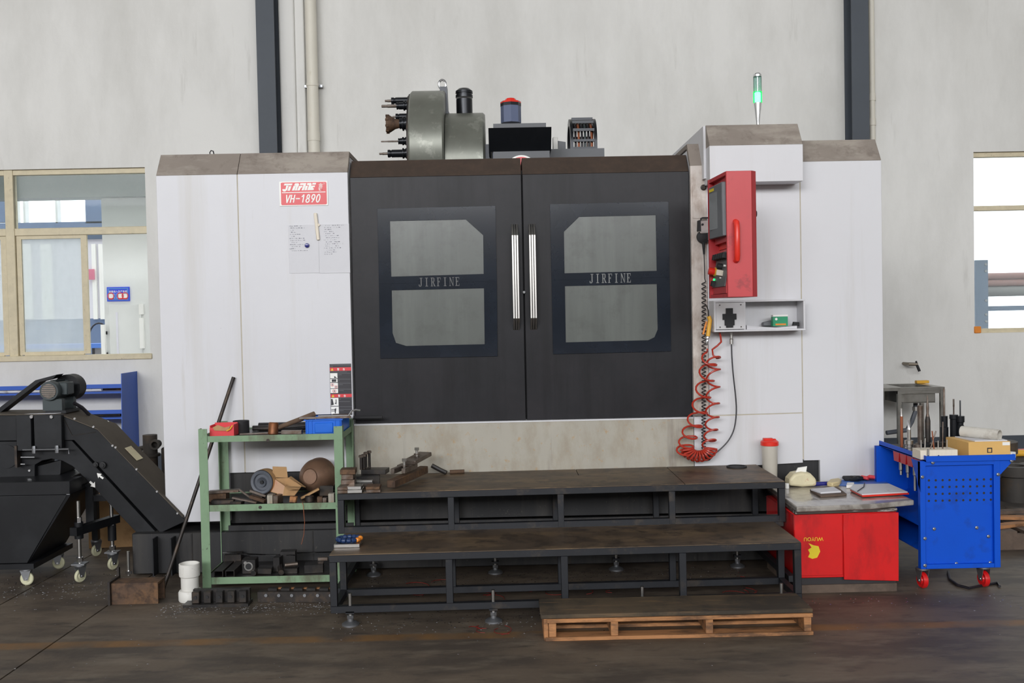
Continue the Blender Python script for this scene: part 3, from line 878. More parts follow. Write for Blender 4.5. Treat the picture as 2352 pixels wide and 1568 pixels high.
for oy in (0, 682):
    ox = 0 if oy == 0 else 24
    wp([(165 + ox, 292 + oy), (200 + ox, 222 + oy), (236 + ox, 290 + oy)], 'warning_triangle', 'yellow_print')
    for ch, cx in (('警', 330), ('告', 475)):
        p = zp(cx + ox, 288 + oy, 745, 825, 11.2, -.005)
        lettering(ch, 'lettering', 'white_print', wl, (p[0], -.005, p[1]), .0135, .0155, bold=.01)
wp([(190, 515), (305, 512), (306, 578), (192, 582)], 'pictogram_mark', 'black_print')
wp([(250, 440), (275, 435), (320, 475), (255, 482)], 'pictogram_mark', 'black_print')
wp([(170, 1015), (210, 1018), (245, 1165), (172, 1185)], 'pictogram_mark', 'black_print')
wp([(290, 1030), (310, 1030), (312, 1155), (265, 1135), (292, 1110)], 'pictogram_mark', 'black_print')
wp([(178, 1285), (265, 1285), (265, 1300), (178, 1300)], 'pictogram_mark', 'black_print')
wp([(178, 1322), (265, 1322), (265, 1337), (178, 1337)], 'pictogram_mark', 'black_print')
wp([(262, 1280), (300, 1250), (305, 1285), (292, 1390), (272, 1390)], 'pictogram_mark', 'black_print')
for cx, cy, rr in ((207, 655, 34), (302, 705, 34), (258, 815, 40)):
    c = zp(cx, cy, 745, 825, 11.2, -.004); r = rr / 11.2 / 366
    MB().tube([(c[0] + r * math.cos(a), -.0045, c[1] + r * math.sin(a)) for a in [i * PI / 8 for i in range(16)]], .0014, 4, True).build('prohibition_ring', 'red_print', wl)
    MB().lathe([(r * .45, 0), (r * .45, .001)], (c[0], -.0042, c[1]), (0, -1, 0), 8).build('pictogram_mark', 'black_print', wl)
tl = MB()
for (x0, x1, y) in ((150, 670, 128), (150, 680, 152), (150, 210, 188), (150, 570, 322), (352, 670, 358), (355, 440, 396), (356, 670, 508), (358, 395, 548), (360, 670, 612), (362, 470, 652), (366, 690, 766), (368, 500, 803),
                    (374, 695, 992), (376, 415, 1024), (376, 655, 1085), (384, 705, 1218), (386, 690, 1285), (388, 490, 1318)):
    x = x0
    while x < x1:
        a = zp(x, y + 6, 745, 825, 11.2, -.003); b = zp(x + 13, y - 6, 745, 825, 11.2, -.003)
        tl.box(a[0], b[0], -.0036, -.003, a[1], b[1]); x += 19
tl.build('fine_print', 'grey_plastic', wl, kind='stuff', flat=True)

# ------------------------------------------------------------------ machine parts rising behind the doors
YC = 1.3
zd = at(980, 212, YC).z
xd0, xd1 = at(937, 300, YC - .42).x, at(1019, 300, YC - .42).x
RD = .46
drum = MB().lathe([(RD - .012, 0), (RD, .012), (RD, xd1 - xd0 - .012), (RD - .012, xd1 - xd0)], (xd0, YC, zd - RD), (1, 0, 0), 64).build('tool_magazine', 'drum_grey', mc, 'grey tool magazine drum')
MB().lathe([(RD - .02, 0), (RD - .02, .012)], (xd0 - .012, YC, zd - RD), (1, 0, 0), 48).build('rim', 'dark_steel', drum)
zg = at(1065, 262, YC).z
xg1 = at(1113, 330, YC - .3).x
RG = .40
MB().lathe([(RG, 0), (RG, xg1 - xd1 - .015), (RG - .015, xg1 - xd1)], (xd1 + .004, YC, zg - RG), (1, 0, 0), 56).build('gear_housing', 'drum_grey', drum)
b0 = at(1017, 205, YC)
MB().prism([(b0.x - .02, zg - .05), (b0.x - .02, zd + .03), (b0.x + .035, zd + .03), (b0.x + .04, zg + .02), (b0.x + .07, zg - .05)], YC - .05, YC + .05).build('lifting_bracket', 'tool_black', drum)
e0 = Vector((at(1016, 193, YC).x, YC, at(1016, 194, YC).z))
er = MB().tube([e0 + Vector((.027 * math.cos(a), 0, .034 * math.sin(a))) for a in [i * PI / 12 for i in range(24)]], .0085, 8, True)
er.cyl((e0.x, YC, zd + .028), (e0.x, YC, e0.z - .03), .018, n=12).build('eye_bolt', 'chrome', drum)
m0 = at(1067, 262, YC)
zm = at(1067, 204, YC).z
mr_ = .061
MB().lathe([(mr_, 0), (mr_, zm - m0.z - .05)], (m0.x, YC, m0.z - .03), (0, 0, 1), 28).build('magazine_motor', 'tool_black', drum)
MB().lathe([(mr_ + .004, 0), (mr_ + .004, .018), (mr_ - .002, .02), (mr_ - .002, .03), (mr_ + .004, .032), (mr_ + .003, .05), (mr_ - .02, .068)], (m0.x, YC, zm - .068), (0, 0, 1), 28).build('motor_cap', 'tool_black', drum)

# spindle head and its covers
YH = .8
def hx(px, py, Y): return at(px, py, Y).x
hv = MB()
a = [at(1122, 300, YH), at(1265, 297, YH), at(1262, 350, YH), at(1133, 352, YH)]
sh0 = box(at(1133, 400, YH + .02).x, at(1262, 400, YH + .02).x, YH + .02, YH + .6, 2.2, at(1200, 300, YH + .02).z - .01).build('spindle_head', 'head_blue', mc)
MB().prism([(YH - .1, a[0].z - .0), (YH + .5, a[0].z + .0), (YH + .5, a[3].z), (YH + .0, a[3].z + .01)], a[0].x, a[1].x, 'x').build('visor', 'tool_black', sh0)
box(a[3].x, a[2].x, YH - .02, YH + .4, 2.3, a[3].z + .008).build('head_front', 'head_grey', sh0)
t0, t1 = at(1133, 298, YH + .1), at(1254, 282, YH + .1)
box(t0.x, t1.x, YH + .1, YH + .55, t0.z - .005, t1.z).build('head_top', 'head_grey', sh0)
q0, q1 = at(1151, 282, YH + .3), at(1196, 243, YH + .3)
cx_, rr_ = (q0.x + q1.x) / 2, (q1.x - q0.x) / 2 * 1.02
MB().lathe([(rr_, 0), (rr_, q1.z - q0.z)], (cx_, YH + .3, q0.z - .004), (0, 0, 1), 8).build('spindle_motor', 'head_blue', sh0)
MB().lathe([(rr_ * 1.02, 0), (rr_ * 1.02, .022)], (cx_, YH + .3, q1.z - .004), (0, 0, 1), 8).build('motor_band', 'tool_black', sh0)
zc2 = at(1173, 226, YH + .3).z
MB().lathe([(rr_ * 1.03, 0), (rr_ * 1.0, .012), (rr_ * .6, .018), (rr_ * .5, zc2 - q1.z - .022), (rr_ * .4, zc2 - q1.z - .018)], (cx_, YH + .3, q1.z + .018), (0, 0, 1), 8).build('motor_cap', 'red_bright', sh0)
# round red and white emblem on the head, showing over and between the doors
ez = at(1197, 356, YH - .03)
for rr2, m_, dy in ((.115, 'white_print', 0), (.103, 'red_print', .002)):
    MB().lathe([(rr2, 0), (rr2, .006)], (ez.x, YH - .022 - dy, ez.z - .115), (0, -1, 0), 40).build('emblem', m_, sh0)
q0, q1 = at(1268, 355, YH + .3), at(1388, 340, YH + .3)
box(q0.x - .02, q1.x, YH + .3, YH + 1.0, 2.3, q1.z).build('saddle_cover', 'head_grey', mc)
q0, q1 = at(1270, 342, YH + .35), at(1281, 315, YH + .35)
box(q0.x, q1.x, YH + .34, YH + .4, q1.z - .12, q1.z).build('valve_block', 'white_plastic', mc, bevel=.004)
q0, q1 = at(1281, 342, YH + .4), at(1299, 327, YH + .4)
MB().prism([(q0.x, q0.z - .02), (q0.x, q1.z + .01), (q1.x, q1.z), (q1.x, q0.z - .02)], YH + .38, YH + .5).build('connector_box', 'head_grey', mc)
q0 = at(1112, 340, YH + .2); q1 = at(1124, 331, YH + .2)
box(q0.x - .01, q1.x + .01, YH + .2, YH + .5, 2.3, q1.z).build('side_guard', 'tool_black', mc)
# cable drag chain
YK = YH + .55
k0, k1 = at(1311, 340, YK), at(1371, 262, YK)
xa, xb, zlo, zhi = k0.x, k1.x, k0.z - .03, k1.z
dc = MB()
arc = []
Rk = .2
for i in range(15):
    a_ = PI * i / 14
    arc.append((YK + Rk - Rk * math.cos(a_), zhi - Rk + Rk * math.sin(a_)))
inner = [(YK + Rk - (Rk - .05) * math.cos(PI * i / 14), zhi - Rk + (Rk - .05) * math.sin(PI * i / 14)) for i in range(15)]
for x in (xa, xb - .022):
    poly = [(YK, zlo)] + arc + [(YK + 2 * Rk, zlo)] + [(YK + 2 * Rk - .05, zlo)] + inner[::-1] + [(YK + .05, zlo)]
    n = len(poly) // 2
    o_, i_ = poly[:n], poly[n:][::-1]
    dc.frame(o_, i_, x, x + .022, 'x')
dch = dc.build('drag_chain', 'tool_black', mc, 'black cable drag chain loop')
for i in range(9):
    z_ = zlo + .02 + i * .058
    if z_ < zhi - .16:
        box(xa + .02, xb - .02, YK - .004, YK + .02, z_, z_ + .018).build('link_bar', 'tool_black', dch)
for i in range(2, 13, 2):
    y_, z_ = arc[i]
    MB().obox(((xa + xb) / 2, y_, z_), (xb - xa - .04, .02, .02), (0, 0, 0)).build('link_bar', 'tool_black', dch)
for i, m_ in enumerate(('cable_black', 'copper_wire', 'cable_black', 'motor_green', 'cable_black', 'copper_wire')):
    x = xa + .04 + i * (xb - xa - .08) / 5
    MB().tube([(x, YK + .03, zlo)] + [(x, YK + Rk - (Rk - .03) * math.cos(PI * k / 8), zhi - Rk + (Rk - .03) * math.sin(PI * k / 8)) for k in range(9)], .009, 6).build('cable', m_, dch)
# small hook on the left roof
hk = at(487, 352, .3)
MB().tube([hk + Vector((-.012, 0, -.02)), hk + Vector((-.014, 0, .006)), hk + Vector((-.006, 0, .018)), hk + Vector((.008, 0, .014)), hk + Vector((.016, 0, -.02))], .004, 6).build('roof_hook', 'cable_black', mc)

# signal tower
YT = .1
s0 = at(1741, 286, YT)
sx = s0.x
def sz(py): return at(1740.5, py, YT).z
st_ = MB().lathe([(.011, 0), (.011, .05), (.0245, sz(238) - 2.722), (.0245, sz(236) - 2.722)], (sx, YT, 2.722), (0, 0, 1), 24).build('signal_tower', 'chrome', mc, 'signal tower with green lamp lit')
MB().lathe([(.0275, 0), (.0275, sz(211) - sz(236))], (sx, YT, sz(236)), (0, 0, 1), 24).build('green_shell', 'green_shell', st_)
MB().lathe([(.019, .003), (.019, sz(213) - sz(236)), (.01, sz(211.5) - sz(236))], (sx, YT, sz(236)), (0, 0, 1), 20).build('green_lamp', 'lamp_green', st_)
MB().lathe([(.0255, 0), (.0255, sz(176) - sz(211))], (sx, YT, sz(211)), (0, 0, 1), 24).build('clear_tube', 'lamp_tube', st_)
MB().lathe([(.007, 0), (.007, sz(176) - sz(211))], (sx, YT, sz(211)), (0, 0, 1), 12).build('inner_rod', 'chrome', st_)
MB().lathe([(.026, 0), (.026, .012), (.02, .02), (.006, .023)], (sx, YT, sz(176)), (0, 0, 1), 24).build('cap', 'chrome', st_)

# ------------------------------------------------------------------ control console
X0, X1, XB, XC = 1.222, 1.245, 1.385, 1.415
YN, YR, ZB, ZT = -.80, -.42, 1.652, 2.341
side = [(X1, ZB), (X1, ZT), (XB, ZT), (XC, ZT - .004), (XC, ZB + .0), (XB, ZB)]
con = MB().prism([(X1, ZB), (X1, ZT), (XB, ZT), (XB, ZB)], YN, YN + .02).build('control_console', 'red_paint', mc, 'red control console turned to the left', bevel=.003, seg=2)
MB().prism([(XB, ZT), (XC, ZT), (XC, ZB), (XB, ZB)], YN + .03, YR).build('back_cover', 'red_paint', con)
MB().add([(XB, YN, ZB), (XB, YN, ZT), (XC, YN + .03, ZT), (XC, YN + .03, ZB), (XB, YN + .03, ZB), (XB, YN + .03, ZT)], [(0, 1, 2, 3), (0, 3, 4), (1, 5, 2), (0, 4, 5, 1), (3, 2, 5, 4)]).build('chamfer', 'red_dark_paint', con)
box(X0, XB, YR - .02, YR, ZB, ZT).build('far_side', 'red_dark_paint', con)
MB().prism([(X1, YN + .02), (XB, YN + .02), (XB, YR - .02), (X0 + .004, YR - .02)], ZT - .02, ZT, 'z').build('top_plate', 'red_paint', con)
MB().prism([(X1, YN + .02), (XB, YN + .02), (XB, YR - .02), (X0 + .004, YR - .02)], ZB, ZB + .02, 'z').build('bottom_plate', 'red_paint', con)
ZS0, ZS1 = 1.992, 2.29
XP = 1.276
box(X1 + .012, XB, YN + .02, YR - .02, ZS0 - .03, ZT - .02).build('upper_front', 'red_paint', con)
MB().prism([(X1 - .014, YN + .05), (X1 + .012, YN + .045), (X1 + .012, YR - .05), (X0 - .004, YR - .05)], ZS0, ZS1, 'z').build('screen_bezel', 'grey_plastic', con, bevel=.004)
MB().prism([(X1 - .0165, YN + .12), (X1 - .013, YN + .12), (X0 - .003, YR - .075), (X0 - .007, YR - .075)], ZS0 + .05, ZS1 - .04, 'z').build('screen', 'screen_glass', con)
MB().prism([(X1 - .0165, YN + .16), (X1 - .013, YN + .16), (X0 - .003, YR - .075), (X0 - .007, YR - .075)], ZS1 - .03, ZS1 - .014, 'z').build('screen_stripe', 'yellow_print', con)
box(XP + .005, XB, YN + .02, YR - .02, 1.93, ZS0 - .03).build('inner_back', 'red_bright', con)
lp = [(XP, 1.925), (X1 - .004, 1.72), (X1 - .004, 1.675), (XP + .03, 1.675), (XP + .03, 1.925)]
MB().prism(lp, YN + .02, YR - .02).build('lower_front', 'red_paint', con)
dv = Vector((X1 - .004 - XP, 0, 1.72 - 1.925)).normalized()
nv = Vector((dv.z, 0, -dv.x)).normalized()
if nv.x > 0: nv = -nv
P0 = Vector((XP, 0, 1.925))
def onp(s, y, h): return P0 + dv * s + nv * h + Vector((0, y, 0))
lpan = MB().add([onp(.015, YN + .03, .001), onp(.015, YR - .03, .001), onp(.215, YR - .03, .001), onp(.215, YN + .03, .001), onp(.015, YN + .03, .006), onp(.015, YR - .03, .006), onp(.215, YR - .03, .006), onp(.215, YN + .03, .006)],
                [(0, 1, 2, 3), (4, 5, 6, 7), (0, 1, 5, 4), (1, 2, 6, 5), (2, 3, 7, 6), (3, 0, 4, 7)]).build('button_panel', 'panel_grey', con)
def button(s, y, r, h, name, m):
    a_, b_ = onp(s, y, .005), onp(s, y, .005 + h)
    MB().cyl(a_, b_, r, n=14).build(name, m, con)
for k in range(5):
    a_ = onp(.045, YN + .06 + k * .06, .012)
    MB().obox(a_, (.03, .035, .055), (0, math.atan2(nv.x, nv.z), 0)).build('key_switch', 'rubber', con)
button(.1, YN + .17, .017, .028, 'selector_knob', 'rubber'); button(.1, YN + .08, .006, .012, 'indicator', 'white_print')
button(.125, YR - .075, .026, .012, 'stop_collar', 'yellow_plastic'); button(.125, YR - .075, .021, .045, 'stop_button', 'red_bright')
button(.165, YN + .15, .005, .01, 'indicator', 'white_print'); button(.17, YR - .07, .006, .01, 'indicator', 'led_green')
MB().obox(onp(.14, YN + .12, .018), (.03, .012, .05), (.3, math.atan2(nv.x, nv.z), 0)).build('lever', 'wood_light', con)
MB().obox(onp(.195, YR - .09, .012), (.03, .04, .03), (0, math.atan2(nv.x, nv.z), 0)).build('rocker', 'rubber', con)
hm = [(1.30, 0), (1.30, 0)]
hx_, hz0, hz1 = at(1690, 550, YN).x, at(1690, 598, YN).z, at(1690, 509, YN).z
MB().tube([(hx_, YN + .002, hz0), (hx_, YN - .022, hz0 + .006), (hx_, YN - .032, hz0 + .03), (hx_, YN - .032, hz1 - .03), (hx_, YN - .022, hz1 - .006), (hx_, YN + .002, hz1)], .016, 14).build('grip_handle', 'red_bright', con, 'bright red grip handle')
kb = at(1741, 490, -.62)
MB().lathe([(.008, 0), (.008, .02), (.017, .022), (.017, .045)], (XC, -.6, kb.z), (1, 0, 0), 14).build('lock_knob', 'rubber', con)
MB().box(1.30, 1.37, YR, -.001, 2.02, 2.09).build('support_arm', 'white_panel_clean', con)

# ------------------------------------------------------------------ accessory box below the console
bx0, bx1, by0, bz0, bz1, bxm = 1.307, 1.870, -.15, 1.448, 1.641, 1.49
ab = MB().box(bx0, bx1, by0, -.001, bz0, bz0 + .012).box(bx0, bx1, by0, -.001, bz1 - .012, bz1).box(bx0, bx0 + .012, by0, -.001, bz0 + .012, bz1 - .012)
ab.box(bx1 - .012, bx1, by0, -.001, bz0 + .012, bz1 - .012).box(bxm, bxm + .012, by0, -.001, bz0 + .012, bz1 - .012).box(bx0 + .012, bx1 - .012, -.012, -.001, bz0 + .012, bz1 - .012)
abx = ab.build('accessory_box', 'white_panel_clean', mc, 'white open accessory box', bevel=.0015)
box(bx0 + .012, bxm + .004, by0 - .003, by0 + .006, bz0 + .016, bz1 - .014).build('cover_plate', 'white_panel', abx)
cxx, czz = at(1675, 730, by0).x, at(1675, 730, by0).z
MB().box(cxx - .021, cxx + .021, by0 - .012, by0 - .003, czz - .058, czz + .06).box(cxx - .042, cxx + .042, by0 - .0115, by0 - .003, czz - .01, czz + .026).box(cxx - .03, cxx + .03, by0 - .011, by0 - .003, czz - .045, czz - .01).build('cross_holder', 'rubber', abx, 'black cross shaped holder')
for dx, dz in ((.035, .03), (.035, .165), (.165, .03), (.165, .165)):
    MB().lathe([(.004, 0), (.004, .003)], (bx0 + dx, by0 - .003, bz0 + dz), (0, -1, 0), 8).build('screw', 'dark_steel', abx)

# ------------------------------------------------------------------ things in the accessory box
zf = bz0 + .0125
MB().prism([(bxm + .02, zf), (bxm + .02, zf + .026), (bxm + .06, zf + .018), (bxm + .2, zf + .008), (bx1 - .05, zf + .016), (bx1 - .05, zf)], -.14, -.04).build('paper_stack', 'paper', label='curled white papers lying in the open accessory box', cat='papers')
MB().prism([(1.63, zf + .019), (1.63, zf + .04), (1.70, zf + .056), (1.70, zf + .019)], -.075, -.03).build('grey_case', 'grey_plastic', label='grey tapered case left of the green carton in the accessory box', cat='case', bevel=.003)
gx0, gx1 = at(1774, 740, -.12).x, at(1808, 740, -.12).x
gb = thing('small_carton', 'green and white small carton standing in the accessory box', 'carton', ((gx0 + gx1) / 2, -.11, zf + .016))
box(gx0, gx1, -.135, -.09, zf + .016, zf + .075).build('carton', 'green_print', gb)
box(gx0, gx1, -.136, -.089, zf + .0755, zf + .086).build('lid', 'white_print', gb)
box(gx0 + .015, gx1 - .012, -.1365, -.135, zf + .022, zf + .032).build('print_band', 'orange_plastic', gb)
MB().lathe([(.008, 0), (.008, .001)], (gx0 + .02, -.135, zf + .06), (0, -1, 0), 12).build('print_disc', 'white_print', gb)
MB().prism([(1.815, zf + .016), (1.82, zf + .04), (1.852, zf + .038), (1.852, zf + .012)], -.08, -.05).build('black_clip', 'rubber', label='black clip at the right end inside the accessory box', cat='clip')

# ------------------------------------------------------------------ handwheel pendant with coiled cord
hp0 = at(1614, 540, -.05)
hpn = thing('handwheel_pendant', 'black and grey handwheel pendant with coiled black cord on the post beside the console', 'pendant', (hp0.x, -.03, hp0.z))
def px2(x, y, Y): p = at(x, y, Y); return (p.x, p.z)
MB().prism([px2(1606, 507, -.04), px2(1628, 505, -.04), px2(1628, 535, -.04), px2(1608, 537, -.04), px2(1604, 528, -.04)], -.045, -.005).build('body', 'brushed_steel', hpn, bevel=.003)
MB().prism([px2(1604, 506, -.04), px2(1609, 505, -.04), px2(1610, 532, -.04), px2(1603, 530, -.04)], -.047, -.003).build('edge_guard', 'rubber', hpn)
c = at(1613.5, 515.5, -.045)
MB().lathe([(.007, 0), (.007, .008)], (c.x, -.045, c.z), (0, -1, 0), 12).build('switch', 'rubber', hpn)
c = at(1617, 543, -.045)
MB().lathe([(.041, 0), (.041, .022), (.034, .026), (.026, .026), (.02, .03), (.008, .03)], (c.x, -.012, c.z), (0, -1, 0), 28).build('handwheel', 'rubber', hpn)
a_, b_ = at(1610, 506, -.03), at(1628, 500, -.03)
MB().tube([(a_.x, -.03, a_.z), (a_.x, -.03, b_.z - .004), (a_.x + .01, -.03, b_.z), (b_.x, -.03, b_.z)], .005, 6).build('hook', 'rubber', hpn)
a_, b_ = at(1616, 560, -.03), at(1617, 584, -.03)
MB().cyl((a_.x, -.03, a_.z + .01), (b_.x, -.03, b_.z), .011, .006, 12).build('strain_relief', 'rubber', hpn)
pts = [Vector((b_.x, -.03, b_.z))]
b2 = at(1618, 640, -.03)
pts += [Vector((b_.x + .002, -.03, (b_.z + b2.z) / 2)), Vector((b2.x + .002, -.03, b2.z))]
top, bot = at(1616.5, 647, -.03), at(1616, 1045, -.03)
N_T = 46
zcur = 0
for k in range(N_T * 10 + 1):
    f = k / (N_T * 10)
    ff_ = f * .75 + .25 * (1 - (1 - f) ** 2)
    zz = top.z + (bot.z - top.z) * (ff_ * 1.0)
    a = 2 * PI * k / 10
    cx2 = top.x + (bot.x - top.x) * f
    pts.append(Vector((cx2 + .0125 * math.cos(a), -.03 + .0125 * math.sin(a), zz)))
MB().tube(pts, .0033, 5).build('coil_cord', 'cable_black', hpn)

# ------------------------------------------------------------------ air gun with red coil hose
ag0 = at(1630, 745, -.16)
ag = thing('air_gun', 'yellow air blow gun with long red coiled hose hanging beside the accessory box', 'air gun', (ag0.x, -.12, ag0.z))
g_ = [at(1631, 726, -.16), at(1634, 735, -.16), at(1632, 750, -.16), at(1629, 772, -.16)]
MB().tube([(p.x, -.12, p.z) for p in g_], .013, 12).build('grip', 'yellow_plastic', ag)
g_ = [at(1626, 738, -.16), at(1622, 752, -.16), at(1618, 768, -.16)]
MB().tube([(p.x, -.12, p.z) for p in g_], .006, 8).build('trigger', 'orange_plastic', ag)
a_, b_ = at(1631, 726, -.16), at(1625, 700, -.16)
MB().tube([(a_.x, -.12, a_.z), (a_.x - .002, -.12, (a_.z + b_.z) / 2), (b_.x, -.12, b_.z)], .0035, 6).build('nozzle', 'dark_steel', ag)
a_, b_ = at(1629, 770, -.16), at(1626, 794, -.16)
MB().lathe([(.008, 0), (.012, .006), (.012, .02), (.008, .024), (.01, .03), (.01, .05), (.006, .062)], (a_.x, -.12, a_.z), (b_ - a_), 10).build('coupling', 'chrome', ag)
# hose: from the gun down, a fan of coils, and back up to the box
hz = []
p0 = at(1626, 795, -.12)
hz.append(Vector((p0.x, -.12, p0.z)))
left = [(1612, 815, 22), (1614, 850, 24), (1606, 868, 28), (1598, 890, 32), (1590, 925, 32), (1580, 957, 33), (1572, 985, 31), (1565, 1010, 30), (1561, 1030, 30)]
Yh = -.078
def loop(cx_, cy_, rx_, dz_, n=14, tilt=0.0, start=0.0, R3=.05):
    """one open turn of the coil seen from the front"""
    c_ = at(cx_, cy_, Yh)
    return [Vector((c_.x + rx_ / 366 * math.cos(start + 2 * PI * k / n), Yh - .012 + .028 * math.sin(start + 2 * PI * k / n), c_.z - dz_ * k / n + tilt * math.sin(start + 2 * PI * k / n))) for k in range(n)]
ys = [815, 845, 884, 922, 956, 986, 1010, 1030]
xs2 = [1628, 1622, 1614, 1606, 1595, 1583, 1575, 1570]
path = [Vector((p0.x, -.1, p0.z - .02))]
for i in range(8):
    dz_ = (at(1600, ys[i + 1] if i < 7 else 1042, Yh).z - at(1600, ys[i], Yh).z) * -1
    path += loop(xs2[i], ys[i], 17, dz_, tilt=.02, start=PI * .5)
# gathered bottom bundle: turns fanned round an arc lying on the platform
cb = at(1604, 1032, Yh)
for i in range(11):
    th = PI + PI * (i + .5) / 11
    rad = .055 if i < 9 else .05
    ux, uz = math.cos(th), math.sin(th) * .62
    cc = Vector((cb.x + ux * .075, Yh - .012, cb.z + uz * .085 + .012))
    for k in range(12):
        a = 2 * PI * k / 12
        path.append(cc + Vector((ux * .042 * math.cos(a), .03 * math.sin(a), uz * .055 * math.cos(a))) + Vector((.002 * k / 12, 0, 0)))
ysr = [1024, 1006, 980, 950, 918, 878, 838, 815]
xsr = [1628, 1632, 1635, 1636, 1637, 1638, 1638, 1638]
for i in range(7):
    dz_ = (at(1600, ysr[i], Yh).z - at(1600, ysr[i + 1], Yh).z)
    path += loop(xsr[i], ysr[i], 16, dz_, tilt=-.02, start=PI * .5)
for (x, y, yy) in ((1632, 808, -.06), (1640, 797, -.07), (1656, 790, -.08), (1657, 780, -.09), (1653, 763, -.09)):
    p = at(x, y, yy); path.append(p)
# smooth the path once
sm = [path[0]]
for a, b in zip(path[:-1], path[1:]):
    sm.append((a + b) / 2)
sm.append(path[-1])
MB().tube(sm, .0062, 7).build('coil_hose', 'hose_red', ag)
# black cable on the right of the hose
cpt = [(1680, 790, -.05), (1681, 820, -.05), (1684, 860, -.05), (1690, 915, -.05), (1691, 950, -.05), (1686, 985, -.05), (1674, 1010, -.05), (1656, 1030, -.05), (1636, 1045, -.05), (1626, 1050, -.04)]
cb_ = thing('signal_cable', 'thin black cable with metal plug hanging under the accessory box', 'cable', (at(1680, 790, -.05).x, -.05, 1.3))
P_ = [at(*p) for p in cpt]
sm = []
for i in range(len(P_) - 1):
    for t in range(4):
        f = t / 4
        a = P_[max(i - 1, 0)]; b = P_[i]; c2 = P_[i + 1]; d = P_[min(i + 2, len(P_) - 1)]
        sm.append(.5 * ((2 * b) + (c2 - a) * f + (2 * a - 5 * b + 4 * c2 - d) * f * f + (3 * b - a - 3 * c2 + d) * f ** 3))
sm.append(P_[-1])
MB().tube(sm, .0042, 6).build('cable', 'cable_black', cb_)
MB().lathe([(.012, 0), (.012, .03), (.009, .034), (.009, .07)], (P_[0].x, -.05, P_[0].z), (0, 0, 1), 14).build('plug', 'brushed_steel', cb_)
MB().sph(P_[-1], .022, 10).build('end_grip', 'cable_black', cb_)

# ------------------------------------------------------------------ notes stuck on the left cabinet
pa = thing('paper_note', 'left sheet of handwritten notes under the blue magnet on the machine', 'paper', (-1.23, -.002, 1.87), group='handwritten notes on the machine')
box(-1.318, -1.130, -.003, -.0012, 1.866, 2.168).build('sheet', 'paper', pa)
pb = thing('paper_note', 'right sheet of handwritten notes at the edge of the machine cabinet', 'paper', (-1.03, -.002, 1.87), group='handwritten notes on the machine')
box(-1.129, -.938, -.0035, -.0012, 1.863, 2.168).build('sheet', 'paper', pb)
rnd = random.Random(3)
for root, x0, x1, rows in ((pa, -1.312, -1.2, 13), (pb, -1.10, -.97, 15)):
    ink = MB()
    for r in range(rows):
        z_ = 2.158 - r * .0128
        x = x0 + rnd.random() * .02
        xe = x0 + (x1 - x0) * (.35 + .65 * rnd.random())
        while x < xe:
            w_ = .003 + .008 * rnd.random()
            ink.box(x, x + w_, -.0044, -.0037, z_ + rnd.random() * .0015, z_ + .0016 + rnd.random() * .003)
            x += w_ + .002 + .006 * rnd.random() * (3 if rnd.random() < .15 else 1)
    ink.build('handwriting', 'ink', root, kind='stuff', flat=True)
mg = at(705, 563.5, -.01)
MB().lathe([(.0145, 0), (.0145, .006), (.012, .011), (.007, .012)], (mg.x, -.0037, mg.z), (0, -1, 0), 24).build('magnet', 'navy_plastic', label='round dark blue magnet on the handwritten notes', cat='magnet')
k0, k1 = at(724, 489, -.012), at(731, 551, -.012)
kd = (k1 - k0)
cl = thing('wooden_stick', 'pale wooden stick clip stuck on the machine above the notes', 'stick', (k0.x, -.01, k1.z))
MB().obox((k0 + k1) / 2, (.02, .01, kd.length), (0, -math.atan2(kd.x, -kd.z), 0)).build('stick', 'wood_light', cl, bevel=.003)
MB().obox((k0 + k1) / 2 + Vector((.012, .002, .01)), (.014, .008, .014), (0, PI / 4, 0)).build('spring', 'wood_light', cl)

# ------------------------------------------------------------------ tool holders in the magazine
def holder(y_px, x_tip, x_hold, r_h, kind, label, back=False, rc=None):
    p = at(900, y_px, YC - .3)
    dz_ = p.z - (zd - RD)
    rt = .37
    dy = math.sqrt(max(.0, rt * rt - dz_ * dz_)) if abs(dz_) < rt else 0
    yy = YC + dy if back else YC - dy
    P1 = at(935, y_px, yy); PT = at(x_tip, y_px, yy); PH = at(x_hold, y_px, yy)
    z = P1.z
    t = thing('tool_holder', label, 'tool holder', (xd0, yy, z), 'tool holders in the drum')
    L_h = (xd0 - .012) - PH.x
    MB().lathe([(r_h * 1.35, 0), (r_h * 1.35, .012), (r_h * 1.1, .014), (r_h * 1.1, .022), (r_h * 1.35, .024), (r_h * 1.35, .034), (r_h, .036), (r_h, L_h * .8), (r_h * .85, L_h * .82), (r_h * .85, L_h * .86), (r_h, L_h * .88), (r_h, L_h)],
               (xd0 - .012, yy, z), (-1, 0, 0), 20).build('collet_chuck', 'tool_black', t)
    LT = PH.x - PT.x
    if kind == 'mill':
        MB().lathe([(r_h * .8, 0), (r_h * 1.0, LT * .35), (rc, LT * .75), (rc, LT)], (PH.x, yy, z), (-1, 0, 0), 18).build('face_mill', 'rust_steel', t)
        for k in range(9):
            a = 2 * PI * k / 9
            MB().obox((PT.x + .008, yy + rc * math.cos(a), z + rc * math.sin(a)), (.022, .014, .014), (a, 0, 0)).build('insert', 'rust_steel', t)
    else:
        MB().lathe([(rc, 0), (rc, LT * .6), (rc * .85, LT * .62), (rc * .85, LT * .98), (rc * .4, LT)], (PH.x, yy, z), (-1, 0, 0), 12).build('cutter', 'dirty_steel' if kind == 'drill' else 'brushed_steel', t)


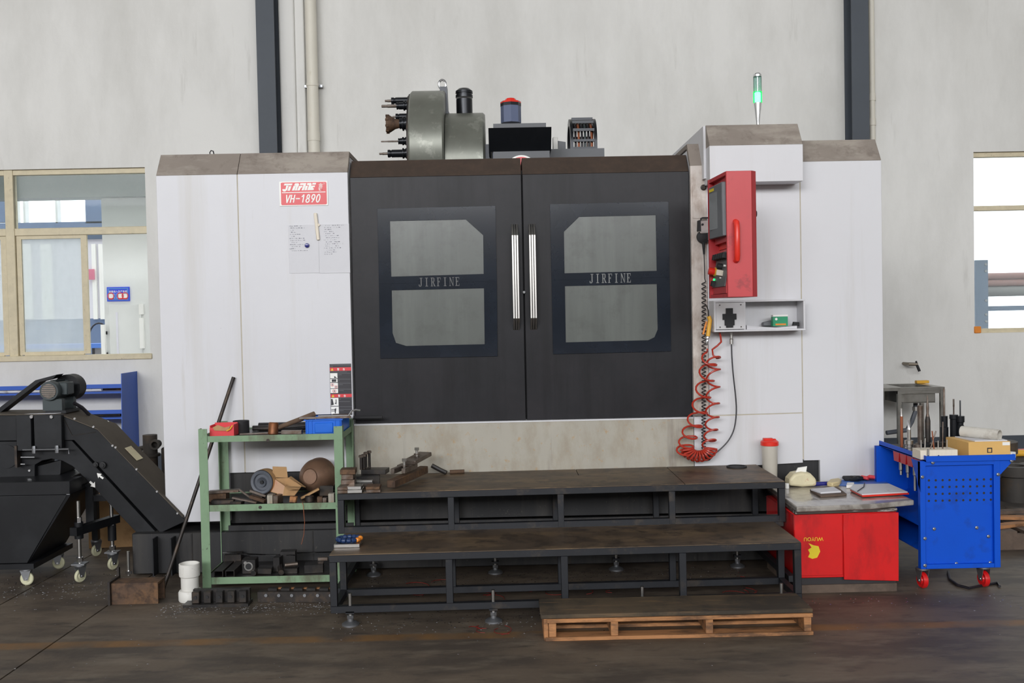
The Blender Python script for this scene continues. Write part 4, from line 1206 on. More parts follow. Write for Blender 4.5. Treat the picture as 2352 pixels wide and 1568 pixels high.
holder(243, 876, 911, .026, 'drill', 'tool holder with a long reamer, topmost front one on the drum', rc=.012)
holder(231, 884, 899, .026, 'drill', 'tool holder half hidden behind the topmost one on the drum', back=True, rc=.010)
holder(284, 888, 918, .038, 'mill', 'tool holder with a rusty face milling cutter on the drum', rc=.062)
holder(268, 901, 909, .026, 'drill', 'tool holder half hidden behind the face mill on the drum', back=True, rc=.008)
holder(324, 875, 915, .022, 'drill', 'tool holder with a thin long drill below the face mill', rc=.006)
holder(352, 871, 891, .028, 'drill', 'lowest tool holder on the drum with a short end mill', rc=.009)

# =================================================================== CHIP CONVEYOR
cv = thing('chip_conveyor', 'black inclined chip conveyor with motor running out of the left side of the machine', 'conveyor', (-2.5, .1, 0))
YA, YB = -.03, .26
def cz(pts, Y=YA): return [px2(x, y, Y) for x, y in pts]
up = cz([(-60, 954), (139, 953), (225, 987), (257, 1021), (428, 1196), (368, 1224), (222, 1066), (170, 1011), (-60, 1013)])
MB().prism(up, YA, YB).build('upper_casing', 'conveyor_black', cv, bevel=.003)
lo = cz([(-60, 1015), (163, 1012), (216, 1070), (358, 1224), (312, 1224), (193, 1098), (165, 1071), (140, 1058), (116, 1054), (95, 1058), (78, 1068), (78, 1107), (-60, 1108)])
MB().prism(lo, YA + .012, YB).build('lower_casing', 'conveyor_black', cv, bevel=.002)
tops = cz([(-60, 954), (139, 953), (225, 987), (257, 1021), (420, 1188)])
tc_ = [(a, b + .007) for a, b in tops] + [(a, b + .001) for a, b in tops[::-1]]
MB().prism(tc_, YA - .006, YB + .006).build('top_cover', 'conveyor_grime', cv)
for (x, y) in ((171, 961), (214, 980), (258, 1023), (265, 1027), (313, 1077), (360, 1128), (407, 1178)):
    p = at(x, y, YA)
    hexbolt((p.x + .004, YA - .005, p.z), (0, -1, 0), .008, .006, 'bolt', 'chrome', cv)
for (x, y) in ((250, 969), (297, 1013), (343, 1062)):
    p = at(x, y, YB)
    hexbolt((p.x, YB - .02, p.z + .002), (.6, 0, .8), .008, .008, 'bolt', 'chrome', cv)
MB().tube([at(147, 963, YA - .002), at(166, 1000, YA - .002), at(219, 992, YA - .002)], .0025, 5).build('weld_seam', 'dark_steel', cv)
# tension plates at the head
for (xa_, xb_, y0_, y1_, m_) in ((40, 72, 953, 1035, 'conveyor_black'), (81, 142, 952, 1030, 'conveyor_black')):
    a, b = at(xa_, y1_, YA - .03), at(xb_, y0_, YA - .03)
    box(a.x, b.x, YA - .04, YA - .001, a.z, b.z).build('head_plate', m_, cv, bevel=.003)
for (x, y) in ((73, 957), (119, 957)):
    p = at(x, y, YA - .04)
    hexbolt((p.x, YA - .04, p.z), (0, -1, 0), .012, .01, 'bolt', 'chrome', cv)
a, b = at(52, 1033, YA - .05), at(158, 1032, YA - .05)
MB().tube([(a.x, YA - .05, a.z), (b.x, YA - .05, a.z), (b.x, YA - .05, a.z - .03)], .005, 6).build('tie_rod', 'castor_steel', cv)
for x in (131, 78):
    p = at(x, 1030, YA - .05)
    hexbolt((p.x, YA - .05, a.z - .022), (0, 0, 1), .012, .045, 'adjusting_nut', 'castor_steel', cv)
a, b = at(38, 1022, YA - .02), at(45, 1072, YA - .02)
box(a.x, b.x, YA - .05, YA + .01, b.z, a.z).build('bearing_bracket', 'dark_steel', cv)
for y in (1050, 1066):
    a, b = at(48, y, YA - .03), at(80 if y < 1060 else 58, y, YA - .03)
    MB().cyl(a, b, .006, n=8).build('adjusting_screw', 'chrome', cv)
    hexbolt((a.x - .03, a.y, a.z), (1, 0, 0), .009, .01, 'bolt', 'chrome', cv)
p = at(14, 1048, YA + .01)
MB().lathe([(.075, 0), (.075, .006)], (p.x, YA + .012, p.z), (0, -1, 0), 24).build('bearing_cover', 'conveyor_black', cv)
p = at(68, 1080, YA + .01)
hexbolt((p.x, YA + .012, p.z), (0, -1, 0), .009, .008, 'bolt', 'chrome', cv)
a, b = at(80, 1062, YA + .06), at(142, 1066, YA + .06)
MB().prism(cz([(80, 1072), (142, 1056), (140, 1088), (92, 1105)], YA + .06), YA + .05, YB - .02).build('discharge_chute', 'conveyor_black', cv)
# roller knobs and arrow stickers
for (x, y, r) in ((222, 1066, .016), (238, 1067, .02)):
    p = at(x, y, YA)
    MB().lathe([(r, 0), (r, .02), (r * .6, .022), (r * .6, .028)], (p.x, YA - .001, p.z), (0, -1, 0), 16).build('roller_knob', 'rubber', cv)
for pts in ([(223, 1086), (234, 1088), (231, 1091), (239, 1097), (236, 1100), (228, 1094), (226, 1098)], [(205, 1107), (208, 1104), (215, 1110), (218, 1106), (219, 1119), (208, 1116), (211, 1113)]):
    MB().prism(cz(pts, YA + .01), YA + .0085 - .002, YA + .0118).build('arrow_sticker', 'white_print', cv, 'white arrow sticker')
stp = [Vector(((a1[0]), 0, a1[1])) for a1 in (tops[3], tops[4])]
d_ = (stp[1] - stp[0]).normalized()
n_ = Vector((-d_.z, 0, d_.x))
if n_.z < 0: n_ = -n_
s_a = stp[0] + d_ * .055 + n_ * .009
MB().add([s_a + Vector((0, YA + .09, 0)), s_a + d_ * .11 + Vector((0, YA + .09, 0)), s_a + d_ * .11 + Vector((0, YA + .2, 0)), s_a + Vector((0, YA + .2, 0)),
          s_a + n_ * .001 + Vector((0, YA + .09, 0)), s_a + n_ * .001 + d_ * .11 + Vector((0, YA + .09, 0)), s_a + n_ * .001 + d_ * .11 + Vector((0, YA + .2, 0)), s_a + n_ * .001 + Vector((0, YA + .2, 0))],
         [(0, 1, 2, 3), (4, 5, 6, 7), (0, 1, 5, 4), (1, 2, 6, 5), (2, 3, 7, 6), (3, 0, 4, 7)]).build('worn_label', 'tissue_wrap', cv, 'worn yellowish label')
# motor
mp0 = at(112, 898, -.01)
mot = MB().lathe([(.058, 0), (.062, .01), (.062, .05), (.055, .055), (.055, .2), (.062, .205), (.062, .22)], (mp0.x, -.01, mp0.z), (0, 1, 0), 28).build('motor', 'motor_green', cv, 'dark green conveyor motor')
MB().lathe([(.045, 0), (.045, .004)], (mp0.x, -.01, mp0.z), (0, -1, 0), 24).build('fan_grille', 'dirty_steel', mot)
for k in range(-3, 4):
    w_ = math.sqrt(.043 ** 2 - (k * .012) ** 2)
    box(mp0.x - w_, mp0.x + w_, -.0165, -.0145, mp0.z + k * .012 - .002, mp0.z + k * .012 + .002).build('grille_bar', 'motor_green', mot)
for k in range(14):
    a = 2 * PI * k / 14
    if math.sin(a) > -.5:
        MB().obox((mp0.x + .06 * math.cos(a), .12, mp0.z + .06 * math.sin(a)), (.004, .14, .012), (0, -a + PI / 2, 0)).build('cooling_fin', 'motor_green', mot)
MB().box(mp0.x + .03, mp0.x + .095, .04, .14, mp0.z - .03, mp0.z + .05).build('terminal_box', 'motor_green', mot, bevel=.006)
gb_ = at(166, 893, .22)
MB().lathe([(.085, 0), (.085, .1)], (gb_.x - .03, .21, gb_.z + .01), (0, 1, 0), 28).build('gear_cover', 'conveyor_black', mot)
zc_ = tops[1][1] + .008
box(mp0.x - .03, gb_.x + .05, .0, .24, zc_, zc_ + .018).build('mounting_plate', 'conveyor_black', mot)
for y_ in (.03, .2):
    box(mp0.x - .05, mp0.x + .07, y_ - .02, y_ + .02, zc_ + .018, mp0.z - .052).build('motor_foot', 'motor_green', mot)
# bent black chain guard
MB().prism(cz([(-60, 985), (88, 872), (137, 859), (128, 868), (97, 876), (2, 950), (-40, 984)], .14), .10, .2).build('chain_guard', 'conveyor_black', cv)
a, b = at(57, 940, YA), at(100, 938, YA)
# support: threaded legs on castors
def castor(c, parent, r=.04, w=.024, axis=(1, 0, 0), m='wheel_cream', up_=.115, spokes=False):
    """swivel castor standing at c on the floor; axis is the axle direction"""
    ax = Vector(axis).normalized()
    fw = Vector((0, 0, 1)).cross(ax)
    C_ = Vector((c[0], c[1], r + .001))
    fk = MB()
    for s_ in (-1, 1):
        o_ = C_ + ax * s_ * (w / 2 + .004)
        P_4 = [o_ + fw * -.012 + Vector((0, 0, -.008)), o_ + fw * .012 + Vector((0, 0, -.008)), o_ + fw * .035 + Vector((0, 0, up_ - r - .012)), o_ - fw * .03 + Vector((0, 0, up_ - r - .012))]
        t_ = ax * .0015
        fk.add([p - t_ for p in P_4] + [p + t_ for p in P_4], [(0, 1, 2, 3), (4, 5, 6, 7), (0, 1, 5, 4), (1, 2, 6, 5), (2, 3, 7, 6), (3, 0, 4, 7)])
    fk.cyl(C_ + Vector((0, 0, up_ - r - .014)), C_ + Vector((0, 0, up_ - r - .004)), .034, n=16)
    ob_ = fk.build('castor', 'castor_steel', parent)
    MB().lathe([(r * .45, 0), (r * .5, w * .15), (r * .85, w * .1), (r, w * .3), (r, w * .7), (r * .85, w * .9), (r * .5, w * .85), (r * .45, w)], C_ - ax * w / 2, ax, 24).build('wheel', m, ob_)
    MB().cyl(C_ - ax * (w / 2 + .008), C_ + ax * (w / 2 + .008), .006, n=8).build('axle', 'chrome', ob_)
    return ob_


for (x, y, zt_) in ((185, 1337, .50), (260, 1308, .42)):
    p = atz(x, y, 0)
    castor((p.x, p.y, 0), cv, axis=(.9, -.45, 0))
    MB().cyl((p.x, p.y, .115), (p.x, p.y, zt_), .0115, n=12).build('threaded_leg', 'brushed_steel', cv)
    MB().box(p.x - .04, p.x + .04, p.y - .035, p.y + .035, .112, .12).build('castor_plate', 'castor_steel', cv)
    for hh in (.125, zt_ - .13):
        MB().lathe([(.02, 0), (.02, .03)], (p.x, p.y, hh), (0, 0, 1), 6).build('lock_nut', 'chrome', cv)
    MB().cyl((p.x, p.y, zt_ - .23), (p.x, p.y, zt_ - .13), .026, n=14).build('leg_socket', 'conveyor_black', cv)
for (x, y) in ((222, 1277), (272, 1248)):
    p = atz(x, y, 0)
    castor((p.x, p.y, 0), cv, axis=(.9, -.45, 0))
    MB().box(p.x - .02, p.x + .02, p.y - .02, p.y + .02, .115, .55).build('rear_leg', 'conveyor_black', cv)
pf, pr2 = atz(185, 1337, 0), atz(260, 1308, 0)
MB().obox(((pf.x + pr2.x) / 2, (pf.y + pr2.y) / 2, .32), ((pf - pr2).length + .1, .05, .05), (0, 0, math.atan2(pr2.y - pf.y, pr2.x - pf.x))).build('leg_beam', 'conveyor_black', cv)
for (x0_, x1_, y0_, y1_) in ((198, 213, 1112, 1212), (213, 243, 1137, 1151)):
    a, b = at(x0_, y1_, .05), at(x1_, y0_, .05)
    box(a.x, b.x, .05, .1, a.z, b.z).build('support_frame', 'conveyor_black', cv)
# gusset plates where the conveyor enters the trough
for x_ in (350, 392):
    p = at(x_, 1250, -.16)
    box(p.x - .004, p.x + .004, -.16, -.076, .02, .25).build('gusset', 'conveyor_black', cv)
MB().cyl((at(298, 1300, -.1).x, -.12, .02), (at(298, 1300, -.1).x, -.12, .17), .009, n=10).build('jack_screw', 'brushed_steel', cv)
MB().lathe([(.02, 0), (.02, .02)], (at(298, 1300, -.1).x, -.12, .03), (0, 0, 1), 6).build('lock_nut', 'chrome', cv)
# loose sheet on the conveyor head
a, b = at(62, 938, .02), at(138, 930, .14)
MB().add([(a.x, -.02, zc_ + .001), (a.x + .2, -.022, zc_ + .0015), (a.x + .22, .0, zc_ + .002), (a.x + .03, -.0, zc_ + .001), (a.x, -.02, zc_ + .003), (a.x + .2, -.022, zc_ + .0035), (a.x + .22, .0, zc_ + .004), (a.x + .03, 0, zc_ + .003)],
         [(0, 1, 2, 3), (4, 5, 6, 7), (0, 1, 5, 4), (1, 2, 6, 5), (2, 3, 7, 6), (3, 0, 4, 7)]).build('loose_sheet', 'paper', label='white sheet lying on the conveyor head in front of the motor', cat='paper')
p1, p2 = at(170, 925, .1), at(205, 952, .2)
MB().tube([p1, (p1 + p2) / 2 + Vector((.0, 0, .01)), p2], .012, 8).build('motor_cable', 'cable_black', cv)

# ------------------------------------------------------------------ chip cart under the conveyor head
cc_ = thing('chip_cart', 'black tipping chip cart on cream castors under the conveyor head', 'cart', (-2.95, .05, 0))
CY0, CY1 = -.24, .30
zt1, zt0, zbt = .632, .549, .138
xr = -2.622
MB().prism([(-3.55, CY0), (xr, CY0), (xr, -.06), (-2.69, -.06), (-2.69, CY1), (-3.55, CY1)], zt0, zt1, 'z').build('rim', 'conveyor_black', cc_, bevel=.003)
MB().prism([(-3.5, zt0 - .001), (-2.642, zt0 - .001), (-2.894, zbt), (-3.3, zbt)], CY0 + .004, CY1 - .004).build('hopper', 'conveyor_black', cc_, bevel=.003)
MB().add([(-2.64, CY0 + .006, zt0), (xr, CY0 + .01, zt0 - .001), (xr, -.062, zt0 - .001), (-2.64, -.06, zt0), (-2.89, CY0 + .006, zbt), (-2.89, -.06, zbt)], [(0, 1, 2, 3), (0, 3, 5, 4), (0, 4, 1), (1, 4, 5, 2), (2, 5, 3)]).build('tipping_lip', 'conveyor_black', cc_)
box(-3.5, -2.85, CY0 - .01, CY0 + .04, .105, .137).build('base_bar', 'conveyor_black', cc_)
box(-3.5, -2.85, CY1 - .05, CY1, .105, .137).build('base_bar', 'conveyor_black', cc_)
box(-2.9, -2.85, CY0 + .04, CY1 - .05, .105, .137).build('base_bar', 'conveyor_black', cc_)
box(xr - .02, xr + .0, CY0 - .004, CY0 - .0005, zt0, zt0 + .004).build('edge_strip', 'castor_steel', cc_)
for (x, y) in ((60, 1345), (135, 1306)):
    p = atz(x, y, 0)
    castor((p.x, max(min(p.y, CY1), CY0 + .02), 0), cc_, axis=(0, 1, 0), up_=.105)
castor((-3.4, CY0 + .03, 0), cc_, axis=(0, 1, 0), up_=.105)
castor((-3.4, CY1 - .03, 0), cc_, axis=(0, 1, 0), up_=.105)

# =================================================================== STEP PLATFORM in front of the machine
TILT = math.radians(.28)
MT = Matrix.Translation((.33, 0, 0)) @ Matrix.Rotation(-TILT, 4, 'Y') @ Matrix.Translation((-.33, 0, 0))
sp = thing('step_platform', 'two tier black steel step platform with worn tread plates in front of the doors', 'platform', (.33, -.6, 0))
def sbox(x0, x1, y0, y1, z0, z1, name='frame_bar', m='step_black', bevel=.002, label=None):
    return MB().box(x0, x1, y0, y1, z0, z1).tf(MT).build(name, m, sp, label, bevel=bevel)
TX0, TX1, TYF, TYB, TZ = -.94, 1.589, -.66, -.025, .602
LX0, LX1, LYF, LZ = -.905, 1.523, -1.17, .375
T = .036
# treads (two chequer plates on top with a joint, plain plate at the right)
sbox(TX0 + .002, 1.02, TYF + .002, -.26, TZ - .004, TZ, 'tread_plate', 'chequer_plate', 0)
sbox(TX0 + .002, .45, -.255, TYB, TZ - .004, TZ, 'tread_plate', 'chequer_plate', 0)
sbox(.454, 1.02, -.255, TYB, TZ - .004, TZ, 'tread_plate', 'chequer_plate', 0)
sbox(1.024, TX1 - .002, TYF + .002, TYB, TZ - .004, TZ, 'tread_plate', 'tread_plate', 0)
sbox(LX0 + .002, LX1 - .002, LYF + .002, TYF + .01, LZ - .004, LZ, 'tread_plate', 'tread_plate', 0)
# top tier frame
sbox(TX0, TX1, TYF, TYF + T, TZ - .004 - T, TZ - .004)
sbox(TX0, TX1, TYB - T, TYB, TZ - .004 - T, TZ - .004)
for x in (TX0, -.32, .30, .93, TX1 - T):
    sbox(x, x + T, TYF + T, TYB - T, TZ - .004 - T, TZ - .004)
for x in (TX0, -.32, .30, .93, TX1 - T):
    sbox(x, x + T, TYF, TYF + T, LZ + .0, TZ - .004 - T, 'post')
    sbox(x, x + T, TYB - T, TYB, .11, TZ - .004 - T, 'post')
sbox(LX0, TX1 - .01, TYF + .004, TYF + .01, LZ - .03, LZ + .0, 'riser_plate')
sbox(TX0, TX1, TYF + .001, TYF + T, LZ - .004, LZ + .034)
# lower tier frame
sbox(LX0, LX1, LYF, LYF + T, LZ - .004 - T, LZ - .004)
for x in (LX0, -.31, .283, .893, LX1 - T):
    sbox(x, x + T, LYF + T, TYF, LZ - .004 - T, LZ - .004)
    sbox(x, x + T, LYF, LYF + T, .108, LZ - .004 - T, 'post')
for x in (LX0, LX1 - T, -.31, .283, .893):
    sbox(x, x + T, TYF - .2, TYF - .2 + T, .108, LZ - .004 - T, 'post')
sbox(LX0, LX1, LYF, LYF + T, .108 - T, .108)
sbox(LX0, LX1, TYF - .2, TYF - .2 + T, .108 - T, .108)
for x in (LX0, LX1 - T):
    sbox(x, x + T, LYF + T, TYF - .2, .108 - T, .108)
for x in (TX0, TX1 - T):
    sbox(x, x + T, TYF - .2 + T, TYB, .108 - T, .108)
sbox(TX0, TX1, TYB - T, TYB, .108 - T, .108)
# levelling feet
for (x, y) in ((-.807, LYF + .018), (-.07, LYF + .018), (.7, LYF + .018), (1.42, LYF + .018), (-.813, TYB - .15), (-.066, TYB - .16), (.677, TYB - .15), (1.426, TYB - .14)):
    ft = MB().lathe([(.045, 0), (.045, .008), (.03, .018), (.016, .022), (.016, .035)], (x, y, 0), (0, 0, 1), 18).build('levelling_foot', 'castor_steel', sp)
    MB().cyl((x, y, .035), (x, y, .165), .0095, n=10).build('threaded_rod', 'brushed_steel', ft)
    MB().lathe([(.018, 0), (.018, .016)], (x, y, .036), (0, 0, 1), 6).build('lock_nut', 'castor_steel', ft)
    MB().box(x - .022, x + .022, y - .018, y + .018, .062, .074).build('mount_tab', 'step_black', ft)
def topz(x): return TZ + (x - .33) * math.tan(TILT)
def lowz(x): return LZ + (x - .33) * math.tan(TILT)
# round dark ring mark lying at the right of the platform
p = atz(1686, 1067, .607)
MB().lathe([(.062, 0), (.062, .008), (.05, .009), (.05, .004)], (1.44, -.12, topz(1.44) + .001), (0, 0, 1), 28).build('rubber_disc', 'rubber', label='flat black rubber disc lying on the right end of the platform', cat='disc')

# ------------------------------------------------------------------ half pallet
pl = thing('wooden_pallet', 'narrow wooden pallet with dirty dark top used as the lowest step', 'pallet', (.83, -1.33, 0))
PXa, PXb, PYa, PYb = .172, 1.482, -1.485, -1.205
rnd = random.Random(5)
box(PXa - .01, PXb, PYa + .004, PYb, .108, .128).build('top_panel', 'pallet_top', pl, bevel=.003)
box(PXa + .02, PXb - .002, PYa, PYa + .09, .088, .107).build('deck_board', 'pallet_wood', pl, bevel=.002)
box(PXa + .02, PXb - .002, PYb - .1, PYb, .088, .107).build('deck_board', 'pallet_wood', pl, bevel=.002)
for x in (PXa + .028, .50, .96, PXb - .045):
    box(x, x + .036, PYa + .004, PYb - .004, .019, .087).build('bearer', 'pallet_wood', pl, bevel=.002)
box(PXa + .004, PXa + .026, PYa + .01, PYb - .004, .0, .107).build('bearer', 'pallet_wood', pl, bevel=.002)
box(PXa + .01, PXb, PYa, PYa + .085, .0, .018).build('bottom_board', 'pallet_wood', pl, bevel=.002)
box(PXa + .01, PXb, PYb - .09, PYb, .0, .018).build('bottom_board', 'pallet_wood', pl, bevel=.002)
box(PXa + .01, PXb - .05, PYb - .03, PYb - .012, .045, .068).build('back_slat', 'pallet_wood', pl)

# =================================================================== GREEN RACK
rk = thing('tool_rack', 'green angle iron rack with three shelves full of steel parts', 'rack', (-1.35, -.26, 0))
RX0, RX1, RY0, RY1 = -1.77, -.936, -.47, -.03
rh = .953
def angle_leg(xo, yo, dx, dy):
    b = MB()
    x0, x1 = sorted((xo, xo + dx * .05)); y0, y1 = sorted((yo, yo + dy * .005))
    b.box(x0, x1, y0, y1, 0, rh)
    x0, x1 = sorted((xo, xo + dx * .005)); y0, y1 = sorted((yo + dy * .005, yo + dy * .05))
    b.box(x0, x1, y0, y1, 0, rh)
    b.build('leg', 'rack_green', rk)
angle_leg(RX0, RY0, 1, 1); angle_leg(RX1, RY0, -1, 1); angle_leg(RX0, RY1, 1, -1); angle_leg(RX1, RY1, -1, -1)
SH = [(.875, .910), (.470, .508), (.044, .084)]
for (za, zb) in SH:
    box(RX0 + .045, RX1 - .045, RY0 + .006, RY0 + .011, za, zb).build('front_rail', 'rack_green', rk)
    box(RX0 + .045, RX1 - .045, RY1 - .011, RY1 - .006, za, zb).build('back_rail', 'rack_green', rk)
    box(RX0 + .006, RX0 + .011, RY0 + .045, RY1 - .045, za, zb).build('side_rail', 'rack_green', rk)
    box(RX1 - .011, RX1 - .006, RY0 + .045, RY1 - .045, za, zb).build('side_rail', 'rack_green', rk)
    box(RX0 + (.075 if za > .8 else .012), RX1 - .012, RY0 + .012, RY1 - .012, zb - .012, zb - .006).build('shelf_plate', 'oily_black', rk)
for x, y in ((615, 1011), (597, 1165)):
    p = at(x, y, RY0)
    MB().lathe([(.009, 0), (.009, .006)], (p.x, RY0 + .006, p.z), (0, -1, 0), 10).build('bolt', 'dark_steel', rk)
z1, z2, z3 = SH[0][1] - .0055, SH[1][1] - .0055, SH[2][1] - .0055

# --- top shelf
a, b = at(484, 998, -.40), at(539, 977, -.40)
rb = thing('torn_red_box', 'torn red cardboard box at the left end of the rack top', 'box', ((a.x + b.x) / 2, -.37, z1))
box(a.x, b.x, -.42, -.416, z1, z1 + .05).build('front', 'red_print', rb); box(a.x, a.x + .004, -.416, -.32, z1, z1 + .062).build('side', 'red_print', rb)
box(b.x - .004, b.x, -.416, -.32, z1, z1 + .066).build('side', 'red_print', rb); box(a.x + .004, b.x - .004, -.324, -.32, z1, z1 + .07).build('back', 'red_print', rb)
box(a.x + .004, b.x - .004, -.416, -.324, z1, z1 + .004).build('bottom', 'cardboard', rb)
MB().prism([(a.x + .02, z1 + .052), (a.x + .05, z1 + .066), (a.x + .09, z1 + .05), (b.x - .02, z1 + .058), (b.x - .03, z1 + .03), (a.x + .03, z1 + .034)], -.427, -.421).build('torn_flap', 'cardboard', rb)
MB().tube([(b.x - .04, -.43, z1 + .03), (b.x - .02, -.43, z1 + .04), (b.x - .005, -.425, z1 + .062)], .004, 6).build('yellow_strap', 'yellow_plastic', rb)
c = at(550, 985, -.3)
MB().lathe([(.048, 0), (.048, .072), (.042, .072), (.042, .01)], (c.x, -.26, z1 + .0), (0, 0, 1), 28).build('rubber_bush', 'rubber', label='black rubber bush beside the torn red box on the rack', cat='bush')
def bar(x0, x1, y, z, r, name, m, label, cat, group=None, dy=0, dz=0, n=10):
    return MB().cyl((x0, y, z), (x1, y + dy, z + dz), r, n=n).build(name, m, label=label, cat=cat, group=group)
xa_, xb_ = at(570, 985, -.3).x, at(700, 985, -.3).x
bar(xa_ + .02, xb_ + .02, -.12, z1 + .022, .021, 'steel_pipe', 'oily_black', 'thick black pipe at the back of the rack top', 'pipe')
bar(xa_, xa_ + .14, -.19, z1 + .017, .016, 'steel_pipe', 'dark_steel', 'short dark pipe lying left of the mallet on the rack top', 'pipe')
bar(xa_ + .13, xb_ + .02, -.3, z1 + .013, .012, 'steel_rod', 'oily_black', 'dark rod lying right of the mallet on the rack top', 'rod', dy=.08, dz=.008)
MB().obox((xa_ + .1, -.36, z1 + .005), (.26, .03, .006), (0, 0, .12)).build('steel_strip', 'dirty_steel', label='flat steel strip running under the mallet on the rack top', cat='strip')
MB().obox((xb_ - .06, -.38, z1 + .011), (.12, .03, .02), (0, 0, -.05)).build('steel_strip', 'dirty_steel', label='short flat steel bar in front of the blue crate on the rack top', cat='bar')
# mallet
mh = at(627, 985, -.42)
ml = thing('copper_mallet', 'copper headed mallet with wooden handle resting on the rack top and the blue crate', 'mallet', (mh.x, -.4, z1))
MB().lathe([(.024, 0), (.029, .006), (.029, .066), (.024, .074)], (mh.x, -.425, z1 + .0005), (.06, .12, 1), 22).build('head', 'mallet_copper', ml)
he = at(723, 950, -.26)
MB().cyl((mh.x + .012, -.42, z1 + .036), (he.x, -.27, he.z), .0125, .0165, 14).build('handle', 'handle_wood', ml)
# blue crate
a, b = at(702, 997, -.40), at(784, 962, -.40)
bc = thing('blue_crate', 'blue plastic parts crate at the right end of the rack top', 'crate', ((a.x + b.x) / 2, -.27, z1))
cx0, cx1, cy0, cy1, ch_ = a.x, b.x, -.40, -.1, .083
for nm, bb in (('front_wall', (cx0 + .006, cx1 - .006, cy0, cy0 + .004)), ('back_wall', (cx0 + .006, cx1 - .006, cy1 - .004, cy1)), ('side_wall', (cx0, cx0 + .004, cy0 + .002, cy1 - .002)), ('side_wall', (cx1 - .004, cx1, cy0 + .002, cy1 - .002))):
    MB().box(bb[0], bb[1], bb[2], bb[3], z1, z1 + ch_).build(nm, 'blue_plastic', bc)
MB().frame([(cx0 - .008, cy0 - .008), (cx1 + .008, cy0 - .008), (cx1 + .008, cy1 + .008), (cx0 - .008, cy1 + .008)], [(cx0 + .004, cy0 + .004), (cx1 - .004, cy0 + .004), (cx1 - .004, cy1 - .004), (cx0 + .004, cy1 - .004)], z1 + ch_ - .006, z1 + ch_, 'z').build('rim', 'blue_plastic', bc)
box(cx0 + .004, cx1 - .004, cy0 + .004, cy1 - .004, z1, z1 + .004).build('bottom', 'blue_plastic', bc)
box(cx0 + .055, cx1 - .05, cy0 - .006, cy0, z1 + .006, z1 + ch_ - .02).build('label_holder', 'blue_plastic', bc, bevel=.002)
for x in (cx0 + .012, cx0 + .035, cx1 - .04, cx1 - .016):
    box(x, x + .005, cy0 - .004, cy0, z1 + .002, z1 + ch_ - .006).build('rib', 'blue_plastic', bc)
zc_ = z1 + ch_ + .001
MB().tube([(cx0 + .06, -.31, zc_ + .009), (cx1 + .0, -.31, zc_ + .008), (cx1 + .03, -.31, zc_ + .009), (cx1 + .05, -.31, zc_ + .038), (cx1 + .075, -.31, zc_ + .043), (cx1 + .1, -.31, zc_ + .04)], .0055, 8).build('crank_handle', 'chrome', label='bright cranked steel handle lying across the blue crate', cat='handle')
MB().obox((cx0 + .11, -.36, zc_ + .006), (.3, .03, .01), (0, 0, .04)).build('flat_wrench', 'dirty_steel', label='dark flat wrench lying across the front of the blue crate', cat='wrench')
MB().obox((cx1 - .03, -.24, zc_ + .007), (.1, .05, .012), (0, 0, -.1)).build('steel_block', 'dark_steel', label='small dark steel block on top of the blue crate', cat='block')
bar(cx1 + .02, cx1 + .2, -.06, z1 + .055, .011, 'tool_grip', 'rubber', 'black tool grip sticking out behind the blue crate', 'tool')

# --- middle shelf
c = at(602, 1106, -.3)
wy0 = -.33
wh = thing('transport_roller', 'grey rubber roller wheel on the middle rack shelf', 'wheel', (c.x, -.25, z2))
zc_ = c.z
MB().lathe([(.012, .02), (.02, .012), (.028, .004), (.03, .018), (.048, .018), (.052, .004), (.066, .0), (.071, .006), (.071, .085), (.066, .09)], (c.x, wy0, zc_), (.25, 1, 0), 36).build('tyre', 'rubber_grey', wh)
MB().lathe([(.011, .0), (.011, .012)], (c.x + .001, wy0 + .008, zc_), (.25, 1, 0), 16).build('bore', 'rubber', wh)
MB().lathe([(.074, .012), (.0745, .03), (.0745, .07), (.072, .088)], (c.x, wy0, zc_), (.25, 1, 0), 36, close=False).build('tread_band', 'cardboard', wh)
for k, (dx, dz, ln, m_) in enumerate(((-.03, .0, .14, 'dark_steel'), (.05, .0, .15, 'dark_steel'))):
    MB().box(c.x + dx - .03, c.x + dx + .03, wy0 + .02, wy0 + .02 + ln, z2, zc_ - .069 if k == 0 else zc_ - .062).build('steel_block', m_, label=('dark steel block under the left of the roller wheel', 'dark steel block under the right of the roller wheel')[k], cat='block', group='blocks under the roller wheel')
# open carton
q = [at(621, 1108, -.36), at(659, 1117, -.38), at(652, 1142, -.38), at(618, 1133, -.36)]
cbx = thing('open_carton', 'small open cardboard carton tipped over on the middle rack shelf', 'carton', (q[1].x, -.3, z2))
cx_ = at(640, 1125, -.38)
def plate4(pts, nm, m_, t=.003):
    P4 = [Vector(p) for p in pts]
    n = (P4[1] - P4[0]).cross(P4[2] - P4[0]).normalized() * t
    MB().add(P4 + [p + n for p in P4], [(0, 1, 2, 3), (4, 5, 6, 7), (0, 1, 5, 4), (1, 2, 6, 5), (2, 3, 7, 6), (3, 0, 4, 7)]).build(nm, m_, cbx)
cA_, cB_, cC_, cD_ = at(628, 1098, -.30), at(654, 1116, -.38), at(649, 1138, -.39), at(619, 1128, -.31)
cE_, cF_, cG_ = at(692, 1117, -.36), at(677, 1138, -.37), at(662, 1097, -.27)
cH_ = cG_ + (cD_ - cA_)
plate4([cA_, cB_, cC_, cD_], 'side', 'cardboard_pink'); plate4([cB_, cE_, cF_, cC_], 'front', 'cardboard')
plate4([cE_, cG_, cH_, cF_], 'side', 'cardboard'); plate4([cG_, cA_, cD_, cH_], 'back', 'cardboard'); plate4([cC_, cF_, cH_, cD_], 'bottom', 'cardboard')
plate4([at(626, 1096, -.30), at(661, 1097, -.27), at(658, 1072, -.25), at(626, 1071, -.28)], 'flap', 'cardboard')
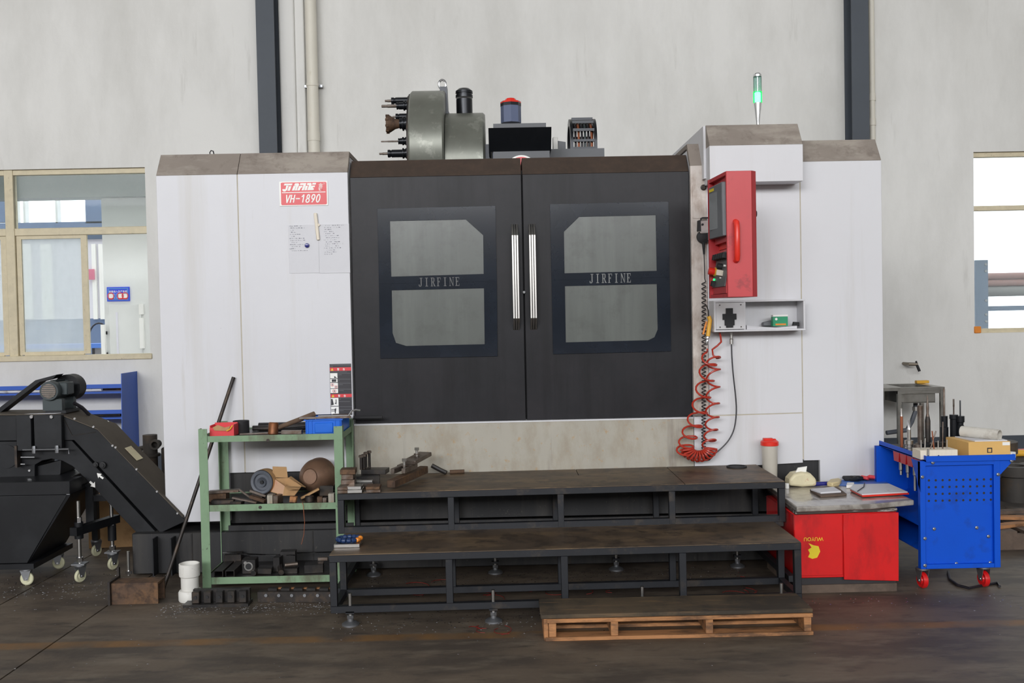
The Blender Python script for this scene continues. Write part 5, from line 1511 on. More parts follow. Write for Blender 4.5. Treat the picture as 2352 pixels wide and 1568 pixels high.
plate4([cG_, cE_, at(702, 1119, -.33), at(668, 1094, -.24)], 'flap', 'cardboard')
plate4([cB_ + Vector((0, -.002, 0)), cE_ + Vector((0, -.002, 0)), at(688, 1122, -.41), at(664, 1123, -.42)], 'flap', 'cardboard')
# brown bowl shaped cover
c = at(731, 1100, -.14)
bw = thing('metal_bowl', 'brown metal bowl standing on edge at the right of the middle rack shelf', 'bowl', (c.x, -.14, z2))
ax = Vector((-.25, -.9, .1))
cz_ = max(c.z, z2 + .112)
MB().lathe([(.045, .105), (.05, .112), (.085, .085), (.105, .03), (.11, -.02), (.112, -.022), (.108, -.024), (.103, .03), (.082, .08)], (c.x, -.14, cz_), ax, 36, close=True).build('shell', 'brown_pan', bw)
MB().lathe([(.044, .1065), (.044, .114)], (c.x, -.14, cz_), ax, 30).build('flat_boss', 'brown_pan', bw)
# steel bars and blocks piled on the middle shelf
def ob_at(px, py, Y, size, rot, name, m, label, cat, group=None, rest=None):
    p_ = at(px, py, Y)
    b_ = MB().obox((0, 0, 0), size, rot)
    zmin = min(v.z for v in b_.v)
    zz_ = p_.z if rest is None else rest - zmin + .0005
    b_.tf(Matrix.Translation((p_.x, Y, zz_)))
    return b_.build(name, m, label=label, cat=cat, group=group, bevel=.0015)
G2 = 'steel pieces on the middle rack shelf'
ob_at(513, 1150, -.38, (.13, .06, .022), (0, 0, .05), 'steel_block', 'dark_steel', 'lowest brown block at the left end of the middle shelf', 'block', G2, rest=z2)
ob_at(500, 1140, -.30, (.12, .08, .05), (0, 0, .0), 'steel_block', 'rust_steel', 'rusty block behind the lowest block on the middle shelf', 'block', G2, rest=z2)
ob_at(515, 1132, -.33, (.18, .045, .016), (0, -.03, .04), 'steel_bar', 'dirty_steel', 'longest pale bar lying on top of the left pile', 'bar', G2, rest=z2 + .051)
ob_at(545, 1153, -.40, (.07, .05, .014), (0, 0, -.2), 'steel_block', 'dark_steel', 'small flat dark block under the slanted bar', 'block', G2, rest=z2)
ob_at(562, 1147, -.42, (.15, .02, .011), (0, .2, -.1), 'steel_bar', 'dirty_steel', 'bright slanted bar at the front of the middle shelf', 'bar', G2, rest=z2 + .002)
ob_at(563, 1138, -.34, (.09, .02, .012), (0, .7, .3), 'steel_bar', 'dirty_steel', 'short bar leaning steeply on the pile under the wheel', 'bar', G2, rest=z2 + .012)
ob_at(592, 1142, -.38, (.1, .03, .018), (0, .25, -.3), 'steel_bar', 'rust_steel', 'brown tilted bar left of the two upright blocks', 'bar', G2, rest=z2)
ob_at(592, 1136, -.34, (.1, .02, .015), (0, .4, .2), 'steel_bar', 'dirty_steel', 'bright tilted bar below the roller wheel', 'bar', G2, rest=z2 + .02)
ob_at(621, 1146, -.41, (.032, .05, .05), (0, 0, .1), 'steel_block', 'sill_paint', 'left upright pale steel block in front of the carton', 'block', G2, rest=z2)
ob_at(639, 1146, -.41, (.03, .07, .048), (0, 0, -.25), 'steel_block', 'dirty_steel', 'right upright steel block in front of the carton', 'block', G2, rest=z2)
ob_at(670, 1149, -.40, (.022, .03, .034), (0, .1, .1), 'wood_block', 'pallet_wood', 'left small wood block under the carton flap', 'block', G2, rest=z2)
ob_at(678, 1149, -.41, (.018, .03, .034), (0, .2, -.1), 'wood_block', 'pallet_wood', 'right small wood block under the carton flap', 'block', G2, rest=z2)
MB().lathe([(.026, 0), (.026, .03), (.014, .031), (.014, .01)], (at(711, 1148, -.38).x, -.38, z2 + .0005), (0, 0, 1), 20).build('steel_ring', 'dark_steel', label='dark steel ring lying in front of the brown bowl', cat='ring', group=G2)
ob_at(735, 1149, -.41, (.03, .04, .032), (0, 0, .1), 'steel_block', 'rust_steel', 'rusty cube left of the pale cube by the right rack leg', 'block', G2, rest=z2)
ob_at(747, 1150, -.42, (.024, .03, .028), (0, 0, -.1), 'steel_block', 'dirty_steel', 'small cube between the rusty cube and the tall pale block', 'block', G2, rest=z2)
ob_at(762, 1146, -.42, (.034, .04, .052), (0, 0, .0), 'steel_block', 'sill_paint', 'tall pale steel block by the right rack leg', 'block', G2, rest=z2)
ob_at(712, 1132, -.30, (.12, .03, .012), (0, -.45, .2), 'thin_board', 'cardboard', 'thin slat leaning between the carton and the bowl', 'slat', G2, rest=z2 + .0)
ob_at(748, 1125, -.20, (.08, .08, .06), (0, .1, .3), 'steel_block', 'junk_dark', 'dark rough casting behind the tall pale block', 'casting', G2, rest=z2)
# thin red wire hanging from the middle shelf
a = at(694, 1152, RY0 - .004)
MB().tube([(a.x, RY0 + .0, SH[1][1] + .004), (a.x + .006, RY0 - .006, SH[1][1] - .01), (a.x + .012, RY0 - .008, .40), (a.x + .006, RY0 - .006, .33), (a.x - .01, RY0 - .006, .27)], .0018, 5).build('swarf_wire', 'copper_wire', label='thin red brown swarf wire hanging off the middle rack shelf', cat='wire')

# --- bottom shelf
G3 = 'parts on the bottom rack shelf'
for k, px_ in enumerate((502, 528)):
    p_ = at(px_, 1318, RY0 + .03)
    w_ = .026
    MB().frame([(p_.x - w_, z3), (p_.x + w_, z3), (p_.x + w_, z3 + .038), (p_.x - w_, z3 + .038)], [(p_.x - w_ + .004, z3 + .004), (p_.x + w_ - .004, z3 + .004), (p_.x + w_ - .004, z3 + .034), (p_.x - w_ + .004, z3 + .034)], RY0 + .03, RY1 - .06).build(
        'square_tube', 'oily_black', label=('left square steel tube on the bottom rack shelf', 'right square steel tube on the bottom rack shelf')[k], cat='tube', group=G3)
p_ = at(571, 1302, -.38)
hb = thing('bored_block', 'dark steel block with a bright bored hole on the bottom rack shelf', 'block', (p_.x, -.35, z3), G3)
box(p_.x - .04, p_.x + .04, -.38, -.3, z3, z3 + .085).build('block', 'oily_black', hb, bevel=.003)
MB().lathe([(.026, 0), (.026, .002), (.018, .002), (.018, 0)], (p_.x, -.38, z3 + .045), (0, -1, 0), 20).build('bore_rim', 'brushed_steel', hb)
MB().lathe([(.017, 0), (.017, .0012)], (p_.x, -.38, z3 + .045), (0, -1, 0), 18).build('bore', 'rubber', hb)
MB().lathe([(.01, 0), (.01, .002)], (p_.x - .018, -.381, z3 + .066), (0, -1, 0), 12).build('bright_patch', 'brushed_steel', hb)
rodz = z3 + .088
MB().tube([(RX0 + .06, -.25, rodz + .01), (RX0 + .3, -.27, rodz - .0), (RX0 + .5, -.28, rodz - .006)], .0035, 6).build('bright_rod', 'chrome', label='thin bright rod lying across the left of the bottom rack shelf', cat='rod', group=G3)
MB().tube([(RX0 + .46, -.2, rodz - .012), (RX1 - .1, -.21, rodz - .008)], .0035, 6).build('bright_rod', 'chrome', label='thin bright rod lying across the right of the bottom rack shelf', cat='rod', group=G3)
ob_at(663, 1283, -.25, (.09, .06, .105), (0, 0, .05), 'steel_block', 'oily_black', 'tall black block at the back of the bottom rack shelf', 'block', G3, rest=z3)
ob_at(639, 1295, -.31, (.04, .07, .085), (0, 0, -.1), 'steel_block', 'oily_black', 'narrow black block in the middle of the bottom rack shelf', 'block', G3, rest=z3)
ob_at(537, 1275, -.16, (.1, .09, .075), (0, 0, .1), 'steel_block', 'dark_steel', 'dark block at the back left of the bottom rack shelf', 'block', G3, rest=z3)
p_ = at(646, 1318, RY0 + .02)
MB().cyl((p_.x, RY0 + .02, z3 + .022), (p_.x - .05, RY0 + .2, z3 + .03), .0155, n=16).build('steel_rod', 'dark_steel', label='round dark rod end at the front of the bottom rack shelf', cat='rod', group=G3)
p_ = at(582, 1318, RY0 + .04)
MB().cyl((p_.x, RY0 + .04, z3 + .0165), (p_.x + .02, RY0 + .16, z3 + .0165), .016, n=14).build('steel_rod', 'oily_black', label='short black rod under the bored block', cat='rod', group=G3)
MB().cyl((at(655, 1303, -.36).x, -.37, z3 + .045), (at(683, 1303, -.36).x, -.35, z3 + .047), .013, n=14).build('steel_pin', 'dirty_steel', label='bright ended steel pin lying crosswise on the bottom rack shelf', cat='pin', group=G3)
ob_at(668, 1318, -.37, (.09, .06, .031), (0, 0, .0), 'steel_block', 'oily_black', 'low black block under the steel pin', 'block', G3, rest=z3)
ob_at(610, 1315, -.36, (.08, .09, .032), (0, .08, .1), 'steel_block', 'oily_black', 'low block covered in bright chips on the bottom rack shelf', 'block', G3, rest=z3)
ob_at(722, 1310, -.36, (.11, .08, .05), (0, 0, .1), 'steel_block', 'oily_black', 'wide black block at the right of the bottom rack shelf', 'block', G3, rest=z3)
ob_at(742, 1293, -.30, (.06, .02, .02), (0, 0, 0), 'steel_block', 'dirty_steel', 'small bright bar on the wide black block', 'bar', G3, rest=z3 + .051)

# ------------------------------------------------------------------ rod leaning on the cabinet
b0, t0 = atz(375, 1353, 0), at(537, 866, -.008)
MB().cyl((b0.x, b0.y, .002), (t0.x, -.012, t0.z), .0115, n=12).build('leaning_rod', 'dark_steel', label='long dark steel rod leaning from the floor against the white cabinet', cat='rod')

# ------------------------------------------------------------------ items on the platform
G4 = 'steel blocks on the platform corner'
def pb(px, py, Y, size, rotz, m, label, rest, name='steel_block', cat='block'):
    return ob_at(px, py, Y, size, (0, 0, rotz), name, m, label, cat, G4, rest=rest)
zt_ = topz(-.9) + .001
rows = [(790, 1124, -.63, (.062, .1, .017), .03, 'dirty_steel', 'lowest block of the left front stack'), (790, 1116, -.63, (.06, .1, .017), .0, 'dirty_steel', 'second block of the left front stack'),
        (817, 1124, -.635, (.082, .09, .019), .02, 'brushed_steel', 'lowest block of the bright middle front stack'), (816, 1115, -.635, (.08, .09, .018), -.02, 'brushed_steel', 'top block of the bright middle front stack'),
        (859, 1121, -.63, (.08, .1, .017), .05, 'dirty_steel', 'lowest block of the right front stack'), (858, 1113, -.63, (.078, .1, .016), .02, 'rust_steel', 'top block of the right front stack')]
lv = {}
for (px_, py_, Y_, sz_, rz, m_, lab) in rows:
    key = round(px_ / 10)
    key = {79: 'l', 82: 'm', 86: 'r'}.get(key, key)
    r_ = lv.get(key, zt_)
    pb(px_, py_, Y_, sz_, rz, m_, lab + ' on the platform corner', r_)
    lv[key] = r_ + sz_[2] + .001
r_ = lv['l']
for i, (w_, m_) in enumerate(((.078, 'dirty_steel'), (.068, 'dirty_steel'), (.086, 'rust_steel'))):
    pb(801 + (0 if i != 2 else 0), 1100, -.56, (w_, .09, .028), (.02, -.03, .03)[i], m_, ('bottom', 'middle', 'top')[i] + ' block of the tall stack beside the rack leg', r_)
    r_ += .029
r_ = zt_
pb(845, 1085, -.36, (.14, .09, .05), .1, 'oily_black', 'large black block behind the front stacks on the platform', r_)
pb(862, 1077, -.30, (.15, .1, .028), -.12, 'oily_black', 'black plate lying on the large black block on the platform', r_ + .051)
pb(838, 1105, -.5, (.1, .05, .03), .04, 'dark_steel', 'ribbed bright topped bar between the stacks on the platform', r_)
pb(836, 1098, -.49, (.1, .03, .012), .02, 'brushed_steel', 'bright strip lying on the ribbed bar on the platform', r_ + .031)
zp_ = r_ + .08
for k, (px_, py_, Y_) in enumerate(((829, 1050, -.34), (835, 1048, -.32), (840, 1043, -.29), (848, 1040, -.26))):
    p_ = at(px_, py_, Y_)
    h_ = p_.z - zp_ if p_.z > zp_ + .03 else .06
    q_ = thing('hex_bolt', ('first', 'second', 'third', 'fourth')[k] + ' of four upright bolts on the black plate, counted from the left', 'bolt', (p_.x, Y_, zp_), 'upright bolts on the platform')
    MB().cyl((p_.x, Y_, zp_), (p_.x, Y_, zp_ + h_), .0085, n=10).build('shank', 'dark_steel', q_)
    MB().lathe([(.015, 0), (.015, .011), (.012, .014)], (p_.x, Y_, zp_ + h_), (0, 0, 1), 6).build('head', 'dirty_steel', q_)
# clamp assembly
ck = thing('step_clamp', 'brown steel strap clamp with two bolts lying on the platform', 'clamp', (at(915, 1090, -.4).x, -.4, zt_))
def clamp_box(px0, py0, Y0, px1, py1, Y1, w_, h_, nm, m_):
    a_, b_ = at(px0, py0, Y0), at(px1, py1, Y1)
    d_ = b_ - a_
    M_ = Matrix.Translation((a_ + b_) / 2) @ d_.to_track_quat('Y', 'Z').to_matrix().to_4x4()
    MB().obox((0, 0, 0), (w_, d_.length, h_)).tf(M_).build(nm, m_, ck, bevel=.002)
zb_ = zt_ + .03
a_ = at(898, 1113, -.58)
cA = Vector((a_.x, -.58, zt_ + .03)); cB = Vector((a_.x + .16, -.18, zt_ + .05))
def cbar(A_, B_, w_, h_, nm, m_):
    d_ = B_ - A_
    M_ = Matrix.Translation((A_ + B_) / 2) @ d_.to_track_quat('Y', 'Z').to_matrix().to_4x4()
    return MB().obox((0, 0, 0), (w_, d_.length, h_)).tf(M_).build(nm, m_, ck, bevel=.002)
cbar(cA, cB, .052, .042, 'long_bar', 'rust_steel')
u_ = Vector((.045, 0, .0))
for s_ in (-1, 1):
    cbar(cA + Vector((.03 + s_ * .032 - .0, .10, .058)), cA + Vector((.09 + s_ * .032, .26, .062)), .024, .03, 'lower_strap', 'dirty_steel')
cbar(cA + Vector((.055, .2, .062)), cA + Vector((.075, .26, .064)), .088, .03, 'strap_bridge', 'dirty_steel')
cbar(cA + Vector((.085, .22, .09)), cA + Vector((.17, .4, .115)), .085, .024, 'upper_strap', 'dirty_steel')
for (o_, h_) in ((Vector((.062, .17, .05)), .055), (Vector((.125, .31, .1)), .05)):
    MB().cyl(cA + o_, cA + o_ + Vector((0, 0, h_)), .0085, n=10).build('stud', 'brushed_steel', ck)
    MB().lathe([(.019, 0), (.019, .004)], cA + o_ + Vector((0, 0, h_ * .5)), (0, 0, 1), 16).build('washer', 'dirty_steel', ck)
    MB().lathe([(.015, 0), (.015, .016)], cA + o_ + Vector((0, 0, h_)), (0, 0, 1), 6).build('nut', 'brushed_steel', ck)
p_ = cB + Vector((.1, .06, 0))
MB().tube([(p_.x - .06, -.1, zt_ + .06), (p_.x - .01, -.09, zt_ + .03), (p_.x + .03, -.1, zt_ + .012)], .014, 8).build('t_bolt', 'oily_black', label='dark bolt fallen behind the strap clamp', cat='bolt')
MB().cyl((p_.x + .05, -.08, zt_ + .014), (p_.x + .14, -.07, zt_ + .014), .013, n=10).build('t_bolt', 'rust_steel', label='rusty bolt lying flat right of the strap clamp', cat='bolt')
# plate with blue segmented hose on the lower tread
a_ = at(767, 1262, -1.02); b_ = at(826, 1262, -1.02)
zl = lowz(-.85) + .001
box(a_.x, b_.x, -1.02, -.9, zl, zl + .018).build('aluminium_plate', 'brushed_steel', label='small bright aluminium plate on the left end of the lower step', cat='plate', bevel=.001)
hs = thing('coolant_hose', 'blue and orange segmented coolant hose coiled on the aluminium plate', 'hose', ((a_.x + b_.x) / 2, -.95, zl + .018))
cx_ = (a_.x + b_.x) / 2 + .003
for k in range(13):
    a = PI * .1 + 2 * PI * k / 14
    c_ = Vector((cx_ + .06 * math.cos(a), -.95 + .05 * math.sin(a), zl + .018 + .0135))
    t_ = Vector((-.06 * math.sin(a), .05 * math.cos(a), 0))
    MB().lathe([(.007, -.013), (.0125, -.008), (.0125, .006), (.009, .012)], c_, t_, 12).build('segment', 'orange_plastic' if k in (0,) or k > 11 else 'navy_segment', hs)

# ------------------------------------------------------------------ things on the floor at the left
p0, p1_ = atz(257, 1388, 0), atz(363, 1386, 0)
bm_ = thing('steel_channel', 'rusty steel channel offcut with end plate on the floor', 'beam', ((p0.x + p1_.x) / 2, -.62, 0))
hz_ = at(300, 1339, -.68).z
box(p0.x, p1_.x, -.68, -.668, 0, hz_).build('front_flange', 'rust_steel', bm_); box(p0.x, p1_.x, -.668, -.56, hz_ - .012, hz_).build('web', 'rust_steel', bm_)
box(p0.x, p1_.x, -.572, -.56, 0, hz_ - .012).build('back_flange', 'rust_steel', bm_)
box(p0.x - .014, p0.x - .001, -.7, -.54, 0, hz_ + .012).build('end_plate', 'dark_steel', bm_)
MB().prism([(p0.x - .012, hz_ + .012), (p0.x - .002, hz_ + .012), (p0.x - .002, hz_ + .06), (p0.x - .012, hz_ + .06)], -.56, -.54).build('tab', 'dark_steel', bm_)
c = atz(436, 1378, 0)
cn = thing('plastic_container', 'white screw topped plastic container on the floor beside the rack leg', 'container', (c.x, c.y, 0))
kx = 46 / 411 / 2
MB().lathe([(.062, 0), (.066, .008), (.066, .05), (.06, .06), (.05, .062)], (c.x + .005, c.y, 0), (0, 0, 1), 28).build('base', 'white_plastic', cn)
MB().lathe([(.045, 0), (.049, .015), (.049, .075), (.056, .08), (.0575, .09), (.0575, .15), (.052, .152), (.052, .09)], (c.x + .003, c.y, .06), (0, 0, 1), 28).build('neck', 'white_plastic', cn)
for k in range(7):
    MB().tube([(c.x + .003 + .0575 * math.cos(t * PI / 6 + PI * .9), c.y + .0575 * math.sin(t * PI / 6 + PI * .9), .145 + .008 * k - .0) for t in range(4)], .0018, 5).build('thread', 'white_plastic', cn) if k < 7 else None
a_, b_ = atz(432, 1396, 0), atz(574, 1388, 0)
jb = thing('jaw_block', 'black oily vice jaw block on the floor in front of the rack', 'block', ((a_.x + b_.x) / 2, -.72, 0))
MB().box(a_.x - .03, b_.x, -.78, -.68, 0, .016).build('base_plate', 'oily_black', jb)
zj = .085
MB().box(a_.x + .01, b_.x - .005, -.72, -.69, .016, zj).build('back_plate', 'oily_black', jb)
for k in range(5):
    x = a_.x + .012 + k * (b_.x - a_.x - .05) / 4.3
    MB().box(x, x + .042, -.755, -.72, .016, zj - .005).build('jaw', ('dark_steel', 'dark_steel', 'oily_black', 'oily_black', 'oily_black')[k], jb, bevel=.003)
    MB().lathe([(.009, 0), (.009, .004)], (x + .021, -.755, .05), (0, -1, 0), 10).build('screw_hole', 'rubber', jb)
a_, b_ = atz(592, 1383, 0), atz(760, 1391, 0)
rb_ = thing('rail_bar', 'dark steel bar with a row of bolts on the floor beside the platform', 'bar', ((a_.x + b_.x) / 2, -.68, 0))
MB().obox(((a_.x + b_.x) / 2 + .03, -.70, .03), ((b_.x - a_.x) + .06, .05, .06), (0, 0, -.08)).build('bar', 'dark_steel', rb_, bevel=.002)
MB().obox(((a_.x + b_.x) / 2 + .05, -.66, .063), ((b_.x - a_.x) + .0, .02, .006), (0, 0, -.08)).build('edge_strip', 'pallet_wood', rb_)
for k in range(6):
    x = a_.x + .05 + k * .073
    y = -.70 - .08 * (x - (a_.x + b_.x) / 2 - .03) - .025
    MB().lathe([(.009, 0), (.009, .01)], (x, y, .042), (0, -1, 0), 10).build('bolt', 'castor_steel', rb_)
    MB().obox((x + .03, y + .04, .066), (.05, .03, .012), (0, 0, -.08)).build('pad', 'oily_black', rb_)

# =================================================================== RIGHT SIDE: table, cart, sink
# ------------------------------------------------------------------ table on the red carton
tb = thing('improvised_table', 'wrapped board laid on a red carton as a table beside the steps', 'table', (1.95, -.4, 0))
TZB = .495
MB().prism([(1.60, -.83), (2.02, -.80), (2.298, -.71), (2.298, -.03), (1.63, -.03)], TZB - .03, TZB, 'z').build('board', 'slab_wrap', tb, bevel=.006, seg=2)
MB().prism([(1.60, -.80), (2.18, -.77), (2.18, -.08), (1.64, -.08)], .445, TZB - .031, 'z').build('wrapped_block', 'slab_side', tb, bevel=.003)
rc = thing('red_carton', 'red cardboard carton wrapped in clear film carrying the table board', 'carton', (1.9, -.5, 0))
box(1.60, 2.175, -.775, -.2, .085, .444).build('body', 'card_red', rc, bevel=.004)
MB().box(1.602, 1.868, -.782, -.776, .10, .443).build('front_flap', 'card_red', rc, bevel=.002)
MB().prism([(1.872, .075), (2.177, .06), (2.180, .443), (1.872, .436)], -.786, -.776).build('front_flap', 'card_red', rc, bevel=.002)
box(1.595, 2.17, -.76, -.21, .045, .0845).build('dark_skid', 'base_dark', rc)
box(1.60, 2.172, -.77, -.2, 0, .0445).build('wood_skid', 'base_wood', rc)
wx, wz = at(1847, 1241, -.783).x, at(1847, 1241, -.783).z
# the carton stands upside down, so its printing reads inverted
lettering('WUYOU', 'lettering', 'yellow_print', rc, (at(1891, 1233, -.783).x, -.7835, at(1891, 1233, -.783).z), .108, .021, bold=.006, rot=(PI / 2, PI, 0))
MB().prism([px2(1857, 1247, -.783), px2(1869, 1252, -.783), px2(1880, 1254, -.783), px2(1884, 1266, -.783), px2(1877, 1280, -.783), px2(1866, 1283, -.783), px2(1856, 1279, -.783), px2(1860, 1270, -.783), px2(1856, 1262, -.783), px2(1864, 1257, -.783)][::-1], -.7836, -.782).build('yellow_print', 'yellow_print', rc, 'irregular yellow printed emblem')
# shaker bottle
s_ = at(1768, 1050, -.09)
sb_ = thing('shaker_bottle', 'translucent shaker bottle with red lid standing behind the platform end', 'bottle', (s_.x, -.09, TZB))
rw = 19.5 / F_PX * 6.16
zl0 = at(1768, 1022, -.09).z
MB().lathe([(rw * .78, 0), (rw * .82, .004), (rw * .95, zl0 - TZB - .002)], (s_.x, -.09, TZB + .0005), (0, 0, 1), 28).build('body', 'cup_plastic', sb_)
zl_ = at(1768, 1022, -.09).z
MB().lathe([(rw * 1.06, 0), (rw * 1.06, .022), (rw * .9, .03), (rw * .8, .032)], (s_.x, -.09, zl_), (0, 0, 1), 28).build('lid', 'red_bright', sb_)
MB().box(s_.x - .04, s_.x + .02, -.11, -.07, zl_ + .03, zl_ + .045).box(s_.x + .022, s_.x + .04, -.1, -.08, zl_ + .028, zl_ + .04).build('cap', 'red_bright', sb_, bevel=.004)
# things on the table
tz = TZB + .001
ts = thing('tissue_pack', 'cream soft tissue pack with a white tissue sticking out on the table', 'tissue pack', (1.82, -.18, tz))
b_ = MB()
prof_ = [(-.085, .01), (-.08, .05), (-.05, .082), (.0, .09), (.05, .082), (.085, .045), (.085, .005), (.0, .0)]
b_.prism([(1.815 + x, tz + z) for x, z in prof_], -.24, -.13).build('wrapper', 'tissue_wrap', ts, bevel=.015, seg=3)
MB().add([(1.78, -.2, tz + .08), (1.85, -.19, tz + .085), (1.858, -.185, tz + .118), (1.80, -.195, tz + .112), (1.78, -.19, tz + .08), (1.85, -.18, tz + .085), (1.858, -.177, tz + .118), (1.80, -.185, tz + .112)], [(0, 1, 2, 3), (4, 5, 6, 7), (0, 1, 5, 4), (1, 2, 6, 5), (2, 3, 7, 6), (3, 0, 4, 7)]).build('tissue', 'white_print', ts)
G5 = 'things on the improvised table'
def tb_at(px, py, h=0.0):
    return atz(px, py, tz + h)
def tpoly(pts, h, name, m, label, cat, base=0.0, bevel=.0015):
    P4 = [tb_at(x, y, base) for x, y in pts]
    return MB().prism([(p.x, min(max(p.y, -.78), -.035)) for p in P4], tz + base, tz + base + h, 'z').build(name, m, label=label, cat=cat, group=G5, bevel=bevel)
tpoly([(1888, 1112), (1900, 1099), (2005, 1096), (2040, 1109), (1960, 1117)], .004, 'blue_folder', 'folder_blue', 'blue folder lying at the back of the table', 'folder')
nb_ = thing('red_notebook', 'notebook with white pages and red edge on the right of the table', 'notebook', (2.1, -.5, tz), G5)
Pn = [tb_at(1953, 1129), tb_at(1981, 1143), tb_at(2088, 1137), tb_at(2043, 1117), tb_at(1960, 1119)]
Pn = [(p.x, max(p.y, -.77)) for p in Pn]
MB().prism(Pn, tz + .005, tz + .014, 'z').build('cover', 'red_bright', nb_)
MB().prism([(x * .98 + 2.02 * .02, y * .97 - .43 * .03) for x, y in Pn], tz + .0145, tz + .02, 'z').build('pages', 'paper', nb_)
tpoly([(1860, 1128), (1885, 1143), (1945, 1138), (1925, 1123), (1900, 1121)], .012, 'thick_book', 'base_wood', 'brown edged book in the middle of the table', 'book')
tpoly([(1862, 1126), (1885, 1134), (1932, 1131), (1915, 1121)], .01, 'thin_book', 'paper', 'pale book lying on the brown edged book', 'book', base=.0125)
tpoly([(1944, 1121), (1962, 1121), (1962, 1114), (1946, 1114)], .018, 'eraser', 'white_print', 'white eraser block in front of the blue folder', 'eraser')
bs_ = tpoly([(1899, 1117), (1906, 1110), (1926, 1107), (1933, 1110), (1928, 1116), (1912, 1119)], .028, 'beige_case', 'beige_plastic', 'rounded beige plastic case on the table', 'case', bevel=.006)
pp = tb_at(1882, 1116)
MB().cyl((pp.x - .05, pp.y, tz + .013), (pp.x + .05, pp.y + .01, tz + .013), .0125, n=12).build('marker', 'navy_plastic', label='dark blue marker beside the beige case', cat='marker', group=G5)
ps = [(1830, 1113), (1832, 1107), (1845, 1102), (1853, 1103), (1848, 1110), (1840, 1112), (1858, 1106), (1872, 1110)]
MB().tube([tb_at(x, y) + Vector((0, 0, .03 + .012 * math.sin(i))) for i, (x, y) in enumerate(ps)], .004, 6).build('lanyard', 'cable_black', label='black looped cord in front of the tissue pack', cat='cord', group=G5)
MB().tube([tb_at(x, y) + Vector((0, 0, .004)) for (x, y) in ps], .004, 6).build('lanyard', 'cable_black', label='black cord lying flat under the looped cord', cat='cord', group=G5)
for k, (px_, py_, m_, lab) in enumerate(((1946, 1101, 'rubber', 'black striped glove end by the folder'), (1958, 1099, 'dark_steel', 'grey cloth bundle on the folder'), (1972, 1096, 'red_print', 'red cloth bundle at the back of the table'), (1990, 1099, 'red_print', 'small red cloth end beside the red bundle'), (1966, 1107, 'rubber', 'black cloth bundle on the front of the folder'))):
    p_ = tb_at(px_, py_)
    MB().obox((p_.x, min(p_.y, -.06), tz + .018), (.09, .05, .022), (.15, .1 * k, .5 * k)).build('cloth_bundle', m_, label=lab, cat='cloth', group=G5, bevel=.006)
p_ = tb_at(1808, 1121)
MB().lathe([(.012, 0), (.012, .03)], (p_.x, p_.y, tz), (0, 0, 1), 12).build('white_cap', 'white_print', label='small white cap at the left edge of the table', cat='cap', group=G5)
pa_, pb2 = tb_at(1970, 1137), tb_at(1986, 1118)
MB().tube([pa_ + Vector((0, 0, .024)), (pa_ + pb2) / 2 + Vector((.015, 0, .024)), pb2 + Vector((0, 0, .024))], .003, 5).build('eyeglass_strap', 'cable_black', label='thin black strap lying over the red notebook', cat='strap', group=G5)

# ------------------------------------------------------------------ blue tool cart
ct = thing('tool_cart', 'bright blue steel tool cart with perforated end panel and red castors', 'cart', (2.55, -.45, 0))
CX0, CX1, CYF, CYR = 2.305, 2.752, -.775, -.10
CZ0, CZ1 = .12, .752
box(CX0 + .02, CX1 - .02, CYF + .02, CYF + .026, CZ0 + .02, CZ1 - .03).build('end_panel', 'cart_blue', ct)
box(CX0, CX0 + .03, CYF, CYF + .03, CZ0, CZ1 - .03).build('corner_post', 'cart_blue', ct, bevel=.002)
box(CX1 - .035, CX1, CYF, CYF + .03, CZ0, CZ1 - .03).build('corner_post', 'cart_blue', ct, bevel=.002)
box(CX0 + .03, CX1 - .035, CYF, CYF + .03, CZ0, CZ0 + .025).build('bottom_rail', 'cart_blue', ct, bevel=.002)
box(CX0 + .03, CX1 - .035, CYF + .0, CYF + .03, CZ1 - .055, CZ1 - .03).build('top_rail', 'cart_blue', ct)
# rear end panel
box(CX0, CX1, CYR - .026, CYR - .02, CZ0 + .02, CZ1 - .03).build('rear_panel', 'cart_blue', ct)
box(CX0, CX0 + .03, CYR - .03, CYR, CZ0, CZ1 - .03).build('corner_post', 'cart_blue', ct)
box(CX1 - .035, CX1, CYR - .03, CYR, CZ0, CZ1 - .03).build('corner_post', 'cart_blue', ct)
# top tray
tx0, tx1 = 2.335, 2.832
MB().box(tx0, tx1, CYF - .01, CYR, CZ1 - .03, CZ1 - .024).build('tray', 'base_dark', ct)
box(tx0, tx1, CYF - .012, CYF - .006, CZ1 - .032, CZ1).build('tray_lip', 'cart_blue', ct)
box(tx0, tx0 + .006, CYF - .006, CYR, CZ1 - .032, CZ1).build('tray_lip', 'cart_blue', ct)
box(tx1 - .006, tx1, CYF - .006, CYR, CZ1 - .032, CZ1).build('tray_lip', 'cart_blue', ct)
# left side: upper apron and gussets
MB().prism([(CYF, CZ1 - .03), (CYF, CZ1 - .2), (CYF + .12, CZ1 - .031)], CX0 + .0, CX0 + .004, 'x').build('gusset', 'cart_blue', ct)
MB().prism([(CX1, CZ1 - .035), (tx1 - .004, CZ1 - .035), (CX1, CZ1 - .115)], CYF + .002, CYF + .006).build('gusset', 'cart_blue', ct)
MB().prism([(CX0, CZ1 - .032), (tx0 + .0, CZ1 - .032), (CX0 + .03, CZ1 - .11), (CX0, CZ1 - .13)], CYF - .002, CYF + .002).build('gusset', 'cart_blue', ct)
box(CX1 - .25, CX1 - .244, CYF + .03, CYR - .03, .3, CZ1 - .035).build('centre_panel', 'cart_blue', ct)
for i, z_ in enumerate((.22, .36)):
    MB().prism([(CX0 - .0, z_), (CX1 - .25, z_ + .09), (CX1 - .25, z_ + .095), (CX0 - .0, z_ + .006)], CYF + .03, CYR - .03).build('tool_shelf', 'cart_blue', ct)
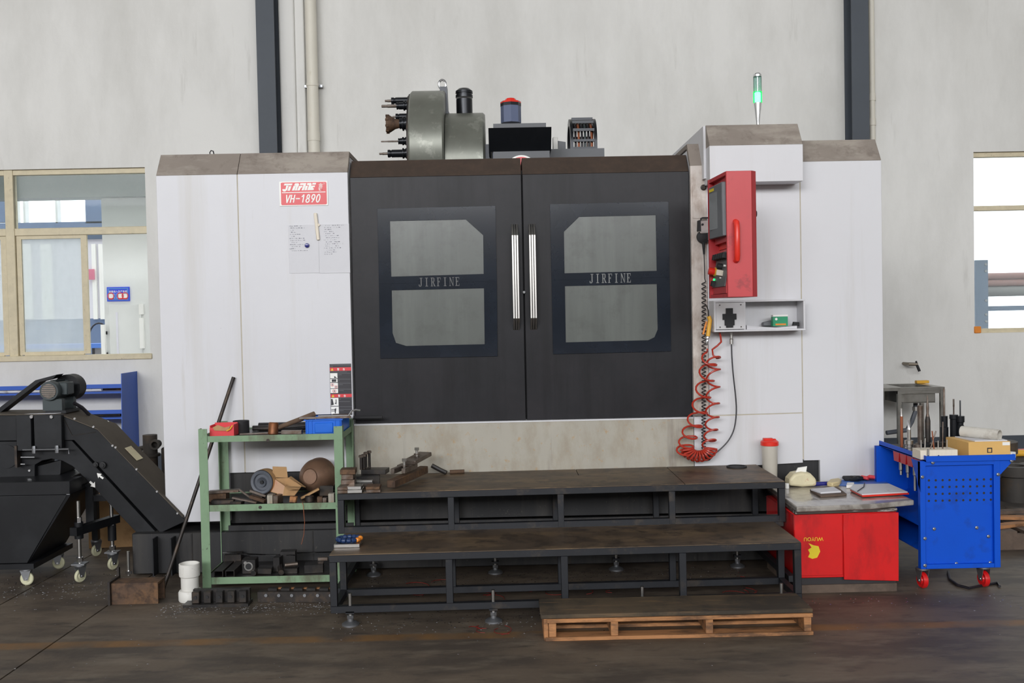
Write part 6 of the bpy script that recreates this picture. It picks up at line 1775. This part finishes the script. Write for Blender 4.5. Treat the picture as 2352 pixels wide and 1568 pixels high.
MB().prism([(CX0 + .001, CZ0), (CX0 + .001, CZ0 + .15), (CX0 + .08, CZ0)], CYF + .03, CYF + .036).build('gusset', 'cart_blue', ct)
hm_ = MB().lathe([(.0068, 0), (.0068, .0008)], (0, 0, 0), (0, -1, 0), 8)
first = None
for r in range(4):
    for c in range(10):
        p_ = at(2133.5 + c * 15.8, 1103 + r * 15.6 - c * .3, CYF + .02)
        if first is None:
            first = MB().lathe([(.0068, 0), (.0068, .0008)], (p_.x, CYF + .02, p_.z), (0, -1, 0), 8).build('punched_hole', 'rubber', ct)
            fo = Vector((p_.x, CYF + .02, p_.z))
        else:
            o = first.copy(); COL.objects.link(o); o.parent = ct; o.location = Vector((p_.x, CYF + .02, p_.z)) - fo; ORG[o.name] = ORG[ct.name]
for (x, y) in ((2149, 1216), (2247, 1213), (2124, 1236), (2274, 1233), (2124, 1298), (2200, 1296), (2278, 1294), (2142, 1062), (2323, 1058), (2292, 1089), (2118, 1095)):
    p_ = at(x, y, CYF)
    yy = CYF + .02 if 2130 < x < 2280 and y > 1100 else CYF - .001
    MB().lathe([(.0095, 0), (.0095, .005), (.005, .008)], (p_.x, yy if 2110 < x < 2290 and y > 1110 and not (x < 2130) else CYF - .001, p_.z), (0, -1, 0), 10).build('bolt', 'castor_steel', ct)
for (x, y) in ((2.335, CYF + .05), (2.68, CYF + .05), (2.335, CYR - .05), (2.68, CYR - .05)):
    castor((x, y, 0), ct, r=.046, w=.036, axis=(1, .15, 0), m='card_red', up_=.12)
# sockets clipped under the tray edge
for k in range(4):
    y_ = CYF + .11 + k * .1
    sc_ = thing('tool_socket', ('nearest', 'second', 'third', 'farthest')[k] + ' red tool socket under the left tray edge of the blue cart', 'socket', (tx0 + .03, y_, .60), 'red tool sockets under the cart tray')
    MB().prism([(y_ - .046, CZ1 - .034), (y_ + .046, CZ1 - .034), (y_ + .034, CZ1 - .09), (y_ - .034, CZ1 - .09)], tx0 + .001, tx0 + .06, 'x').build('cup', 'socket_red', sc_)
    if k in (1, 2, 3):
        MB().lathe([(.012, 0), (.012, .05), (.008, .055), (.008, .08 if k != 1 else .14)], (tx0 + .03, y_, CZ1 - .091), (0, 0, -1), 12).build('pull_stud', 'brushed_steel', sc_)
# items on the cart tray
cz0 = CZ1 - .0235
G6 = 'tools on the blue cart'
def cpos(px, py, z=cz0):
    return atz(px, py, z)
def standing(px_base, py_base, py_top, prof, name, label, cat, Y=None, n=18):
    """turned tool standing on the tray; prof heights are fractions of its height, radii in metres"""
    p_ = cpos(px_base, py_base)
    y_ = min(max(p_.y, CYF + .03), CYR - .03) if Y is None else Y
    p_ = at(px_base, py_base, y_)
    H_ = at(px_base, py_top, y_).z - cz0
    t_ = thing(name, label, cat, (p_.x, y_, cz0), G6)
    for i, (pr_, mm) in enumerate(prof):
        MB().lathe([(r, h * H_) for r, h in pr_], (p_.x, y_, cz0 + .0005), (0, 0, 1), n).build(('body', 'tip', 'collar', 'ring')[i], mm, t_)
standing(2169, 1000, 955, [([(.024, 0), (.024, .62), (.02, .64), (.02, 1)], 'tool_black'), ([(.006, 1), (.006, 1.9), (.002, 1.95)], 'dirty_steel')], 'milling_holder', 'short black tool holder with a long brass coloured cutter on the cart', 'tool holder', Y=-.2)
standing(2191, 1005, 952, [([(.022, 0), (.022, .85), (.025, .87), (.025, 1)], 'tool_black'), ([(.004, 1), (.004, 1.25), (.005, 1.26), (.005, 1.5)], 'dirty_steel')], 'milling_holder', 'middle of the three black tool holders on the cart with a thin cutter', 'tool holder', Y=-.23)
standing(2206, 1008, 955, [([(.022, 0), (.022, .68), (.018, .7), (.018, .78), (.024, .8), (.024, 1)], 'tool_black'), ([(.004, 1), (.004, 1.5), (.003, 1.52)], 'tool_black')], 'milling_holder', 'rightmost of the three black tool holders on the cart with a black drill', 'tool holder', Y=-.25)
standing(2071, 1003, 938, [([(.0085, 0), (.0085, .8)], 'copper_wire'), ([(.0085, .8), (.007, .84), (.007, 1)], 'brushed_steel')], 'boring_bar', 'thin brown boring bar with bright tip at the left of the cart', 'boring bar', Y=-.25)
standing(2088, 1018, 964, [([(.025, 0), (.025, .12), (.02, .14), (.02, .22), (.025, .24), (.025, .36), (.011, .38), (.011, .7)], 'brushed_steel'), ([(.011, .7), (.008, .76), (.008, 1)], 'chrome')], 'taper_holder', 'bright steel taper holder at the front left of the cart', 'tool holder', Y=-.45)
standing(2114, 1003, 931, [([(.03, 0), (.03, .06), (.0165, .08), (.0165, 1)], 'dirty_steel')], 'steel_sleeve', 'thick brown steel sleeve standing at the back of the cart', 'sleeve', Y=-.2)
standing(2131, 1008, 908, [([(.034, 0), (.034, .06), (.016, .08), (.016, .52), (.011, .6)], 'dark_steel'), ([(.011, .6), (.007, .66), (.0085, .78), (.006, .88), (.003, 1)], 'dirty_steel')], 'drill_bit', 'tallest tool on the cart, a stepped drill on a dark chuck', 'drill', Y=-.3)
for k, (px_, py_, r, m_, lab) in enumerate(((2128, 1014, .05, 'tool_black', 'large black ring flange lying in the middle of the cart'), (2160, 1010, .04, 'oily_black', 'small black ring flange lying behind the wood block'), (2108, 1012, .03, 'dirty_steel', 'steel ring lying beside the taper holder on the cart'))):
    y_ = (-.42, -.38, -.48)[k]
    p_ = at(px_, py_, y_)
    MB().lathe([(r, 0), (r, .02), (r * .8, .024), (r * .8, .045), (r * .45, .046), (r * .45, .0)], (p_.x, y_, cz0 + .0005), (0, 0, 1), 22).build('ring_flange', m_, label=lab, cat='flange', group=G6)
wb_ = thing('drill_stand', 'pale wooden block holding small drill bits at the front of the cart', 'drill stand', (at(2155, 1040, CYF + .06).x, CYF + .06, cz0), G6)
a_, b_ = at(2114, 1042, CYF + .02), at(2200, 1042, CYF + .02)
MB().box(a_.x, b_.x, CYF + .02, CYF + .13, cz0, cz0 + .052).build('block', 'wood_light', wb_, bevel=.002)
box(a_.x + .09, b_.x + .008, CYF + .018, CYF + .1, cz0 + .001, cz0 + .012).build('red_edge', 'card_red', wb_)
for k, (f, h_, m_, lean) in enumerate(((.12, .05, 'brushed_steel', 0), (.22, .06, 'brushed_steel', .05), (.36, .1, 'dirty_steel', .35), (.47, .1, 'copper_wire', -.1), (.58, .045, 'brushed_steel', 0), (.7, .15, 'dirty_steel', .02), (.82, .05, 'brushed_steel', 0))):
    x = a_.x + f * (b_.x - a_.x)
    MB().cyl((x, CYF + .07, cz0 + .045), (x + lean * h_, CYF + .07, cz0 + .052 + h_), .004, n=8).build('small_bit', m_, wb_)
MB().cyl((a_.x + .04, CYF + .012, cz0 + .001), (a_.x + .04, CYF + .012, cz0 + .06), .0055, n=10).build('bright_pin', 'chrome', label='bright steel pin standing against the wooden drill stand', cat='pin', group=G6)
p_ = at(2155, 1040, CYF + .0)
MB().tube([(a_.x + .08, CYF + .006, cz0 + .006), (a_.x + .095, CYF + .004, cz0 + .02), (a_.x + .11, CYF + .006, cz0 + .006)], .007, 6).build('black_clamp', 'rubber', label='small black clamp leaning on the drill stand', cat='clamp', group=G6)
# amber carton with rolled paper
a_, b_ = at(2225, 1045, CYF + .01), at(2321, 1043, CYF + .01)
zq = at(2270, 1014, CYF + .01).z
bx = thing('amber_carton', 'amber cardboard carton with black printed mark on the right of the cart', 'carton', ((a_.x + b_.x) / 2, CYF + .12, cz0), G6)
MB().prism([(a_.x, CYF + .01), (b_.x, CYF + .01), (b_.x + .01, CYF + .25), (a_.x - .02, CYF + .25)], cz0, zq, 'z').build('body', 'amber_box', bx, bevel=.002)
mx_, mz_ = at(2273, 1034, CYF + .01).x, at(2273, 1034, CYF + .01).z
MB().frame([(mx_ - .014, mz_ - .013), (mx_ + .014, mz_ - .013), (mx_ + .014, mz_ + .015), (mx_ - .014, mz_ + .015)], [(mx_ - .009, mz_ - .009), (mx_ + .009, mz_ - .009), (mx_ + .009, mz_ + .009), (mx_ - .009, mz_ + .009)], CYF + .0085, CYF + .0098).build('printed_mark', 'black_print', bx)
box(b_.x - .045, b_.x - .004, CYF + .0085, CYF + .0098, zq - .022, zq - .004).build('white_label', 'white_print', bx)
MB().prism([(a_.x + .04, CYF + .02), (b_.x - .015, CYF + .015), (b_.x, CYF + .2), (a_.x + .02, CYF + .22)], zq + .0005, zq + .006, 'z').build('flat_paper', 'paper', label='white paper lying on the amber carton under the roll', cat='paper', group=G6)
rx = at(2270, 1003, CYF + .08)
pr_ = MB()
A_ = Vector((a_.x + .05, CYF + .2, zq + .037)); B_ = Vector((b_.x - .05, CYF + .03, zq + .032))
pr_.lathe([(.031, 0), (.031, (B_ - A_).length), (.027, (B_ - A_).length), (.027, 0.01)], A_, B_ - A_, 22, close=False)
pr_.build('paper_roll', 'roll_paper', label='rolled grey white paper lying on the amber carton', cat='paper roll', group=G6)
MB().lathe([(.02, 0), (.02, .03)], (b_.x + .018, CYF + .03, cz0 + .001), (0, 0, 1), 16).build('tape_roll', 'white_plastic', label='small blue and white roll right of the amber carton', cat='tape', group=G6)
# cable on the floor under the cart
pts = [atz(x, y, .008) for x, y in ((2178, 1312), (2182, 1330), (2200, 1344), (2225, 1350), (2262, 1343), (2290, 1338), (2296, 1346))]
MB().tube(pts, .008, 7).build('floor_cable', 'cable_black', label='thick black cable lying on the floor under the blue cart', cat='cable')

# ------------------------------------------------------------------ wash basin on the back wall
sk = thing('wash_basin', 'stainless steel wash basin on a leg frame against the wall right of the machine', 'sink', (4.0, 3.7, 0))
kx0, kx1, ky0, ky1 = at(2062, 889, 3.25).x, at(2170, 887, 3.25).x, 3.25, 3.76
kz = .805
MB().frame([(3.55, ky0), (kx1, ky0), (kx1, ky1), (3.55, ky1)], [(kx0 + .06, ky0 + .06), (kx1 - .08, ky0 + .06), (kx1 - .08, ky1 - .06), (kx0 + .06, ky1 - .06)], kz - .03, kz, 'z').build('rim', 'sink_steel', sk)
MB().frame([(kx0 + .05, ky0 + .05), (kx1 - .07, ky0 + .05), (kx1 - .07, ky1 - .05), (kx0 + .05, ky1 - .05)], [(kx0 + .06, ky0 + .06), (kx1 - .08, ky0 + .06), (kx1 - .08, ky1 - .06), (kx0 + .06, ky1 - .06)], kz - .15, kz - .03, 'z').build('bowl', 'sink_steel', sk, bevel=.02, seg=3)
box(kx0 + .05, kx1 - .07, ky0 + .05, ky1 - .05, kz - .155, kz - .15).build('bowl_bottom', 'sink_steel', sk)
for (x, y) in ((kx0, ky0), (kx1 - .04, ky0), (kx0, ky1 - .05), (kx1 - .04, ky1 - .05)):
    box(x, x + .035, y, y + .035, 0, kz - .031).build('leg', 'sink_steel', sk)
box(kx0, kx1, ky0 + .005, ky0 + .03, kz - .06, kz - .031).build('apron', 'sink_steel', sk)
p_ = at(2096, 928, 3.5)
MB().tube([(p_.x + .03, 3.5, kz - .156), (p_.x + .03, 3.5, kz - .25), (p_.x - .02, 3.48, kz - .36), (p_.x - .09, 3.42, kz - .43), (p_.x - .3, 3.4, kz - .45)], .022, 10).build('drain_hose', 'rubber_grey', sk)
MB().lathe([(.03, 0), (.03, .04)], (p_.x + .03, 3.5, kz - .25), (0, 0, 1), 12).build('drain_fitting', 'brushed_steel', sk)
p_ = at(2120, 878, 3.70)
MB().obox((p_.x, 3.725, kz + .016), (.13, .05, .03), (0, 0, .1)).build('yellow_sponge', 'yellow_plastic', label='yellow sponge lying on the wash basin rim', cat='sponge', bevel=.004)
f_ = at(2090, 835, 3.93)
fc = thing('water_tap', 'metal water tap with black spout on the stained wall above the basin', 'tap', (f_.x, 3.95, f_.z))
MB().cyl((f_.x - .04, 3.999, f_.z), (f_.x - .02, 3.86, f_.z), .016, n=12).cyl((f_.x - .04, 3.87, f_.z), (f_.x + .05, 3.86, f_.z - .003), .017, n=12).build('body', 'faucet_metal', fc)
MB().cyl((f_.x + .04, 3.86, f_.z - .005), (f_.x + .065, 3.85, f_.z - .075), .014, n=10).build('spout', 'rubber', fc)
MB().cyl((f_.x + .04, 3.86, f_.z), (f_.x + .035, 3.86, f_.z + .03), .01, n=8).build('lever', 'rubber', fc)

# ------------------------------------------------------------------ dark castings and odd stock on the floor at the far right
rnd = random.Random(11)
G7 = 'castings stored on the floor behind the cart'
spots = [(3.45, .9, .16, .42, 'nearest tall dark casting behind the cart'), (3.75, 1.0, .15, .40, 'second dark casting right of the cart'), (3.9, 1.6, .2, .5, 'third dark casting behind the cart'), (3.6, 1.9, .18, .35, 'low dark casting behind the cart'),
         (4.3, 1.6, .22, .3, 'large dark casting near the wall'), (4.6, 3.1, .2, .3, 'dark casting against the wall skirting'), (4.15, .6, .15, .3, 'small dark casting at the picture edge')]
for (x, y, r, h, lab) in spots:
    MB().lathe([(r * .9, 0), (r, .03), (r, h * .3), (r * .7, h * .35), (r * .7, h * .8), (r * .85, h * .82), (r * .85, h), (r * .5, h), (r * .5, h * .6)], (x, y, 0), (0, 0, 1), 20).build('casting', 'junk_dark', label=lab, cat='casting', group=G7)
pz = thing('stock_pallet', 'dark wooden pallet under the odd stock right of the cart', 'pallet', (3.4, .4, 0))
for k in range(5):
    box(2.95 + k * .2, 3.1 + k * .2, .1, .62, .1, .12).build('deck_board', 'base_wood', pz)
for y in (.1, .35, .58):
    box(2.95, 3.9, y, y + .04, .0, .1).build('bearer', 'base_wood', pz)
for k, (x, y, ln, rz, m_, lab) in enumerate(((3.35, .25, .6, .35, 'pallet_wood', 'loose wood plank slanting on the dark pallet'), (3.5, .35, .7, -.2, 'pallet_wood', 'second loose wood plank on the dark pallet'), (3.3, .45, .5, .1, 'base_wood', 'dark loose plank at the back of the pallet'))):
    MB().obox((x, y, .131 + k * .021), (ln, .07, .02), (0, 0, rz)).build('wood_plank', m_, label=lab, cat='plank', group='loose planks on the dark pallet')
box(4.45, 5.4, 2.4, 2.75, .0, .24).build('storage_bin', 'junk_dark', label='dark storage bin near the wall at the right edge', cat='bin', bevel=.02)
MB().cyl((4.5, 2.44, .272), (5.4, 2.5, .272), .03, n=12).build('yellow_tube', 'yellow_plastic', label='yellow tube lying on the dark storage bin', cat='tube')
MB().cyl((4.5, 2.56, .267), (5.4, 2.62, .267), .025, n=12).build('red_tube', 'card_red', label='dark red tube behind the yellow tube on the storage bin', cat='tube')

# =================================================================== LEFT BACK: wall rack and pump
gx = at(315, 852, 4.0).x
wr_ = thing('wall_rack', 'blue steel cantilever rack on the wall under the left window', 'rack', (gx - 1, 3.8, .3))
zt_a = at(315, 852, 4.0).z
MB().prism([(3.58, zt_a), (3.999, zt_a), (3.999, .08), (3.53, .08)], gx - .006, gx, 'x').build('gusset', 'shelf_blue', wr_)
MB().prism([(3.58, zt_a), (3.999, zt_a), (3.999, .08), (3.53, .08)], gx - 2.6, gx - 2.594, 'x').build('gusset', 'shelf_blue', wr_)
for (ya_, yb_, yc_, yd_) in ((883, 892, 900, 904), (942, 951, 958, 963)):
    z_a, z_b = at(200, yb_, 3.6).z, at(200, ya_, 3.6).z
    box(gx - 2.594, gx - .006, 3.585, 3.6, z_a, z_b).build('upper_rail', 'shelf_blue', wr_)
    z_c = at(200, yd_, 3.6).z
    box(gx - 2.594, gx - .006, 3.585, 3.95, z_c, z_c + .015).build('tray', 'shelf_blue', wr_)
z_c = at(200, 904, 3.6).z + .016
MB().cyl((gx - 2.3, 3.64, z_c + .022), (gx - .22, 3.64, z_c + .022), .021, n=12).build('stock_tube', 'white_plastic', label='long white tube on the upper tray of the blue wall rack', cat='tube')
MB().cyl((gx - .35, 3.72, z_c + .022), (gx - .02, 3.68, z_c + .022), .018, n=10).build('stock_rod', 'rust_steel', label='short rusty rod on the upper tray of the blue wall rack', cat='rod')
MB().cyl((gx - 2.2, 3.74, z_c + .022), (gx - .9, 3.74, z_c + .022), .02, n=12).build('stock_tube', 'orange_plastic', label='long orange tube on the upper tray of the blue wall rack', cat='tube')
z_c = at(200, 963, 3.6).z + .016
MB().cyl((gx - 2.3, 3.66, z_c + .02), (gx - .05, 3.66, z_c + .02), .019, n=12).build('stock_tube', 'dark_steel', label='long dark tube on the lower tray of the blue wall rack', cat='tube')
p_ = at(349, 1060, 1.6)
pm = thing('coolant_pump', 'dark coolant pump with flanged outlet behind the conveyor', 'pump', (p_.x, 1.6, 0))
zq0, zq1 = at(349, 1047, 1.6).z, at(349, 998, 1.6).z
MB().lathe([(.055, zq0 - .5), (.055, zq1)], (p_.x - .01, 1.6, 0), (0, 0, 1), 22).build('body', 'junk_dark', pm)
MB().lathe([(.075, zq0 + .0), (.075, zq0 + .02)], (p_.x - .01, 1.6, 0), (0, 0, 1), 22).build('flange', 'junk_dark', pm)
zo = at(360, 1020, 1.55).z
MB().lathe([(.03, 0), (.03, .06), (.04, .06), (.04, .085), (.024, .085), (.024, .03)], (at(358, 1020, 1.55).x, 1.6, zo), (0, -1, 0), 20).build('outlet', 'junk_dark', pm)
MB().lathe([(.08, 0), (.08, zq0 - .5)], (p_.x - .01, 1.6, 0), (0, 0, 1), 22).build('base', 'junk_dark', pm)
box(p_.x + .085, p_.x + .24, 1.56, 1.75, 0, zq1 - .1).build('coolant_tank', 'junk_dark', label='dark coolant tank between the pump and the cabinet', cat='tank', bevel=.01)
box(p_.x - .3, p_.x - .13, 1.5, 1.7, 0, zq0 - .02).build('filter_box', 'junk_dark', label='dark filter box left of the coolant pump', cat='box', bevel=.01)
MB().cyl((p_.x - .2, 1.75, zq0 + .03), (p_.x - .03, 1.65, zq0 + .07), .02, n=10).build('pump_pipe', 'junk_dark', pm)
MB().box(p_.x - .42, p_.x - .3, 1.75, 1.9, 0, zq0 + .1).build('tool_bin', 'junk_dark', label='narrow dark bin beside the blue rack gusset', cat='bin', bevel=.01)
ob_at(300, 1175, .9, (.5, .3, .36), (0, 0, .1), 'storage_carton', 'cardboard', 'brown carton on the floor behind the conveyor legs', 'carton', rest=0)

# =================================================================== metal chips strewn over the floor
rnd = random.Random(21)
ch_ = MB()
def flake(x, y, z, s):
    s *= 1.5
    a = rnd.random() * 6.28
    b = rnd.random() * 1.2 - .6
    p = [Vector((math.cos(a + k * 2.1) * s, math.sin(a + k * 2.1) * s * .6, .001 + (k == 1) * s * .5 * abs(b))) + Vector((x, y, z)) for k in range(3)]
    p.append(Vector((x, y, z + s * .5)))
    ch_.add(p, [(0, 1, 2), (0, 1, 3), (1, 2, 3), (2, 0, 3)])
for k in range(900):
    flake(-.85 + 2.3 * rnd.random(), -.15 - .35 * abs(rnd.gauss(0, .6)), .0, .002 + .003 * rnd.random())
for k in range(420):
    flake(-.9 + 1.6 * rnd.random(), -1.05 - .25 * rnd.gauss(.3, .5), .0, .002 + .003 * rnd.random())
for k in range(420):
    flake(-1.9 + 1.0 * rnd.random(), -.8 + .08 * rnd.gauss(0, 1), .0, .002 + .0035 * rnd.random())
for k in range(420):
    flake(-3.2 + 1.1 * rnd.random(), -.3 + .25 * rnd.gauss(0, .8), .0, .002 + .0035 * rnd.random())
for k in range(120):
    flake(-2.5 + 5 * rnd.random(), -1.9 + 1.3 * rnd.random(), .0, .0015 + .003 * rnd.random())
for k in range(60):
    flake(1.6 + 1.1 * rnd.random(), -.95 + .1 * rnd.gauss(0, 1), .0, .002 + .003 * rnd.random())
ch_.build('metal_chips', 'chip_metal', label='bright metal chips strewn over the floor around and under the steps', cat='metal chips', kind='stuff', flat=True)
sw_ = MB()
for k in range(26):
    x, y = -.6 + 2.0 * rnd.random(), -.35 - .5 * rnd.random()
    if k > 20:
        x, y = -.2 + .4 * rnd.random(), -1.25 - .08 * rnd.random()
    a0, r = rnd.random() * 6.28, .03 + .05 * rnd.random()
    sw_.tube([(x + r * math.cos(a0 + t * .5), y + r * math.sin(a0 + t * .5), .004 + .002 * t) for t in range(6)], .0018, 4)
sw_.build('swarf_curls', 'swarf_red', label='thin red swarf curls lying on the floor under the steps', cat='swarf', kind='stuff', flat=True)
